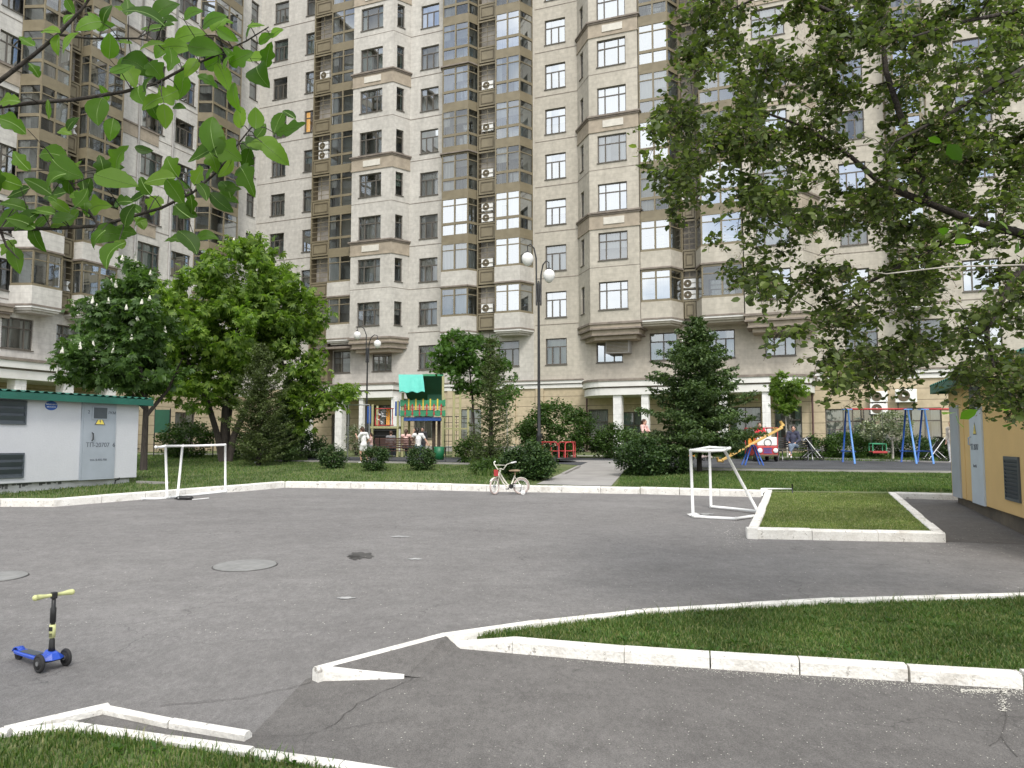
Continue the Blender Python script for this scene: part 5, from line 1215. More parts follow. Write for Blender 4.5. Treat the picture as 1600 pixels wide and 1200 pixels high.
# heading: front wheel turned; frame axis from rear to front
rear_p = G(814, 772.5); wb = .70; ang_b = R(180 - 40)
t = thing('child_bicycle', 'small cream child bicycle with training wheels standing at the far kerb', 'bicycle', (rear_p.x, rear_p.y, rear_p.z), R(188)) 
# own x forward; own z up.  picture: front is to the left and a little nearer
def wheel(parent, c, r, ry=0.0, nm='wheel'):
    m = Matrix.Rotation(ry, 3, 'Z') @ Matrix.Rotation(R(90), 3, 'X')
    b = MB(); b.torus(c, r - .02, .021, m, 32, 8); w_ = b.build(nm, m_pink, parent, True)
    b = MB(); b.torus(c, r - .045, .008, m, 28, 6); b.build('rim', m_white, w_, True)
    b = MB()
    for i in range(14):
        a = i * math.pi / 7; e = m @ Vector((math.cos(a) * (r - .045), math.sin(a) * (r - .045), 0)); b.tube([Vector(c), Vector(c) + e], .0025, 4)
    b.lathe([(.025, -.03), (.025, .03)], c, 12, 0, m); b.build('spokes', m_steel, w_); return w_
rwh = .19
wheel(t, (0, 0, rwh), rwh)
st_ = R(48)
wheel(t, (.62, 0, rwh), rwh, st_)
b = MB(); hd = Vector((.50, 0, .50)); bb = Vector((.24, 0, .19)); seat = Vector((.14, 0, .52))
b.tube([hd + Vector((0.01, 0, .04)), hd - Vector((-.03, 0, .06))], .022, 10)
b.tube([hd, Vector((.40, 0, .34)), Vector((.32, 0, .235)), bb], .019, 10); b.tube([hd - Vector((-.02, 0, .05)), Vector((.42, 0, .27)), Vector((.33, 0, .18)), bb], .016, 10)
b.tube([bb, seat - Vector((0, 0, .08))], .018, 10)
for sy in (-.045, .045): b.tube([bb, Vector((0, sy, rwh))], .010, 8); b.tube([seat - Vector((0, 0, .12)), Vector((0, sy, rwh))], .010, 8)
b.build('frame', m_cream, t, True)
b = MB(); fdir = Vector((math.cos(st_), math.sin(st_), 0)); side_ = Vector((-fdir.y, fdir.x, 0))
for s_ in (-1, 1): b.tube([hd - Vector((-.04, 0, .09)) + side_ * .04 * s_, Vector((.62, 0, rwh)) + side_ * .045 * s_], .011, 8)
b.tube([hd - Vector((-.04, 0, .09)) - side_ * .04, hd - Vector((-.04, 0, .09)) + side_ * .04], .014, 8); b.build('fork', m_cream, t, True)
b = MB(); c0_ = hd + Vector((-.02, 0, .10))
b.tube([hd, c0_], .014, 8); b.tube([c0_, c0_ + side_ * .08 + Vector((0, 0, -.02)), c0_ + side_ * .18 + Vector((0, 0, .10)), c0_ + side_ * .25 + Vector((-.05, 0, .14))], .011, 8); b.tube([c0_, c0_ - side_ * .08 + Vector((0, 0, -.02)), c0_ - side_ * .18 + Vector((0, 0, .10)), c0_ - side_ * .25 + Vector((-.05, 0, .14))], .011, 8)
b.tube([c0_ + side_ * .15 + Vector((0, 0, .08)), c0_ - side_ * .15 + Vector((0, 0, .08))], .008, 6)
hbar = b.build('handlebar', m_cream, t, True)
b = MB(); b.tube([c0_ + side_ * .24 + Vector((-.045, 0, .135)), c0_ + side_ * .30 + Vector((-.12, 0, .16))], .017, 8); b.tube([c0_ - side_ * .24 + Vector((-.045, 0, .135)), c0_ - side_ * .30 + Vector((-.12, 0, .16))], .017, 8); b.build('grip', m_white, hbar, True)
b = MB(); b.lathe([(.012, -.1), (.012, .0)], tuple(seat), 8); b.ell(seat + Vector((-.02, 0, .03)), (.11, .07, .028), 14, 8); b.ell(seat + Vector((.07, 0, .03)), (.08, .03, .022), 12, 6); b.build('saddle', m_tan, t, True)
def fender(c, r, a0, a1, wd, m, ry=0):
    b = MB(); n = 10; mm = Matrix.Rotation(ry, 3, 'Z')
    V = []
    for i in range(n + 1):
        a = a0 + (a1 - a0) * i / n
        for yy in (-wd, 0, wd): q = mm @ Vector((math.cos(a) * (r - (.008 if yy else 0)), yy, math.sin(a) * (r - (.008 if yy else 0)))) + Vector(c); V.append(q)
    F = []
    for i in range(n): F += [(3 * i, 3 * i + 1, 3 * i + 4, 3 * i + 3), (3 * i + 1, 3 * i + 2, 3 * i + 5, 3 * i + 4)]
    b.add(V, F); o = b.build('fender', m, t, True); s_ = o.modifiers.new('s', 'SOLIDIFY'); s_.thickness = .005
fender((0, 0, rwh), rwh + .02, R(60), R(205), .03, m_cream); fender((.62, 0, rwh), rwh + .02, R(35), R(150), .03, m_cream, st_)
for s_ in (-1, 1):
    b = MB(); b.torus((-.02, s_ * .17, .055), .042, .014, (R(90), 0, 0), 20, 6); b.lathe([(.04, -.01), (.04, .01)], (-.02, s_ * .17, .055), 16, 0, (R(90), 0, 0)); tw_ = b.build('training_wheel', m_white, t, True)
    b = MB(); b.tube([(0, s_ * .05, rwh), (-.01, s_ * .13, .12), (-.02, s_ * .14, .055)], .007, 6); b.build('bracket', m_steel, tw_)
b = MB(); b.lathe([(.055, -.008), (.055, .008)], (.24, .06, .19), 18, 0, (R(90), 0, 0)); b.tube([(.24, -.09, .19), (.30, -.09, .12)], .008, 6); b.tube([(.24, .09, .19), (.18, .09, .26)], .008, 6); b.b2(.26, .34, -.15, -.09, .11, .13); b.b2(.14, .22, .09, .15, .25, .27); b.tube([(.24, -.09, .19), (.24, .09, .19)], .01, 6); b.build('pedal_crank', m_black, t)
b = MB(); b.b2(.0, .24, .045, .06, .17, .235); bev(b.build('chain_guard', m_white, t), .006)
b = MB(); b.box((.585, .0, .50), (.03, .11, .15), (0, 0, st_)); bev(b.build('front_plate', m_red, t), .006)

# ------------------------------------------------------------------ scooter lying at the lawn corner
g = G(1190, 776); t = thing('fallen_scooter', 'white kick scooter lying on its side at the lawn corner', 'kick scooter', g, 0)
b = MB(); h_ = G(1238, 764, LH + .12) - g; d0 = Vector((.10, .12, .17)); b.tube([d0, h_], .017, 10); b.build('stem', m_white, t, True)
b = MB(); hh = h_; b.tube([hh + Vector((0, 0, .11)), hh - Vector((0, 0, .11))], .014, 8); b.build('handlebar', m_black, t, True)
b = MB(); b.box((-.10, -.04, .07), (.46, .12, .03), (R(55), R(4), R(-12))); bev(b.build('deck', m_white, t), .008)
b = MB(); b.box((.07, .03, .14), (.16, .10, .07), (R(50), 0, R(20))); bev(b.build('front_shell', m_white, t), .02)
for q, r_ in (((-.33, -.03, .06), .045), ((.06, -.10, .06), .06), ((.14, .16, .13), .06)):
    b = MB(); b.torus(q, r_ - .012, .013, (R(60), 0, R(-15)), 20, 6); w_ = b.build('wheel', m_rub, t, True); b = MB(); b.lathe([(r_ - .015, -.008), (r_ - .015, .008)], q, 14, 0, Euler((R(60), 0, R(-15))).to_matrix()); b.build('hub', m_white, w_, True)
# ------------------------------------------------------------------ vegetation
def unit(v): n = np.linalg.norm(v, axis=-1, keepdims=True); return v / np.maximum(n, 1e-9)
def leaf_cards(pos, size, style='oval', up=0.35, droop=0.0, r=rng, azim=None):
    """pos (n,3) -> vertices and faces of leaf shaped cards; each leaf its own island"""
    n = len(pos); size = np.broadcast_to(size, (n,)) * r.uniform(0.65, 1.25, n)
    d = r.normal(size=(n, 3)); d[:, 2] = d[:, 2] * 0.5 - droop; d = unit(d)
    nrm = r.normal(size=(n, 3)) * (1 - up); nrm[:, 2] += up * 2.0; nrm = unit(nrm - d * np.sum(nrm * d, 1, keepdims=True)); s = np.cross(d, nrm)
    if style == 'oval':
        prof = [(0, 0, 0), (.30, .30, .04), (.68, .26, .02), (1.0, 0, -.08), (.68, -.26, .02), (.30, -.30, .04)]
        V = np.stack([pos + d * (a * size)[:, None] + s * (b_ * size)[:, None] + nrm * (c * size)[:, None] for a, b_, c in prof], 1).reshape(-1, 3)
        o = np.arange(n)[:, None] * 6
        F = np.concatenate([o + np.array([0, 1, 2, 3]), o + np.array([0, 3, 4, 5])]); return V, F
    if style == 'card':
        prof = [(0, 0, 0), (.5, .28, .03), (1.0, 0, -.05), (.5, -.28, .03)]
        V = np.stack([pos + d * (a * size)[:, None] + s * (b_ * size)[:, None] + nrm * (c * size)[:, None] for a, b_, c in prof], 1).reshape(-1, 3)
        o = np.arange(n)[:, None] * 4; return V, o + np.array([0, 1, 2, 3])
    if style == 'palm':
        Vs = []; Fs = []; off = 0
        for k in range(6):
            a = -1.6 + 3.2 * k / 5 + 0.0; ln = size * (1 - .35 * abs(k - 2.5) / 2.5)
            dk = d * math.cos(a) + s * math.sin(a); dk = unit(dk - np.array([0, 0, .45])); sk = unit(np.cross(dk, nrm))
            V = np.stack([pos, pos + dk * (ln * .62)[:, None] + sk * (ln * .17)[:, None], pos + dk * ln[:, None] - np.array([0, 0, .12]) * ln[:, None], pos + dk * (ln * .62)[:, None] - sk * (ln * .17)[:, None]], 1)
            Vs.append(V)
        V = np.stack(Vs, 1).reshape(-1, 3); o = np.arange(n * 6)[:, None] * 4; return V, o + np.array([0, 1, 2, 3])
    if style == 'needle':
        prof = [(0, .03, 0), (1, .012, 0), (1, -.012, 0), (0, -.03, 0)]
        V = np.stack([pos + d * (a * size)[:, None] + s * (b_ * size)[:, None] for a, b_, c in prof], 1).reshape(-1, 3); o = np.arange(n)[:, None] * 4; return V, o + np.array([0, 1, 2, 3])
def skeleton(paths0, targets, r0=0.02, sag=0.08, seg=7, mb=None, wiggle=.06, rr=None):
    """grow one curved branch to every target from the nearest point of what is there; returns (builder, twig polylines)"""
    rr = rr or random.Random(4); mb = mb or MB(); nodes = []; rad = []
    for pts, rs in paths0:
        pts = [Vector(p) for p in pts]; mb.tube(pts, rs, 8)
        for i in range(len(pts) - 1):
            for f in (0, .25, .5, .75): nodes.append(tuple(pts[i].lerp(pts[i + 1], f))); rad.append(rs[i] * (1 - f) + rs[i + 1] * f)
        nodes.append(tuple(pts[-1])); rad.append(rs[-1])
    nodes = np.array(nodes); rad = np.array(rad); root = nodes[0]
    T = sorted([Vector(t) for t in targets], key=lambda t: min(np.linalg.norm(nodes - np.array(t), axis=1)))
    twigs = []
    for t in T:
        ta = np.array(t); dist = np.linalg.norm(nodes - ta, axis=1) + np.maximum(0, (nodes[:, 2] - ta[2])) * .35
        i = int(np.argmin(dist)); a = Vector(nodes[i]); Ln = (t - a).length
        if Ln < 1e-3: continue
        r_ = min(rad[i] * .75, r0 + .010 * Ln); n = max(3, min(7, int(Ln / .25) + 2)); pts = []; w1 = Vector([rr.gauss(0, 1) for _ in range(3)]) * wiggle * Ln
        for k in range(n + 1):
            f = k / n; p = a.lerp(t, f) + w1 * math.sin(math.pi * f) + Vector((0, 0, sag * Ln * math.sin(math.pi * f))); pts.append(p)
        rs = [r_ * (1 - .75 * k / n) for k in range(n + 1)]
        mb.tube(pts, rs, 5, cap=False); twigs.append(pts)
        nodes = np.vstack([nodes, np.array([tuple(p) for p in pts[1:]])]); rad = np.concatenate([rad, rs[1:]])
    return mb, twigs
def along(twigs, per, spread, f0=.3, r=rng):
    out = []
    for pts in twigs:
        P_ = np.array([tuple(p) for p in pts]); m = len(P_) - 1; u = r.uniform(f0, 1, per) ** .8 * m; i = np.minimum(u.astype(int), m - 1); f = (u - i)[:, None]
        out.append(P_[i] * (1 - f) + P_[i + 1] * f + r.normal(size=(per, 3)) * spread * np.array([1, 1, .75]))
    return np.concatenate(out)
lf_chest = leafmat('chestnut_leaf', [(0.06, 0.11, 0.018), (0.10, 0.18, 0.028), (0.155, 0.245, 0.04), (0.22, 0.31, 0.06)], trans=.42)
lf_chestd = leafmat('dark_chestnut_leaf', [(0.04, 0.08, 0.022), (0.06, 0.115, 0.03), (0.095, 0.165, 0.042)], trans=.35)
lf_spruce = leafmat('spruce_needles', [(0.042, 0.075, 0.027), (0.068, 0.115, 0.038), (0.11, 0.165, 0.052)], trans=.2)
lf_larch = leafmat('larch_needles', [(0.06, 0.08, 0.03), (0.085, 0.12, 0.04), (0.12, 0.16, 0.055)], trans=.25)
lf_maple = leafmat('maple_leaf', [(0.035, 0.085, 0.014), (0.06, 0.13, 0.022), (0.09, 0.17, 0.03)], trans=.35)
lf_shrub = leafmat('shrub_leaf', [(0.03, 0.065, 0.014), (0.05, 0.10, 0.02), (0.08, 0.145, 0.028)], trans=.3)
lf_box = leafmat('dark_shrub_leaf', [(0.018, 0.042, 0.014), (0.032, 0.068, 0.02), (0.05, 0.095, 0.026), (0.075, 0.13, 0.035)], trans=.2)
lf_var = leafmat('variegated_leaf', [(0.05, 0.09, 0.03), (0.20, 0.24, 0.14), (0.40, 0.42, 0.30)], trans=.2)
lf_apple = leafmat('cherry_leaf', [(0.045, 0.062, 0.022), (0.07, 0.10, 0.03), (0.105, 0.148, 0.042), (0.18, 0.23, 0.07)], trans=.42)
lf_near = leafmat('near_leaf', [(0.03, 0.075, 0.008), (0.055, 0.125, 0.012), (0.085, 0.18, 0.02), (0.16, 0.27, 0.04)], trans=.55, spec=.25)
m_blos = mat('blossom_white', (0.75, 0.74, 0.66), rough=.8, var=.1)
m_wilt = leafmat('wilted_blossom', [(0.14, 0.10, 0.06), (0.24, 0.18, 0.12), (0.40, 0.33, 0.24)], trans=.2)
def in_ell(n, ells, r=rng, shell=.55):
    """random points in a union of ellipsoids (c, rad) - more of them near the surface"""
    out = []; vols = np.array([e[1][0] * e[1][1] * e[1][2] for e in ells]); vols = vols / vols.sum()
    for (c, q), v in zip(ells, vols):
        m = max(1, int(round(n * v))); d = unit(r.normal(size=(m, 3))); k = (shell + (1 - shell) * r.uniform(0, 1, m) ** .7)[:, None]
        out.append(np.array(c) + d * k * np.array(q))
    return np.concatenate(out)
def broadleaf(name, label, base, trunks, ells, ntw, per, spread, size, lm, bark, style='palm', group=None, blossoms=0, cat='tree', sag=.08, f0=.25, up=.35, seed=1, leafname='crown', shell=.55):
    """base world; trunks and ells in base-relative metres"""
    r = np.random.default_rng(seed); t = thing(name, label, cat, base, 0, group)
    T = in_ell(ntw, ells, r, shell); T = T[T[:, 2] > .15]
    mb, tw = skeleton(trunks, [tuple(x) for x in T], rr=random.Random(seed), sag=sag)
    mb.build('trunk', bark, t, True)
    pos = along(tw, per, spread, f0, r); pos = pos[pos[:, 2] > .05]
    V, F = leaf_cards(pos, size, style, up, r=r); raw(leafname, V, F, lm, t)
    if blossoms:
        b = MB(); k = 0
        idx = r.permutation(len(tw))
        for i in idx:
            if k >= blossoms: break
            p = tw[i][-1]; cc = np.mean(T, axis=0)
            if p.y > cc[1] + .1: continue
            p = p + Vector((0, -.05, .08)); h_ = r.uniform(.15, .25)
            for j in range(9):
                z = h_ * j / 9; rr_ = .045 * (1 - j / 10)
                for q in range(3):
                    a = r.uniform(0, 6.28); b.ell(p + Vector((math.cos(a) * rr_ * .7, math.sin(a) * rr_ * .7, z)), rr_ * .55 + .008, 5, 3)
            k += 1
        o = b.build('blossom', m_blos, t); o['kind'] = 'stuff'
    return t
def at(px, py, lift=LH): return G(px, py, lift)
def m_at(D): return D / FPX
# bright horse chestnut (several stems)
base = at(352, 722); D = base.y; u = D / FPX
def rel(px, py, dd=0.0):
    """picture point at the base's depth + dd, relative to base"""
    return P(px, py, base.y + dd) - base
tr = [([(0, 0, -.1), rel(350, 690), rel(352, 640), rel(368, 560), rel(378, 470)], [.20, .17, .14, .10, .04]),
      ([(-.1, 0, -.1), rel(340, 680, -.2), rel(322, 620, -.4), rel(290, 560, -.6), rel(262, 510, -.7)], [.14, .12, .10, .07, .03]),
      ([(.1, 0, -.1), rel(366, 680, .2), rel(392, 620, .3), rel(430, 560, .4), rel(455, 500, .3)], [.15, .13, .10, .07, .03]),
      ([(.15, .1, -.1), rel(356, 670, .5), rel(366, 600, .8), rel(395, 520, 1.2)], [.10, .09, .07, .03]),
      ([rel(430, 560, .4), rel(470, 590, -.2), rel(520, 620, -.4)], [.06, .04, .02])]
def E(px, py, rx, ry, dd=0, rd=None): return (tuple(rel(px, py, dd)), (rx * u, (rd or rx * 1.0) * u, ry * u))
el = [E(385, 430, 70, 58), E(300, 470, 72, 55), E(440, 490, 66, 62), E(370, 520, 95, 60), E(258, 545, 55, 60, -.3), E(470, 560, 45, 55), E(300, 610, 70, 34, -.4), E(390, 385, 32, 28), E(530, 618, 40, 20, -.3), E(470, 640, 34, 34, -.3), E(225, 600, 26, 30)]
broadleaf('chestnut_tree', 'large bright green horse chestnut on several dark stems behind the left goal', base, tr, el, 430, 26, .20, .27, lf_chest, m_barkdk, 'palm', 'courtyard trees', blossoms=18, seed=3)
# darker chestnut with white candles
base = at(224, 735); D = base.y; u = D / FPX
tr = [([(0, 0, -.1), rel(226, 690), rel(228, 640), rel(218, 570), rel(205, 500), rel(205, 430)], [.12, .10, .09, .075, .05, .02]),
      ([rel(228, 640), rel(190, 600, -.3), rel(150, 560, -.5)], [.07, .05, .02]), ([rel(228, 650), rel(262, 610, .2), rel(285, 560)], [.07, .05, .02])]
el = [E(205, 440, 38, 36), E(165, 500, 50, 40), E(225, 510, 50, 50), E(150, 560, 58, 36, -.2), E(215, 580, 66, 36), E(120, 590, 28, 18), E(190, 470, 40, 40, .5)]
broadleaf('chestnut_tree', 'dark horse chestnut with white candle blossoms standing beside the white kiosk', base, tr, el, 300, 20, .15, .23, lf_chestd, m_barkdk, 'palm', 'courtyard trees', blossoms=60, seed=4)
# maple behind the play tower
base = at(741, 722); D = base.y; u = D / FPX
tr = [([(0, 0, -.1), rel(741, 680), rel(738, 620), rel(732, 560), rel(722, 525)], [.06, .05, .04, .025, .012])]
el = [E(715, 545, 34, 30), E(752, 555, 40, 34), E(790, 600, 22, 36), E(735, 590, 44, 30), E(690, 560, 22, 26)]
broadleaf('maple_tree', 'slender young maple with thin trunk right of the play tower', base, tr, el, 150, 26, .12, .15, lf_maple, m_barkdk, 'palm', 'courtyard trees', seed=5)
base = at(793, 726); D = base.y; u = D / FPX
tr = [([(0, 0, -.1), rel(793, 690), rel(792, 650), rel(790, 620)], [.035, .03, .022, .012])]
broadleaf('young_tree', 'thin pale stemmed sapling between the small larch and the round bush', base, tr, [E(792, 620, 24, 24), E(775, 640, 18, 18)], 40, 16, .09, .11, lf_maple, m_birch, 'oval', 'courtyard trees', seed=6)
base = at(1231, 716); D = base.y; u = D / FPX
tr = [([(0, 0, -.1), rel(1229, 680), rel(1227, 640), rel(1230, 610)], [.035, .03, .022, .012])]
broadleaf('young_tree', 'small bright green lollipop tree in front of the white column on the right', base, tr, [E(1230, 605, 27, 26), E(1222, 628, 20, 16), E(1250, 600, 16, 16)], 60, 24, .10, .17, lf_chest, m_birch, 'palm', 'courtyard trees', seed=7)
base = at(1395, 718); D = base.y; u = D / FPX
tr = [([(0, 0, -.1), rel(1395, 700), rel(1392, 670), rel(1386, 655)], [.05, .045, .03, .015])]
broadleaf('ornamental_tree', 'low tree with white edged leaves and whitewashed stem behind the swing seat', base, tr, [E(1385, 668, 44, 24), E(1360, 675, 20, 14), E(1405, 660, 24, 18)], 90, 26, .10, .10, lf_var, m_birch, 'oval', 'courtyard trees', seed=8)
# deep green tree behind the spruces at left and shrubs under it
base = at(470, 716); D = base.y; u = D / FPX
tr = [([(0, 0, -.1), rel(470, 680), rel(474, 640), rel(490, 590)], [.09, .08, .06, .03])]
broadleaf('young_tree', 'dark leafy tree right of the tall chestnut, in front of the porch columns', base, tr, [E(480, 630, 34, 34), E(450, 670, 34, 30), E(515, 625, 26, 14)], 110, 26, .14, .17, lf_maple, m_barkdk, 'oval', 'courtyard trees', seed=9)

# ---- conifers
def conifer(name, label, base, H, rad, lm, dens=1.0, seed=1, z0=.06, needle=.07, droop=.25, thin=1.0, bark=m_barkdk, power=.8, per=46):
    r = random.Random(seed); rn = np.random.default_rng(seed); t = thing(name, label, 'tree', base, 0, 'conifers in the courtyard')
    mb = MB(); lean = Vector((r.uniform(-.02, .02), r.uniform(-.02, .02), 1)); mb.tube([(0, 0, -.1), lean * H * .5, lean * H], [.012 * H + .03, .008 * H + .015, .006], 8)
    pos = []; z = H * z0
    while z < H * .985:
        f = (z - H * z0) / (H * (1 - z0)); Lb = rad * (1 - f) ** power * r.uniform(.78, 1.1) + .05; nb = max(3, int(6 * dens * r.uniform(.8, 1.2)))
        a0 = r.uniform(0, 6.28)
        for k in range(nb):
            a = a0 + 6.283 * k / nb + r.uniform(-.35, .35); L_ = Lb * r.uniform(.45, 1.22); el_ = .35 - droop * 1.2 * (1 - f); pts = []
            for j in range(5):
                q = j / 4; pts.append(Vector((math.cos(a) * L_ * q, math.sin(a) * L_ * q, z + math.sin(el_) * L_ * q - droop * L_ * .35 * q * q + .10 * L_ * q ** 3)) + lean * 0)
            mb.tube(pts, [.012 + .008 * (1 - f), .010, .008, .006, .003], 4, cap=False)
            P_ = np.array([tuple(p) for p in pts]); n = int(per * L_ * thin * 1.7) + 6
            uu = rn.uniform(.12, 1, n) * 4; i = np.minimum(uu.astype(int), 3); ff = (uu - i)[:, None]; c = P_[i] * (1 - ff) + P_[i + 1] * ff
            side = np.array([-math.sin(a), math.cos(a), 0]); w_ = (1 - uu / 4 * .55) * L_ * .30
            c = c + side * (rn.normal(size=n) * w_ * .55)[:, None] - np.array([0, 0, 1]) * (np.abs(rn.normal(size=n)) * .05)[:, None]
            pos.append(c)
        z += H * .035 / dens * r.uniform(.8, 1.25) + .03
    mb.build('trunk', bark, t, True); pos = np.concatenate(pos)
    # each sprig: a small fan of narrow needle blades
    sets = []
    V1, F1 = leaf_cards(pos, needle * 1.35, 'card', .5, .35, rn)
    o_ = raw('needles', V1, F1, lm, t); return t
base = at(1093, 738); H = P(1088, 492, base.y).z - base.z
conifer('spruce_tree', 'bushy dark spruce in front of the entrance canopy, left of the toy car', base, H, 106 * base.y / FPX, lf_spruce, 1.25, 11, .13, .085, .22, 1.5, power=.70, per=85)
base = at(404, 728); H = P(400, 535, base.y).z - base.z
conifer('larch_tree', 'brownish green airy conifer in front of the tall chestnut', base, H, 58 * base.y / FPX, lf_larch, 1.2, 12, .04, .055, .05, 1.5, power=.55, per=90)
base = at(447, 722); H = P(446, 590, base.y).z - base.z
conifer('spruce_tree', 'small dark spruce between the airy conifer and the round shrubs', base, H, 40 * base.y / FPX, lf_spruce, 1.2, 13, .05, .06, .15, 1.4, power=.6, per=80)
base = at(768, 732); H = P(766, 520, base.y).z - base.z
conifer('larch_tree', 'airy brownish conifer right of the play tower and left of the bicycle', base, H, 42 * base.y / FPX, lf_larch, 1.0, 14, .04, .055, .05, 1.0, power=.5, per=85)

# ---- shrubs
def shrub(label, px, py, rx, ry, lm, seed, size=.06, ntw=90, per=34, cat='shrub', name='shrub', style='oval', group='shrubs round the play area', dd=None):
    base = at(px, py); u = base.y / FPX; r = np.random.default_rng(seed); t = thing(name, label, cat, base, 0, group)
    W_, H_ = rx * u, ry * u
    T = in_ell(ntw, [((0, 0, H_ * .48), (W_ * .92, W_ * .85, H_ * .50))], r, .72); T += r.normal(size=T.shape) * .04 * W_; T[:, 2] = np.maximum(T[:, 2], .06)
    rr = random.Random(seed); st = []
    for k in range(6):
        a = k * 1.05; st.append(([(math.cos(a) * .03, math.sin(a) * .03, -.05), (math.cos(a) * W_ * .3, math.sin(a) * W_ * .3, H_ * .35), (math.cos(a) * W_ * .4, math.sin(a) * W_ * .4, H_ * .6)], [.018, .012, .006]))
    mb, tw = skeleton(st, [tuple(x) for x in T], rr=rr, sag=.05); mb.build('stem', m_barkdk, t, True)
    pos = along(tw, per, size * 1.1, .45, r); pos = pos[pos[:, 2] > .02]; V, F = leaf_cards(pos, size, style, .45, r=r); raw('foliage', V, F, lm, t); return t
gr = 'dark clipped shrubs in front of the bench'
shrub('leftmost dark round shrub, left of the girl in white', 520, 732, 22, 36, lf_box, 21, .06, 90, 40, group=gr)
shrub('dark round shrub in front of the left end of the bench', 586, 736, 22, 38, lf_box, 22, .06, 90, 40, group=gr)
shrub('dark round shrub in front of the right end of the bench', 658, 735, 23, 38, lf_box, 23, .06, 90, 40, group=gr)
shrub('dense dark green shrub right behind the cream bicycle', 826, 750, 44, 58, lf_box, 24, .075, 190, 50)
shrub('large dark green shrub on the right of the path', 1004, 744, 44, 58, lf_box, 25, .075, 190, 50)
shrub('low dark shrub under the right side of the spruce', 1052, 742, 28, 40, lf_box, 26, .07, 90, 40)
shrub('tall leafy bush behind the lamp post and the merry-go-round', 868, 716, 64, 88, lf_shrub, 27, .11, 260, 46)
shrub('bush between the merry-go-round and the woman in pink', 962, 716, 42, 52, lf_shrub, 28, .10, 140, 40)
shrub('light green bush behind the woman on the green bench', 1282, 716, 32, 34, lf_shrub, 29, .09, 80, 36)
shrub('green bush left of the swing, under the wall windows', 1322, 716, 36, 40, lf_shrub, 30, .09, 110, 36)
shrub('dark bush directly behind the swing seat', 1362, 715, 30, 34, lf_box, 31, .09, 90, 36)
shrub('dark bush behind the right swing legs', 1425, 716, 36, 34, lf_box, 32, .09, 90, 36)
shrub('dark bush at the far right beside the yellow kiosk', 1470, 716, 28, 32, lf_box, 33, .09, 80, 36)
shrub('green bush behind the left goal, below the chestnut', 292, 716, 44, 60, lf_shrub, 34, .11, 130, 34)
shrub('dark undergrowth bush right of the chestnut stems', 400, 718, 50, 44, lf_box, 35, .10, 130, 34)
shrub('dark bush behind the leftmost round shrub', 478, 716, 34, 40, lf_box, 36, .10, 90, 34)
shrub('small green bush right of the bin and the play tower', 735, 724, 26, 44, lf_shrub, 37, .09, 70, 34)
shrub('loose bush in front of the spruce, left of its trunk', 1150, 716, 34, 46, lf_box, 38, .09, 90, 36)
shrub('pale blossoming bush behind the girl in white', 557, 712, 17, 52, lf_var, 39, .08, 60, 22)
shrub('green shrub just behind the cream bicycle handlebar', 762, 742, 24, 26, lf_shrub, 40, .07, 60, 30)
# white stone on the lawn
g = at(403, 724); b = MB(); b.ell((0, 0, .06), (.13, .11, .10), 14, 9); b.ell((.04, 0, .10), (.07, .06, .07), 10, 7); o = b.build('stone', m_plin, None, True, g); tag(o, 'round pale stone on the lawn below the airy conifer', 'stone')

# ------------------------------------------------------------------ big cherry reaching in from the right
tb = G(1760, 1005, .07); base = Vector((5.35, 6.3, gz(0, 6.3) + .07))
t = thing('cherry_tree', 'big tree with small leaves and wilted blossom hanging in from the right', 'tree', base, 0, None)
def Q(px, py, D): return P(px, py, D) - base
limbs = [([(0, 0, -.1), (0, 0, 1.2), Q(1765, 430, 6.2), Q(1700, 385, 6.1)], [.16, .14, .12, .10]),
         ([Q(1700, 385, 6.1), Q(1600, 366, 6.0), Q(1520, 345, 5.9), Q(1452, 318, 5.9), Q(1432, 250, 5.9), Q(1405, 175, 5.9), Q(1384, 110, 6.0), Q(1376, 20, 6.0), Q(1372, -90, 6.1)], [.07, .036, .030, .027, .025, .024, .021, .017, .010]),
         ([Q(1700, 385, 6.1), Q(1730, 250, 6.2), Q(1700, 100, 6.3), Q(1640, -60, 6.4)], [.10, .08, .06, .03]),
         ([Q(1730, 300, 6.2), Q(1610, 100, 5.8), Q(1480, 180, 5.5), Q(1400, 220, 5.3)], [.05, .025, .015, .008]),
         ([Q(1700, 150, 6.2), Q(1600, 15, 5.7), Q(1500, 35, 5.5), Q(1400, 65, 5.3)], [.045, .02, .012, .006]),
         ([Q(1452, 318, 5.9), Q(1380, 290, 5.8), Q(1330, 245, 5.7), Q(1262, 200, 5.6), Q(1180, 170, 5.5)], [.03, .022, .016, .012, .006]),
         ([Q(1376, 60, 6.0), Q(1300, 20, 6.1), Q(1220, -20, 6.2), Q(1130, 20, 6.2)], [.022, .018, .012, .006]),
         ([Q(1520, 345, 5.9), Q(1440, 400, 6.2), Q(1360, 440, 6.4), Q(1300, 500, 6.4)], [.03, .022, .014, .007]),
         ([Q(1640, 372, 6.0), Q(1580, 440, 5.7), Q(1540, 520, 5.5), Q(1560, 600, 5.4)], [.04, .025, .014, .007])]
poly = [(1105, -120), (1080, 20), (1045, 70), (1050, 120), (1000, 190), (1010, 250), (975, 262), (1030, 300), (1045, 340), (1065, 385), (1110, 400), (1140, 430), (1190, 480), (1190, 540), (1225, 510), (1275, 545), (1300, 600), (1310, 655), (1345, 640), (1390, 650), (1440, 625), (1480, 655), (1530, 610), (1600, 655), (1760, 640), (1800, -120)]
holes_ = [(1340, 105, 22), (1385, 120, 18), (1350, 155, 24), (1400, 245, 14), (1350, 225, 26), (1525, 185, 20), (1205, 420, 18), (1180, 290, 12), (1275, 300, 14), (1430, 380, 12), (1240, 460, 22), (1505, 360, 10), (1130, 120, 10), (1215, 95, 12)]
T = []; r_ = random.Random(8)
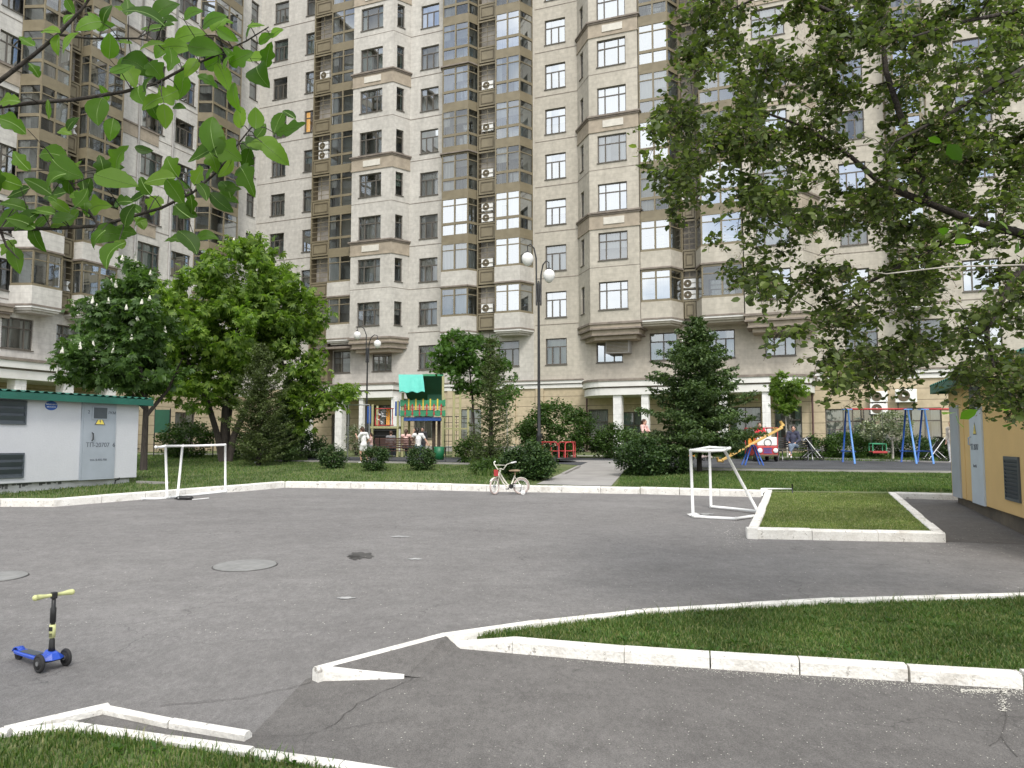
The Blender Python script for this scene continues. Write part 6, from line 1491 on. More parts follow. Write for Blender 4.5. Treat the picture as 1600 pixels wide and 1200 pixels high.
while len(T) < 470:
    x = r_.uniform(970, 1800); y = r_.uniform(-120, 660)
    if not inside((x, y), poly): continue
    if any((x - hx) ** 2 + (y - hy) ** 2 < (hr_ * 1.3) ** 2 for hx, hy, hr_ in holes_): continue
    if x > 1610 and r_.random() < .5: continue
    T.append(tuple(Q(x, y, r_.uniform(4.9, 7.6))))
mb, tw = skeleton(limbs, T, r0=.004, sag=.06, rr=random.Random(5), wiggle=.08)
mb.build('trunk', m_barkdk, t, True)
rq = np.random.default_rng(77)
# every branch carries short side twigs on which the leaves sit
side = []
for pts in tw:
    for k in range(12):
        i = rq.integers(0, len(pts) - 1); f = rq.random(); a = pts[i].lerp(pts[i + 1], f); d = Vector(rq.normal(size=3)); d.z = d.z * .6 - .25; d.normalize(); L_ = rq.uniform(.08, .24)
        side.append([a, a + d * L_ * .5 + Vector((0, 0, .01)), a + d * L_ - Vector((0, 0, L_ * .15))])
b = MB()
for s_ in side: b.tube(s_, [.0028, .002, .0012], 3, cap=False)
o = b.build('twigs', m_barkdk, t); o['kind'] = 'stuff'
pos = along(side, 8, .02, .15, rq)
V, F = leaf_cards(pos, .056, 'oval', .35, .15, rq); raw('crown', V, F, lf_apple, t)
sel = [s_ for s_ in side if rq.random() < .5]; pos = along(sel, 14, .024, .4, rq); V, F = leaf_cards(pos, .016, 'card', .1, .2, rq); o = raw('wilted_blossom', V, F, m_wilt, t); o['kind'] = 'stuff'
# a bare pale shoot and the nearer big leaves
b = MB(); b.tube([Q(1720, 425, 3.4), Q(1600, 414, 3.3), Q(1480, 417, 3.3), Q(1385, 428, 3.3), Q(1360, 424, 3.3)], [.006, .004, .0032, .0025, .0015], 6); b.build('shoot', m_birch, t, True)
pp = np.array([tuple(Q(x, y, 3.4)) for x, y in [(1495, 350), (1475, 355), (1490, 380), (1535, 400), (1600, 400), (1590, 380), (1450, 215), (1480, 225), (1560, 345), (1500, 655), (1490, 645), (1497, 660), (1585, 660), (1596, 668), (1572, 640)]])
V, F = leaf_cards(pp, .085, 'oval', .2, .3, rq); raw('near_leaves', V, F, lf_near, t)['kind'] = 'stuff'

# ------------------------------------------------------------------ branches from a tree at the left, close to the camera
base = Vector((-2.9, 1.9, gz(0, 1.9) + .05))
t = thing('broadleaf_tree', 'near tree whose large bright leaves hang in at the top left', 'tree', base, 0, None)
DN = 2.1
limbs = [([(0, 0, -.1), (0, 0, 1.4), (.05, 0, 2.2), (.1, .05, 3.4)], [.11, .09, .075, .05]),
         ([(.05, 0, 2.3), Q(-120, 215, DN), Q(0, 126, DN), Q(50, 88, DN), Q(91, 54, DN), Q(130, 12, DN), Q(165, -40, DN)], [.03, .011, .0065, .0055, .005, .004, .002]),
         ([(.0, 0, 2.0), Q(-150, 190, DN), Q(0, 166, DN), Q(60, 160, DN), Q(115, 156, DN), Q(196, 143, DN), Q(245, 130, DN), Q(285, 108, DN), Q(330, 90, DN), Q(385, 64, DN), Q(420, 42, DN)], [.03, .010, .0062, .0058, .0052, .0048, .0042, .0035, .003, .0022, .0015]),
         ([(.0, 0, 1.8), Q(-150, 350, DN), Q(0, 358, DN), Q(80, 357, DN), Q(154, 353, DN), Q(200, 340, DN), Q(252, 325, DN), Q(301, 301, DN), Q(340, 268, DN), Q(372, 225, DN), Q(400, 190, DN)], [.03, .009, .0058, .0055, .005, .0045, .004, .0035, .003, .0022, .0015]),
         ([Q(91, 54, DN), Q(140, 60, DN), Q(215, 60, DN), Q(250, 68, DN)], [.004, .003, .0025, .0015]),
         ([Q(154, 353, DN), Q(120, 300, DN), Q(100, 270, DN)], [.004, .003, .001]),
         ([Q(0, 358, DN), Q(10, 385, DN), Q(30, 405, DN)], [.004, .003, .001])]
# leaves seen in the photograph: x, y of the leaf centre, length in px, direction in degrees (0 = right, 90 = up)
LV = [(42, 66, 26, 150), (12, 158, 34, 185), (14, 190, 46, 160), (172, 72, 34, 80), (150, 32, 30, 120), (165, 20, 28, 60), (226, 20, 56, 170), (258, 12, 44, 40), (240, 45, 36, 200), (215, 100, 50, 330), (205, 118, 40, 300), (196, 100, 34, 250), (250, 80, 30, 260), (236, 70, 36, 200),
      (275, 72, 44, 10), (296, 55, 50, 15), (320, 76, 50, 350), (330, 30, 46, 10), (345, 32, 34, 0), (355, 55, 34, 330), (268, 94, 36, 270), (300, 105, 34, 240), (285, 135, 44, 260), (260, 150, 40, 220), (236, 160, 34, 210), (152, 174, 40, 265), (240, 172, 36, 290), (258, 182, 34, 270),
      (325, 126, 34, 330), (350, 120, 40, 290), (366, 152, 44, 280), (375, 90, 40, 20), (402, 92, 44, 345), (404, 115, 50, 300), (390, 45, 30, 60), (400, 40, 24, 10), (330, 210, 60, 100), (318, 240, 50, 200), (355, 235, 46, 330), (340, 255, 40, 270), (384, 275, 60, 300), (395, 225, 40, 40), (375, 180, 38, 100), (455, 202, 50, 10), (415, 225, 60, 330), (430, 240, 44, 320), (385, 250, 34, 250), (400, 185, 30, 90), (408, 205, 28, 60),
      (80, 240, 50, 170), (100, 265, 52, 330), (95, 275, 40, 200), (160, 258, 34, 100), (185, 245, 44, 60), (180, 282, 60, 345), (170, 265, 44, 20), (266, 258, 38, 120), (250, 280, 44, 190), (275, 300, 40, 300), (280, 290, 36, 340), (300, 318, 34, 270), (320, 300, 34, 300), (345, 318, 40, 320), (355, 310, 34, 340), (240, 320, 34, 250), (290, 330, 36, 330), (215, 310, 34, 200),
      (150, 322, 46, 10), (110, 330, 40, 20), (85, 305, 44, 190), (65, 330, 44, 170), (95, 340, 36, 0), (60, 290, 40, 150), (30, 300, 40, 200), (20, 320, 40, 170), (40, 345, 44, 220), (15, 345, 40, 240), (56, 372, 44, 290), (170, 365, 44, 10), (196, 362, 36, 350), (172, 395, 46, 250), (150, 375, 34, 230), (298, 378, 44, 310), (322, 368, 34, 0), (25, 405, 44, 290), (12, 385, 34, 250), (30, 250, 36, 130), (8, 282, 40, 160), (130, 310, 30, 60), (200, 335, 34, 60), (225, 290, 30, 120), (310, 275, 30, 60), (300, 20, 30, 20), (200, 10, 34, 100), (110, 10, 26, 300), (105, 28, 24, 240), (265, 30, 30, 340), (230, 130, 26, 60), (130, 290, 26, 100), (120, 260, 24, 60), (355, 95, 26, 60), (415, 60, 30, 20), (432, 50, 22, 30)]
mb = MB(); nodes = []
for pts, rs in limbs:
    mb.tube(pts, rs, 8)
    for i in range(len(pts) - 1):
        for f in (0, .2, .4, .6, .8): nodes.append(Vector(pts[i]).lerp(Vector(pts[i + 1]), f))
V = []; F = []; rl_ = random.Random(9)
def big_leaf(c, Ln, ang):
    """ovate, folded along the midrib, 12 faces, curved"""
    R_ = Vector((1, 0, 0)); U_ = Vector((0, 0, 1)); B_ = Vector((0, 1, 0))
    d = (R_ * math.cos(ang) + U_ * math.sin(ang) + B_ * rl_.uniform(-.45, .45)).normalized()
    n_ = (B_ * -1 + Vector((rl_.uniform(-.6, .6), 0, rl_.uniform(.0, .9)))); n_ = (n_ - d * n_.dot(d)).normalized(); s_ = d.cross(n_)
    st_ = c - d * Ln / 2; o_ = len(V); n = 12; curl = rl_.uniform(-.1, .4) * Ln; wd = Ln * rl_.uniform(.24, .38); fold = rl_.uniform(.05, .6); lob = rl_.random() < .3; bend = rl_.uniform(-.12, .12) * Ln
    ribs = []
    for i in range(n + 1):
        f = i / n; w_ = wd * math.sin(math.pi * min(1, f ** .78)) ** .8 if 0 < f < 1 else 0; m_ = st_ + d * Ln * f - n_ * curl * (f - .5) ** 2 * 2
        if lob and .3 < f < .85: w_ *= 1.0 + .26 * math.sin(f * 15)
        if 0 < f < 1: w_ *= 1.02 if i % 2 else .97
        m_ = m_ + s_ * bend * (f - .5) ** 2 * 4; ribs.append(m_ + n_ * .0004)
        for k in (-1, -.5, 0, .5, 1): V.append(tuple(m_ + s_ * w_ * k + n_ * abs(k) * w_ * fold * .6 + n_ * rl_.uniform(-.018, .018) * Ln * abs(k)))
    for i in range(n):
        for k in range(4): q = o_ + i * 5 + k; F.append((q, q + 1, q + 6, q + 5))
    veins.tube(ribs, [.0011 - .0007 * i / n for i in range(n + 1)], 3, cap=False)
    return st_
stems = MB(); veins = MB(); m_vein = mat('leaf_vein', (0.16, 0.26, 0.06), rough=.6)
for (x, y, ln, an) in LV:
    c = Q(x, y, DN + rl_.uniform(-.14, .14)); Ln = ln * 1.12 * DN / FPX; s0 = big_leaf(c, Ln, math.radians(an))
    nn = min(nodes, key=lambda q: (q - s0).length)
    if (nn - s0).length < .35: stems.tube([nn, nn.lerp(s0, .5) + Vector((0, 0, .008)), s0], [.0018, .0014, .001], 4)
for _ in range(70):
    q = rl_.choice(nodes[40:]) + Vector((rl_.gauss(0, .05), rl_.gauss(0, .08), rl_.gauss(0, .05))); s0 = big_leaf(q, rl_.uniform(.04, .075), rl_.uniform(0, 6.28))
mb.build('trunk', m_barkdk, t, True); stems.build('leaf_stalks', m_barkdk, t)['kind'] = 'stuff'; veins.build('leaf_veins', m_vein, t)['kind'] = 'stuff'; lo = raw('leaves', V, F, lf_near, t); lo.data.polygons.foreach_set('use_smooth', [True] * len(lo.data.polygons))
# high crown out of the picture, so that the tree is whole
Tn = in_ell(60, [((-.6, 0, 4.2), (1.6, 1.5, 1.2))], rq); mb2, tw2 = skeleton([([(.1, .05, 3.2), (0, 0, 4.0)], [.04, .02])], [tuple(x) for x in Tn], rr=random.Random(3)); mb2.build('upper_limbs', m_barkdk, t); V2, F2 = leaf_cards(along(tw2, 22, .12, .3, rq), .09, 'oval', .3, r=rq); raw('crown', V2, F2, lf_near, t)
# ------------------------------------------------------------------ play tower
def ploc(px, py, D): return P(px, py, D)
gt = at(640, 717.5); DT = 33.6; u = DT / FPX
TB = Vector((P(640, 700, DT).x, DT, gz(0, DT) + LH))
t = thing('play_tower', 'wooden climbing tower with turquoise and green roof, green railing and steps', 'play tower', TB, 0)
def tx(px): return P(px, 660, DT).x - TB.x
def tz(py): return P(640, py, DT).z - TB.z
pw = .10
for px, yy, pt_ in ((629, 0, 614), (692, 0, 588), (632, 1.5, 622), (690, 1.5, 618)):
    b = MB(); b.b2(tx(px) - pw / 2, tx(px) + pw / 2, yy - pw / 2, yy + pw / 2, 0, tz(pt_)); bev(b.build('post', m_wood, t), .012)
b = MB(); b.b2(tx(629), tx(690), .05, 1.45, tz(657), tz(653.5)); b.b2(tx(630), tx(689), -.0, .05, tz(657.5), tz(652), 1); b.build('deck', [m_wood, m_blue], t)
m_teal = mat('turquoise_board', (0.09, 0.46, 0.38), rough=.5, c2=(0.12, 0.52, 0.43), vscale=3); m_dgr = mat('deep_green_board', (0.01, 0.085, 0.045), rough=.6); m_gpan = mat('green_board', (0.04, 0.27, 0.13), rough=.5, var=.1)
# roof: front slope covers the left part, rear slope runs the full width
rz_ = tz(583.5); ez = tz(614)
b = MB(); n = 20; x0, x1 = tx(618), tx(657); y0, y1 = .72, -.45; sh_ = (tx(665) - tx(657))
top = [(x0, y0, rz_), (x1, y0, rz_)]; low = []
for i in range(n + 1):
    f = i / n; low.append((x0 + (x1 - x0) * f + sh_, y1, ez + .035 * math.sin(f * math.pi * 5)))
tops = [(x0 + (x1 - x0) * i / n, y0, rz_) for i in range(n + 1)]; mid_ = [tuple((Vector(q1) * .5 + Vector(q2) * .5) - Vector((0, 0, .02 * math.sin(i * .9)))) for i, (q1, q2) in enumerate(zip(tops, low))]; V = tops + mid_ + low; m1 = n + 1; b.add(V, [(r_ * m1 + i, r_ * m1 + i + 1, (r_ + 1) * m1 + i + 1, (r_ + 1) * m1 + i) for r_ in (0, 1) for i in range(n)]); o = b.build('front_roof', m_teal, t); sm = o.modifiers.new('s', 'SOLIDIFY'); sm.thickness = .02
b = MB(); b.add([(tx(657), .70, rz_ - .02), (tx(689), .70, rz_ - .02), (tx(688), 1.75, tz(625)), (tx(630), 1.75, tz(625)), (tx(620), .70, rz_ - .02)], [(0, 1, 2, 3, 4)]); o = b.build('rear_roof', m_dgr, t); sm = o.modifiers.new('s', 'SOLIDIFY'); sm.thickness = .02
b = MB(); b.b2(tx(657), tx(690), .66, .72, rz_ - .06, rz_ + .03); b.build('ridge_beam', m_gpan, t)
b = MB(); b.b2(tx(662), tx(687), 1.42, 1.46, tz(622), tz(588)); b.build('back_panel', m_dgr, t)
# railing: two scalloped green rails, yellow and red balusters
for (pa, pb_) in ((625, 634.5), (641.5, 650)):
    b = MB(); n = 40; up_ = []; lo_ = []
    for i in range(n + 1):
        f = i / n; x = tx(625.5) + (tx(696) - tx(625.5)) * f; sc_ = .018 * math.cos(f * math.pi * 12); up_.append((x, tz(pa) + sc_)); lo_.append((x, tz(pb_) - sc_))
    poly = lo_ + up_[::-1]; b.prism(poly, 0, .03); o = b.build('rail', m_gpan, t); o.rotation_euler = (R(90), 0, 0); o.location = (0, -.06, 0)
for i in range(5):
    x = tx(638.8 + i * 11.25); b = MB(); b.b2(x - .032, x + .032, -.12, -.095, tz(641), tz(623.5)); bev(b.build('baluster', m_yel, t), .01)
for i in range(6):
    x = tx(633.5 + i * 11.2); b = MB()
    for j, zz in enumerate((tz(634), tz(640), tz(646))): b.lathe([(.045, 0), (.045, .02)], (x, -.095, zz), 12, 0, (R(90), 0, 0))
    b.b2(x - .02, x + .02, -.118, -.098, tz(649.5), tz(631)); b.build('baluster', m_red, t)
b = MB(); b.b2(tx(617), tx(624.5), -.02, .02, tz(650), tz(627)); bev(b.build('side_panel', m_blue, t), .03)
# lower platform with steps
for px, yy in ((582, 0), (621.5, 0), (582, 1.2), (621.5, 1.2)):
    b = MB(); b.b2(tx(px) - .045, tx(px) + .045, yy - .045, yy + .045, 0, tz(632) if px < 600 else tz(626)); bev(b.build('post', m_wood, t), .01)
b = MB(); b.b2(tx(579), tx(623), -.06, 1.25, tz(669.5), tz(666)); b.build('platform', m_wood, t)
for i in range(4):
    b = MB(); b.b2(tx(584), tx(620), -.12 - i * .16, .05 - i * .16, tz(673 + i * 8.5), tz(671.5 + i * 8.5)); b.build('step', m_black, t)
b = MB(); b.b2(tx(584), tx(620), .30, .34, tz(712), tz(670)); b.build('step_back', m_black, t)
b = MB(); b.b2(tx(573.5), tx(579.5), -.02, .02, tz(662), tz(635)); bev(b.build('side_panel', m_blue, t), .02)
b = MB(); 
for py in (638.5, 664.5): b.tube([(tx(586), .0, tz(py)), (tx(615), .0, tz(py))], .022, 8)
for px in (586.5, 592, 613): b.tube([(tx(px), 0, tz(665)), (tx(px), 0, tz(638))], .02, 8)
b.build('railing', m_red, t, True)
b = MB(); 
for px in (604.5, 607.5): b.tube([(tx(px), .02, tz(665)), (tx(px), .02, tz(638))], .03, 8)
b.build('railing', m_org, t, True)
b = MB()                                     # plate with a swirl of bent tube
rr = random.Random(5)
for k in range(9):
    c = Vector((tx(597) + rr.uniform(-.14, .14), -.01, tz(651) + rr.uniform(-.25, .25))); b.torus(c, rr.uniform(.07, .12), .012, (R(90), 0, 0), 16, 5)
b.build('lattice', m_steel, t)
# right part: tall posts with net and rungs
for px, pt_, bt in ((709, 612, 717), (719, 610, 717), (731.5, 640, 716)):
    b = MB(); b.b2(tx(px) - .05, tx(px) + .05, -.05, .05, 0, tz(pt_)); bev(b.build('post', m_wood, t), .01)
b = MB()
for i in range(11): b.tube([(tx(709), -.0, .2 + i * .24), (tx(719), 0, .2 + i * .24)], .018, 6)
b.build('rungs', m_wood, t)
b = MB()
for i in range(7): b.tube([(tx(694), .02, .15 + i * .27), (tx(731), .02, .15 + i * .27)], .012, 5)
for i in range(7): b.tube([(tx(695 + i * 6), .02, .1), (tx(695 + i * 6), .02, 1.8)], .012, 5)
b.build('climbing_net', m_black, t)
b = MB(); b.b2(tx(694), tx(733), -.03, .03, tz(671), tz(668.5)); b.b2(tx(694), tx(733), -.03, .03, tz(711), tz(709)); b.build('cross_beam', m_wood, t)
for px in (676, 684): 
    b = MB(); b.b2(tx(px) - .07, tx(px) + .07, .5, .64, 0, tz(657)); b.build('post', m_bark, t)

# ------------------------------------------------------------------ benches, bins
def bench(loc, rz, W_, label, m_s, m_f, back_h=.42, seat_h=.44):
    """own -y is the back side (seen first), seat behind it"""
    t = thing('park_bench', label, 'bench', loc, rz)
    b = MB()
    for i in range(5): b.b2(-W_ / 2, W_ / 2, -.05 - i * .012, -.02 - i * .012, seat_h + .08 + i * .085, seat_h + .14 + i * .085)
    b.build('backrest', m_s, t)
    b = MB()
    for i in range(4): b.b2(-W_ / 2, W_ / 2, .02 + i * .11, .11 + i * .11, seat_h - .03, seat_h)
    b.build('seat', m_s, t)
    for x in (-W_ * .38, W_ * .38):
        b = MB(); b.tube([(x, -.09, seat_h + .52), (x, -.03, seat_h + .02), (x, .02, .25), (x, -.04, 0)], .022, 8); b.tube([(x, .45, seat_h - .05), (x, .40, .2), (x, .46, 0)], .022, 8); b.tube([(x, -.02, seat_h - .05), (x, .45, seat_h - .05)], .02, 8); b.build('leg', m_f, t, True)
    return t
bl = at(617, 721.5); bench(bl, R(0), 62 * bl.y / FPX, 'dark brown slatted bench seen from behind in front of the play tower', m_bench, m_black)
def bin_(px, py, label):
    g = at(px, py); t = thing('litter_bin', label, 'litter bin', g, 0, 'green litter bins'); 
    b = MB(); b.lathe([(.17, .13), (.20, .62), (.185, .62), (.16, .16)], (0, 0, 0), 18); b.build('drum', m_green, t, True)
    b = MB(); b.tube([(.24, 0, 0), (.24, 0, .60)], .018, 8); b.tube([(-.22, 0, 0), (-.22, 0, .60)], .018, 8); b.tube([(-.22, 0, .02), (.24, 0, .02)], .015, 8); b.tube([(-.22, 0, .45), (-.17, 0, .45)], .012, 6); b.tube([(.24, 0, .45), (.18, 0, .45)], .012, 6); b.build('stand', m_black, t, True)
    return t
bin_(686, 724, 'green litter bin at the right end of the brown bench'); bin_(1158, 717, 'green litter bin left of the red toy car')

# ------------------------------------------------------------------ merry-go-round
g = at(872, 721.5); t = thing('merry_go_round', 'red tube merry-go-round half hidden by the dark shrub beside the path', 'merry-go-round', g, R(12))
b = MB(); b.lathe([(.72, .10), (.74, .12), (.74, .15), (.70, .17), (.05, .18)], (0, 0, 0), 28); b.build('platform', m_black, t, True)
b = MB(); b.lathe([(.08, 0), (.06, .12), (.05, .6), (.04, .62)], (0, 0, 0), 12); b.build('spindle', m_black, t, True)
for k in range(4):
    a0_ = k * math.pi / 2; q = lambda a, r_, z: (math.cos(a) * r_, math.sin(a) * r_, z)
    b = MB(); b.tube([q(a0_ + .15, .66, .16), q(a0_ + .15, .66, .66), q(a0_ + .22, .66, .74)] + [q(a0_ + .22 + i * .19, .66, .76) for i in range(1, 6)] + [q(a0_ + 1.35, .66, .66), q(a0_ + 1.35, .66, .16)], .024, 8); b.tube([q(a0_ + .15 + i * .2, .66, .42) for i in range(7)], .018, 6); b.build('handrail', m_red, t, True)
    b = MB(); b.box(q(a0_ + .75, .42, .42), (.22, .5, .035), (0, 0, a0_ + .75)); b.tube([q(a0_ + .75, .42, .16), q(a0_ + .75, .42, .40)], .02, 6); b.build('seat', m_red, t)

# ------------------------------------------------------------------ swings
def swing_frame(pxL, pxR, label, Dpy=724, seat=True, rzz=0):
    a = at(pxL, Dpy); c = at(pxR, Dpy); D = a.y; H = P(pxL, 640, D).z - a.z
    t = thing('swing_set', label, 'swing', ((a.x + c.x) / 2, D, a.z), 0, 'blue framed swings'); w_ = (c.x - a.x) / 2
    for sx in (-1, 1):
        for sy in (-1, 1):
            b = MB(); b.tube([(sx * w_ + sy * .10, sy * .75, 0), (sx * w_ - sy * .0, sy * .08, H)], .034, 10); b.build('leg', m_blue if sy > 0 else m_lblue, t, True)
        b = MB(); b.tube([(sx * w_, -.60, .45), (sx * w_, .60, .45)], .022, 8); b.build('cross_tube', m_blue, t, True)
        b = MB(); b.b2(sx * w_ - .15, sx * w_ + .15, -.12, .12, H - .01, H + .03); b.build('top_plate', m_lblue, t)
    b = MB(); b.tube([(-w_, 0, H + .02), (w_, 0, H + .02)], .034, 10); b.build('crossbar', m_red, t, True)
    if seat:
        xs_ = P(1371, 690, D).x - (a.x + c.x) / 2
        for s_ in (-.22, .22):
            b = MB(); b.tube([(xs_ + s_, 0, H), (xs_ + s_, 0, .72)], .008, 6); b.build('chain', m_black, t)
        b = MB(); b.b2(xs_ - .27, xs_ + .27, -.16, .16, .42, .46); b.b2(xs_ - .27, xs_ + .27, -.19, -.161, .38, .46, 0); bev(b.build('seat', m_red, t), .01)
        b = MB(); b.tube([(xs_ - .25, -.15, .72), (xs_ + .25, -.15, .72)], .018, 6); b.tube([(xs_ - .25, .15, .74), (xs_ + .25, .15, .74)], .018, 6)
        for s_ in (-.25, .25): b.tube([(xs_ + s_, -.15, .44), (xs_ + s_, -.15, .72), (xs_ + s_, .15, .74), (xs_ + s_, .15, .44)], .016, 6)
        b.build('guard_rail', m_gpan, t, True)
    return t
swing_frame(1326, 1420, 'blue swing frame with red crossbar and a red guarded seat')
swing_frame(1446, 1540, 'second blue swing frame partly behind the yellow kiosk', seat=False)

# ------------------------------------------------------------------ toy car, see-saw, sandpit
g = at(1200, 722); t = thing('toy_car', 'red play car with white bonnet, two round headlights and tube roof', 'play car', g, 0)
k = g.y / FPX
b = MB(); b.b2(-16.5 * k, 16.5 * k, -.0, 1.6, .22, .62); bev(b.build('body', m_red, t), .05, 3)
b = MB(); b.b2(-15.5 * k, 15.5 * k, .04, .09, .63, .96); bev(b.build('bonnet', m_white, t), .03)
b = MB(); b.torus((.02, .03, .74), .14, .012, (R(90), 0, 0), 20, 5); b.build('painted_arc', m_black, t)
for sx in (-1, 1):
    b = MB(); b.lathe([(.095, 0), (.095, .03), (.07, .045)], (sx * .30, 0, .44), 18, 0, (R(90), 0, 0)); b.build('headlight', m_white, t, True)
    for yy in (.25, 1.3):
        b = MB(); b.torus((sx * .40, yy, .17), .12, .05, (0, R(90), 0), 20, 8); b.lathe([(.11, -.05), (.11, .05)], (sx * .40, yy, .17), 16, 0, (0, R(90), 0)); b.build('wheel', m_rub, t, True)
b = MB()
for i in range(7): b.b2(-.15 + i * .045, -.13 + i * .045, -.012, -.001, .36, .52)
b.b2(-.17, .17, -.014, -.001, .52, .54); b.b2(-.17, .17, -.014, -.001, .34, .36); b.build('grille', m_blue, t)
b = MB(); b.b2(-15 * k, 15 * k, -.04, -.001, .22, .29); bev(b.build('bumper', m_bronzed, t), .01)
b = MB(); b.tube([(-.42, .12, .6), (-.44, .12, 1.32), (.44, .12, 1.32), (.42, .12, .6)], .022, 8); b.tube([(-.42, 1.4, .6), (-.44, 1.4, 1.32), (.44, 1.4, 1.32), (.42, 1.4, .6)], .022, 8); b.tube([(-.44, .12, 1.32), (-.44, 1.4, 1.32)], .02, 8); b.tube([(.44, .12, 1.32), (.44, 1.4, 1.32)], .02, 8); b.build('roof_frame', m_red, t, True)
b = MB(); b.b2(-.38, .38, .75, 1.15, .62, .70); b.b2(-.38, .38, 1.15, 1.22, .62, 1.05); b.build('seat', m_org, t)
m_swood = mat('seesaw_wood', (0.66, 0.42, 0.12), rough=.5, c2=(.75, .50, .17), vscale=4)
g = at(1178, 727); t = thing('seesaw', 'orange-yellow see-saw board on blue trestle, its left end down', 'see-saw', g, 0)
a_ = P(1128, 719, g.y) - g; c_ = P(1222, 668, g.y) - g
b = MB(); b.beam(a_, c_, .20, .07); d_ = (c_ - a_).normalized(); bev(b.build('board', m_swood, t), .012)
b = MB(); b.tube([a_ + Vector((.05, 0, -.04)), a_ + Vector((-.14, 0, -.02)), a_ + Vector((-.17, 0, .10))], [.05, .06, .045], 10); b.tube([a_ + d_ * .35 + Vector((0, -.16, .12)), a_ + d_ * .35 + Vector((0, .16, .12))], .02, 8); b.tube([a_ + d_ * .35, a_ + d_ * .35 + Vector((0, 0, .14))], .025, 8); b.build('left_end', m_swood, t, True)
b = MB(); b.tube([c_ - Vector((.05, 0, .0)), c_ + Vector((.04, 0, .08)), c_ + Vector((-.06, 0, .22))], [.06, .07, .05], 10); b.tube([c_ - d_ * .3 + Vector((0, -.16, .12)), c_ - d_ * .3 + Vector((0, .16, .12))], .02, 8); b.tube([c_ - d_ * .3, c_ - d_ * .3 + Vector((0, 0, .14))], .025, 8); b.build('right_end', m_swood, t, True)
m_ = (a_ + c_) / 2
for sx in (-1, 1):
    for sy in (-.2, .2): b = MB(); b.tube([(sx * .33 + m_.x, sy, 0), (sx * .05 + m_.x, sy * .6, m_.z - .04)], .028, 8); b.build('leg', m_blue, t, True)
b = MB(); b.tube([(m_.x, -.16, m_.z - .05), (m_.x, .16, m_.z - .05)], .03, 8); b.build('pivot', m_blue, t)
def toy(px, py, label, m, s=.3, kind=0):
    g = at(px, py); t = thing('ride_on_toy', label, 'toy', g, .4)
    b = MB(); b.tube([(-s, 0, s * .55), (-s * .3, 0, s * .75), (s * .4, 0, s * .7), (s, 0, s * .5)], [s * .25, s * .3, s * .32, s * .22], 10); b.build('body', m, t, True)
    for x in (-.6, .6):
        for y in (-.32, .32): b = MB(); b.torus((x * s, y * s, s * .25), s * .18, s * .07, (R(90), 0, 0), 16, 6); b.build('wheel', m_rub, t, True)
    b = MB(); b.tube([(-s * .7, 0, s * .6), (-s * .75, 0, s * 1.3)], s * .06, 6); b.tube([(-s * .75, -s * .35, s * 1.3), (-s * .75, s * .35, s * 1.3)], s * .07, 6); b.build('handlebar', m_white, t)
toy(1073, 719, 'orange ride-on toy glimpsed under the spruce branches', m_org, .34); toy(1103, 720, 'pale ride-on toy on the ground right of the spruce trunk', m_pink, .26)
toy(1045, 721, 'white push toy on the play surface left of the spruce trunk', m_white, .26)

gb = at(1240, 719.5); t = bench(gb, R(180), 1.55, 'thin green metal bench with a seated woman beside the toy car', m_gate, m_steel)
# pushchairs
def stroller(px, py, label, m, flip=1, s=1.0):
    g = at(px, py); t = thing('pushchair', label, 'pushchair', g, 0 if flip > 0 else math.pi, 'pushchairs'); t.scale = (s, s, s)
    b = MB(); b.tube([(-.38, -.2, .85), (-.30, -.2, .95), (.35, -.2, .12)], .014, 6); b.tube([(-.38, .2, .85), (-.30, .2, .95), (.35, .2, .12)], .014, 6); b.tube([(-.38, -.2, .85), (-.38, .2, .85)], .018, 6); b.tube([(-.32, -.2, .12), (.10, -.2, .5)], .014, 6); b.tube([(-.32, .2, .12), (.10, .2, .5)], .014, 6); b.build('frame', m_white, t, True)
    b = MB(); b.add([(.32, -.18, .42), (.32, .18, .42), (0, .18, .36), (0, -.18, .36), (-.20, .18, .80), (-.20, -.18, .80), (.32, -.18, .47), (.32, .18, .47), (.02, .18, .42), (.02, -.18, .42), (-.14, .18, .80), (-.14, -.18, .80)], [(0, 1, 2, 3), (3, 2, 4, 5), (6, 9, 8, 7), (9, 11, 10, 8), (0, 6, 7, 1), (5, 4, 10, 11), (0, 3, 9, 6), (1, 7, 8, 2), (3, 5, 11, 9), (2, 8, 10, 4)]); b.build('seat', m, t)
    b = MB()
    for i in range(7):
        a0 = R(60 + i * 14); a1 = R(74 + i * 14); q = lambda a, y: (-.06 + math.cos(a) * .28, y, .70 + math.sin(a) * .28); b.add([q(a0, -.19), q(a0, .19), q(a1, .19), q(a1, -.19)], [(0, 1, 2, 3)])
    b.build('hood', m, t, True)
    for x, y in ((.35, -.2), (.35, .2), (-.32, -.2), (-.32, .2)):
        b = MB(); b.torus((x, y, .10), .08, .022, (R(90), 0, 0), 20, 6); b.lathe([(.02, -.02), (.02, .02)], (x, y, .1), 8, 0, (R(90), 0, 0)); b.tube([(x - .07, y, .1), (x + .07, y, .1)], .006, 4); b.tube([(x, y, .03), (x, y, .17)], .006, 4); b.build('wheel', m_rub, t, True)
    return t
stroller(1268, 719.5, 'dark pushchair with white frame right of the green bench', m_louv, 1, .95); stroller(1462, 722, 'black and white pushchair by the person at the yellow kiosk', m_black, -1, 1.0)
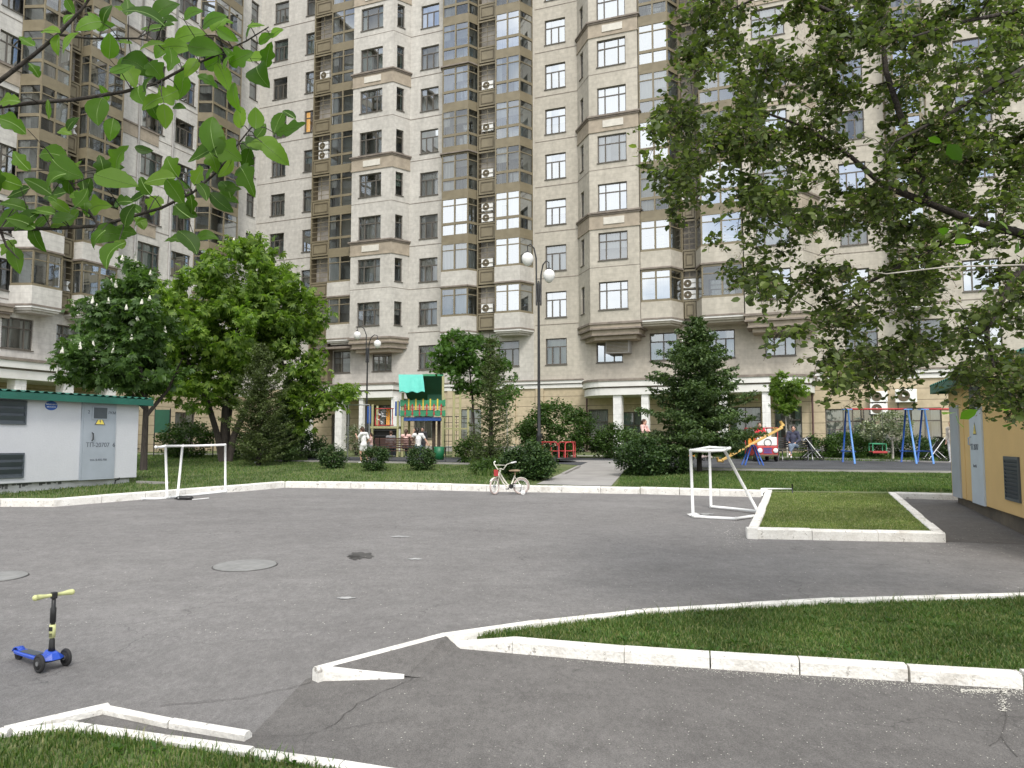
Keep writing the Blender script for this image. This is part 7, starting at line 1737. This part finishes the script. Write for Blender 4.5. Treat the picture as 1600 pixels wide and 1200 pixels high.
# dark green board and mesh fence at the back left
g = at(252, 714.5); t = thing('mesh_fence', 'low mesh fence with a dark green board behind the left goal', 'fence', g, 0); k = g.y / FPX
b = MB(); b.b2(-12 * k, 11 * k, -.02, .02, 38 * k, 74 * k); b.build('board', m_dgr, t)
for x in (-12, 12, 45, 80): b = MB(); b.tube([(x * k, 0, 0), (x * k, 0, (76 if abs(x) < 20 else 45) * k)], .025, 8); b.build('post', m_black, t)
b = MB()
for i in range(24): b.tube([((-12 + i * 4) * k, 0, .05), ((-12 + i * 4) * k, 0, 36 * k)], .005, 4)
for i in range(9): b.tube([(-12 * k, 0, .05 + i * 4.4 * k), (80 * k, 0, .05 + i * 4.4 * k)], .005, 4)
o = b.build('mesh_panel', m_black, t)
# pipe frame beside the girl
g = at(546, 721); t = thing('pipe_frame', 'thin grey square pipe frame standing left of the play tower', 'pipe frame', g, 0); k = g.y / FPX
b = MB(); b.tube([(-3 * k, 0, 0), (-3 * k, 0, 88 * k)], .022, 8); b.build('post', m_steel, t); b = MB(); b.tube([(30 * k, 0, 0), (30 * k, 0, 88 * k)], .022, 8); b.build('post', m_steel, t); b = MB(); b.tube([(-3 * k, 0, 88 * k), (30 * k, 0, 88 * k)], .022, 8); b.build('crossbar', m_steel, t)

# ------------------------------------------------------------------ people
m_skin = mat('skin', (0.56, 0.34, 0.25), rough=.55, var=.06); m_hairb = mat('brown_hair', (0.06, 0.03, 0.018), rough=.6, var=.3, vscale=30); m_hairk = mat('dark_hair', (0.015, 0.012, 0.010), rough=.5, var=.3, vscale=30)
m_eye = mat('eye_dark', (0.02, 0.015, 0.012), rough=.3); m_lip = mat('lips', (0.40, 0.14, 0.12), rough=.5)
def cloth_m(n, c): return mat(n, c, rough=.85, var=.10, vscale=10, bump=.4, bscale=18)
c_white = cloth_m('cloth_white', (0.76, 0.76, 0.76)); c_pink = cloth_m('cloth_pink', (0.70, 0.46, 0.42)); c_red = cloth_m('cloth_red', (0.60, 0.04, 0.06)); c_denim = cloth_m('cloth_denim', (0.16, 0.21, 0.28)); c_navy = cloth_m('cloth_navy', (0.05, 0.055, 0.09)); c_grey = cloth_m('cloth_grey', (0.22, 0.22, 0.23)); c_dark = cloth_m('cloth_dark', (0.05, 0.05, 0.055))
def blend(name, shapes, vox, m, parent):
    """shapes: ('c', a, b, ra, rb) capsules or ('e', c, r, rot) -> one continuous remeshed surface"""
    b = MB()
    for s_ in shapes:
        if s_[0] == 'c': b.tube([s_[1], s_[2]], [s_[3], s_[4]], 10); b.ell(s_[1], s_[3], 10, 6); b.ell(s_[2], s_[4], 10, 6)
        else: b.ell(s_[1], s_[2], 14, 10, 0, s_[3] if len(s_) > 3 else None)
    o = b.build(name, m, parent)
    r_ = o.modifiers.new('r', 'REMESH'); r_.mode = 'VOXEL'; r_.voxel_size = vox
    s2 = o.modifiers.new('s', 'SMOOTH'); s2.iterations = 3; s2.factor = .5
    dg = bpy.context.evaluated_depsgraph_get(); me = bpy.data.meshes.new_from_object(o.evaluated_get(dg)); me.polygons.foreach_set('use_smooth', [True] * len(me.polygons))
    o.modifiers.clear(); old = o.data; o.data = me; me.name = name; bpy.data.meshes.remove(old)
    if not me.materials: me.materials.append(m)
    return o
def person(label, loc, rz, H, J, top, bottom, hair, shoe, top_c=None, bot_c=None, hairlong=.0, sleeve=.5, leg_cov=1.0, look=0.0, group=None, skirt=False):
    """J: joints in units of body height, own frame facing +x... keys: pel, che, nec, hea, then sh/el/wr/hi/kn/an with L,R"""
    t = thing('person', label, 'person', loc, rz, group); S = H
    j = {k_: Vector(v) * S for k_, v in J.items()}
    sh = [('c', j['pel'], j['pel'].lerp(j['che'], .5), .068 * S, .058 * S), ('c', j['pel'].lerp(j['che'], .5), j['che'], .058 * S, .068 * S), ('c', j['shL'], j['shR'], .036 * S, .036 * S), ('c', j['che'], j['nec'], .052 * S, .034 * S), ('c', j['nec'], j['hea'], .030 * S, .030 * S),
          ('c', j['hiL'], j['hiR'], .056 * S, .056 * S)]
    hd = j['hea'] + Vector((0, 0, .0)); hr_ = .060 * S
    lk = Vector((math.cos(look), math.sin(look), 0)); sd_ = Vector((-lk.y, lk.x, 0))
    sh += [('e', hd + Vector((0, 0, .035 * S)), (hr_ * .95, hr_ * .78, hr_ * 1.02), (0, 0, look)), ('e', hd + lk * .018 * S + Vector((0, 0, .0)), (hr_ * .66, hr_ * .58, hr_ * .72), (0, 0, look)), ('e', hd + lk * .064 * S + Vector((0, 0, .018 * S)), (.010 * S, .008 * S, .014 * S))]
    for sg in (-1, 1): sh.append(('e', hd + sd_ * sg * .050 * S + Vector((0, 0, .022 * S)), (.008 * S, .006 * S, .016 * S), (0, 0, look)))
    for s_ in 'LR':
        sh += [('c', j['sh' + s_], j['el' + s_], .030 * S, .023 * S), ('c', j['el' + s_], j['wr' + s_], .022 * S, .015 * S), ('c', j['hi' + s_], j['kn' + s_], .050 * S, .033 * S), ('c', j['kn' + s_], j['kn' + s_].lerp(j['an' + s_], .35), .031 * S, .033 * S), ('c', j['kn' + s_].lerp(j['an' + s_], .35), j['an' + s_], .033 * S, .019 * S)]
        d = (j['wr' + s_] - j['el' + s_]).normalized(); n_ = d.cross(Vector((0, 1, 0)) if abs(d.y) < .8 else Vector((1, 0, 0))).normalized(); w_ = d.cross(n_)
        pm = j['wr' + s_] + d * .030 * S; sh.append(('c', j['wr' + s_], pm, .013 * S, .016 * S)); sh.append(('c', pm - w_ * .012 * S, pm + w_ * .012 * S, .011 * S, .011 * S))
        for q, ln in ((-1.5, .033), (-.5, .040), (.5, .038), (1.5, .030)):
            a0 = pm + w_ * q * .0105 * S + d * .01 * S; a1 = a0 + (d * .9 + n_ * .25).normalized() * ln * .55 * S; a2 = a1 + (d * .6 + n_ * .6).normalized() * ln * .45 * S; sh += [('c', a0, a1, .0058 * S, .0052 * S), ('c', a1, a2, .0052 * S, .0042 * S)]
        th = pm - w_ * .018 * S - d * .012 * S; sh.append(('c', th, th + (d * .7 - w_ * .6).normalized() * .030 * S, .0070 * S, .0052 * S))
    blend('body', sh, .0075 * max(1, H), m_skin, t)
    # eyes and mouth
    b = MB()
    for sg in (-1, 1): b.ell(hd + lk * .056 * S + sd_ * sg * .022 * S + Vector((0, 0, .036 * S)), .0065 * S, 8, 6)
    b.build('eyes', m_eye, t); b = MB(); b.ell(hd + lk * .056 * S + Vector((0, 0, -.006 * S)), (.006 * S, .014 * S, .0045 * S), 10, 6, 0, (0, 0, look)); b.build('mouth', m_lip, t)
    # hair
    hs = [('e', hd + Vector((0, 0, .048 * S)) - lk * .012 * S, (hr_ * 1.06, hr_ * .95, hr_ * .98), (0, 0, look))]
    if hairlong: hs += [('c', hd - lk * .040 * S + Vector((0, 0, .03 * S)), hd - lk * .055 * S - Vector((0, 0, hairlong * S)), .045 * S, .022 * S)]
    blend('hair', hs, .009 * max(1, H), hair, t)
    e = .010 * S
    ts = [('c', j['pel'].lerp(j['che'], .12), j['pel'].lerp(j['che'], .5), .070 * S + e, .062 * S + e), ('c', j['pel'].lerp(j['che'], .5), j['che'], .062 * S + e, .071 * S + e), ('c', j['shL'], j['shR'], .038 * S + e, .038 * S + e), ('c', j['che'], j['che'].lerp(j['nec'], .45), .055 * S + e, .042 * S + e)]
    for s_ in 'LR':
        if sleeve > 0:
            f = min(1, sleeve * 2); ts.append(('c', j['sh' + s_], j['sh' + s_].lerp(j['el' + s_], f), .033 * S + e, .028 * S + e))
            if sleeve > .5: f = (sleeve - .5) * 2; ts.append(('c', j['el' + s_], j['el' + s_].lerp(j['wr' + s_], f * .9), .027 * S + e, .021 * S + e * .8))
    blend('top', ts, .010 * max(1, H), top, t)
    bs = [('c', j['hiL'], j['hiR'], .062 * S + e * .6, .062 * S + e * .6), ('c', j['pel'], j['pel'].lerp(j['che'], .15), .070 * S + e * .5, .070 * S)]
    for s_ in 'LR':
        f = min(1, leg_cov * 2); bs.append(('c', j['hi' + s_], j['hi' + s_].lerp(j['kn' + s_], f * .95), .056 * S + e * .5, (.056 - .018 * f) * S + e))
        if leg_cov > .5: f = (leg_cov - .5) * 2; bs.append(('c', j['kn' + s_], j['kn' + s_].lerp(j['an' + s_], f * .9), .038 * S + e * .4, .028 * S + e * .4))
    blend('shorts' if leg_cov < .5 else 'trousers', bs, .010 * max(1, H), bottom, t)
    for s_ in 'LR':
        a = j['an' + s_]; fd = (a - j['kn' + s_]); fd = Vector((1, 0, 0)) if 'fdir' not in J else Vector(J['fdir'])
        blend('shoe', [('c', a + Vector((0, 0, -.015 * S)), a + fd * .055 * S + Vector((0, 0, -.028 * S)), .022 * S, .020 * S), ('c', a + fd * .055 * S + Vector((0, 0, -.028 * S)), a + fd * .095 * S + Vector((0, 0, -.030 * S)), .020 * S, .015 * S), ('e', a + Vector((-.012 * S, 0, -.022 * S)), (.022 * S, .020 * S, .022 * S))], .008 * max(1, H), shoe, t)
    return t
STAND = dict(pel=(0, 0, .50), che=(0, 0, .70), nec=(.0, 0, .83), hea=(.012, 0, .885), shL=(0, .105, .80), shR=(0, -.105, .80), elL=(-.02, .13, .63), elR=(-.02, -.13, .63), wrL=(.03, .13, .49), wrR=(.03, -.13, .49), hiL=(0, .05, .50), hiR=(0, -.05, .50), knL=(.01, .055, .28), knR=(.01, -.055, .28), anL=(-.01, .055, .045), anR=(-.01, -.055, .045))
SIT = dict(pel=(0, 0, .055), che=(.00, 0, .26), nec=(.01, 0, .385), hea=(.02, 0, .44), shL=(0, .105, .36), shR=(0, -.105, .36), elL=(.03, .13, .19), elR=(.03, -.13, .19), wrL=(.15, .08, .14), wrR=(.15, -.08, .14), hiL=(0, .055, .05), hiR=(0, -.055, .05), knL=(.245, .07, .05), knR=(.245, -.07, .05), anL=(.25, .07, -.19), anR=(.25, -.07, -.19))
def pose(base, **kw): d = dict(base); d.update(kw); return d
g = at(568, 724)
person('girl in white shirt and white shorts walking away left of the brown bench', g, R(150), 1.38, pose(STAND, pel=(-.01, 0, .50), che=(.02, 0, .70), nec=(.05, 0, .83), hea=(.07, 0, .885), knL=(.07, .05, .29), anL=(.03, .05, .05), knR=(.01, -.05, .28), anR=(-.10, -.05, .09), elL=(.10, .14, .68), wrL=(.20, .08, .76), elR=(-.06, -.14, .64), wrR=(.04, -.16, .55)), c_white, c_white, m_hairb, c_white, hairlong=.10, sleeve=.35, leg_cov=.30)
g = at(579, 719)
person('small child with long hair beside the girl in white, behind the lamp post', g, R(200), 1.12, pose(STAND, elL=(.06, .13, .66), wrL=(.16, .12, .66), knL=(.05, .05, .28), anL=(.06, .05, .05)), c_pink, c_grey, m_hairb, c_dark, hairlong=.14, sleeve=.3, leg_cov=.4)
def on_bench(px, H, label, rz, J, *a, dz=0.0, **kw):
    p = Vector((P(px, 700, bl.y).x, bl.y + .22, bl.z + .44 + .055 * 1.0 + dz)); return person(label, p, rz, H, J, *a, **kw)
on_bench(609, 1.30, 'child in grey with pale cap-like hair on the left of the brown bench', R(90), SIT, c_grey, c_denim, m_hairb, c_white, dz=.0)
on_bench(633, 1.42, 'person with bare shoulders and brown hair in the middle of the brown bench', R(80), pose(SIT, elR=(-.02, -.16, .22)), c_pink, c_denim, m_hairb, c_white, sleeve=0, hairlong=.08, dz=.0)
on_bench(652, 1.52, 'woman in a white top leaning at the right end of the brown bench', R(100), pose(SIT, elR=(.0, -.19, .24), wrR=(-.02, -.26, .12), che=(.0, -.01, .26), nec=(-.0, .01, .385), hea=(.0, .02, .44), elL=(.03, .15, .30), wrL=(.02, .11, .45)), c_white, c_denim, m_hairk, c_white, sleeve=.3, hairlong=.05, dz=.0)
g = at(657, 717); person('person in dark clothes standing under the deck of the play tower', g + Vector((0, .6, 0)), R(-90), 1.35, STAND, c_dark, c_dark, m_hairk, c_dark, sleeve=.6)
g = at(1007, 717)
person('woman in pale pink jacket with folded arms behind the dark shrub', g + Vector((0, 0, 0)), R(-40), 1.68, pose(STAND, elL=(.06, .15, .64), wrL=(.14, -.01, .66), elR=(.06, -.15, .64), wrR=(.15, .02, .63)), c_pink, c_dark, m_hairb, c_white, sleeve=.95, hairlong=.06)
g = at(1200, 722); person('adult in a red top sitting inside the red play car', g + Vector((-.02, .88, .76)), R(-90), 1.45, pose(SIT, knL=(.22, .07, .03), knR=(.22, -.07, .03), anL=(.27, .07, -.15), anR=(.27, -.07, -.15), elL=(.08, .14, .24), wrL=(.20, .07, .27), elR=(.08, -.14, .24), wrR=(.20, -.07, .27)), c_red, c_denim, m_hairb, c_dark, sleeve=.95)
p = Vector((gb.x - .08, gb.y - .22, gb.z + .50)); person('woman in navy top and rolled jeans sitting with crossed legs on the green bench', p, R(-115), 1.66, pose(SIT, knL=(.24, .03, .07), anL=(.30, -.06, -.13), knR=(.25, -.05, .055), anR=(.26, -.03, -.19), elL=(.03, .15, .19), wrL=(.13, .06, .12), hea=(.03, .02, .44)), c_navy, c_denim, m_hairk, c_white, sleeve=.95, leg_cov=.9, hairlong=.09)
g = at(1489, 723); person('person in cream clothes half hidden by the corner of the yellow kiosk', g, R(200), 1.62, STAND, cloth_m('cloth_cream', (.66, .60, .52)), c_white, m_hairb, c_white, sleeve=.8, hairlong=.05)
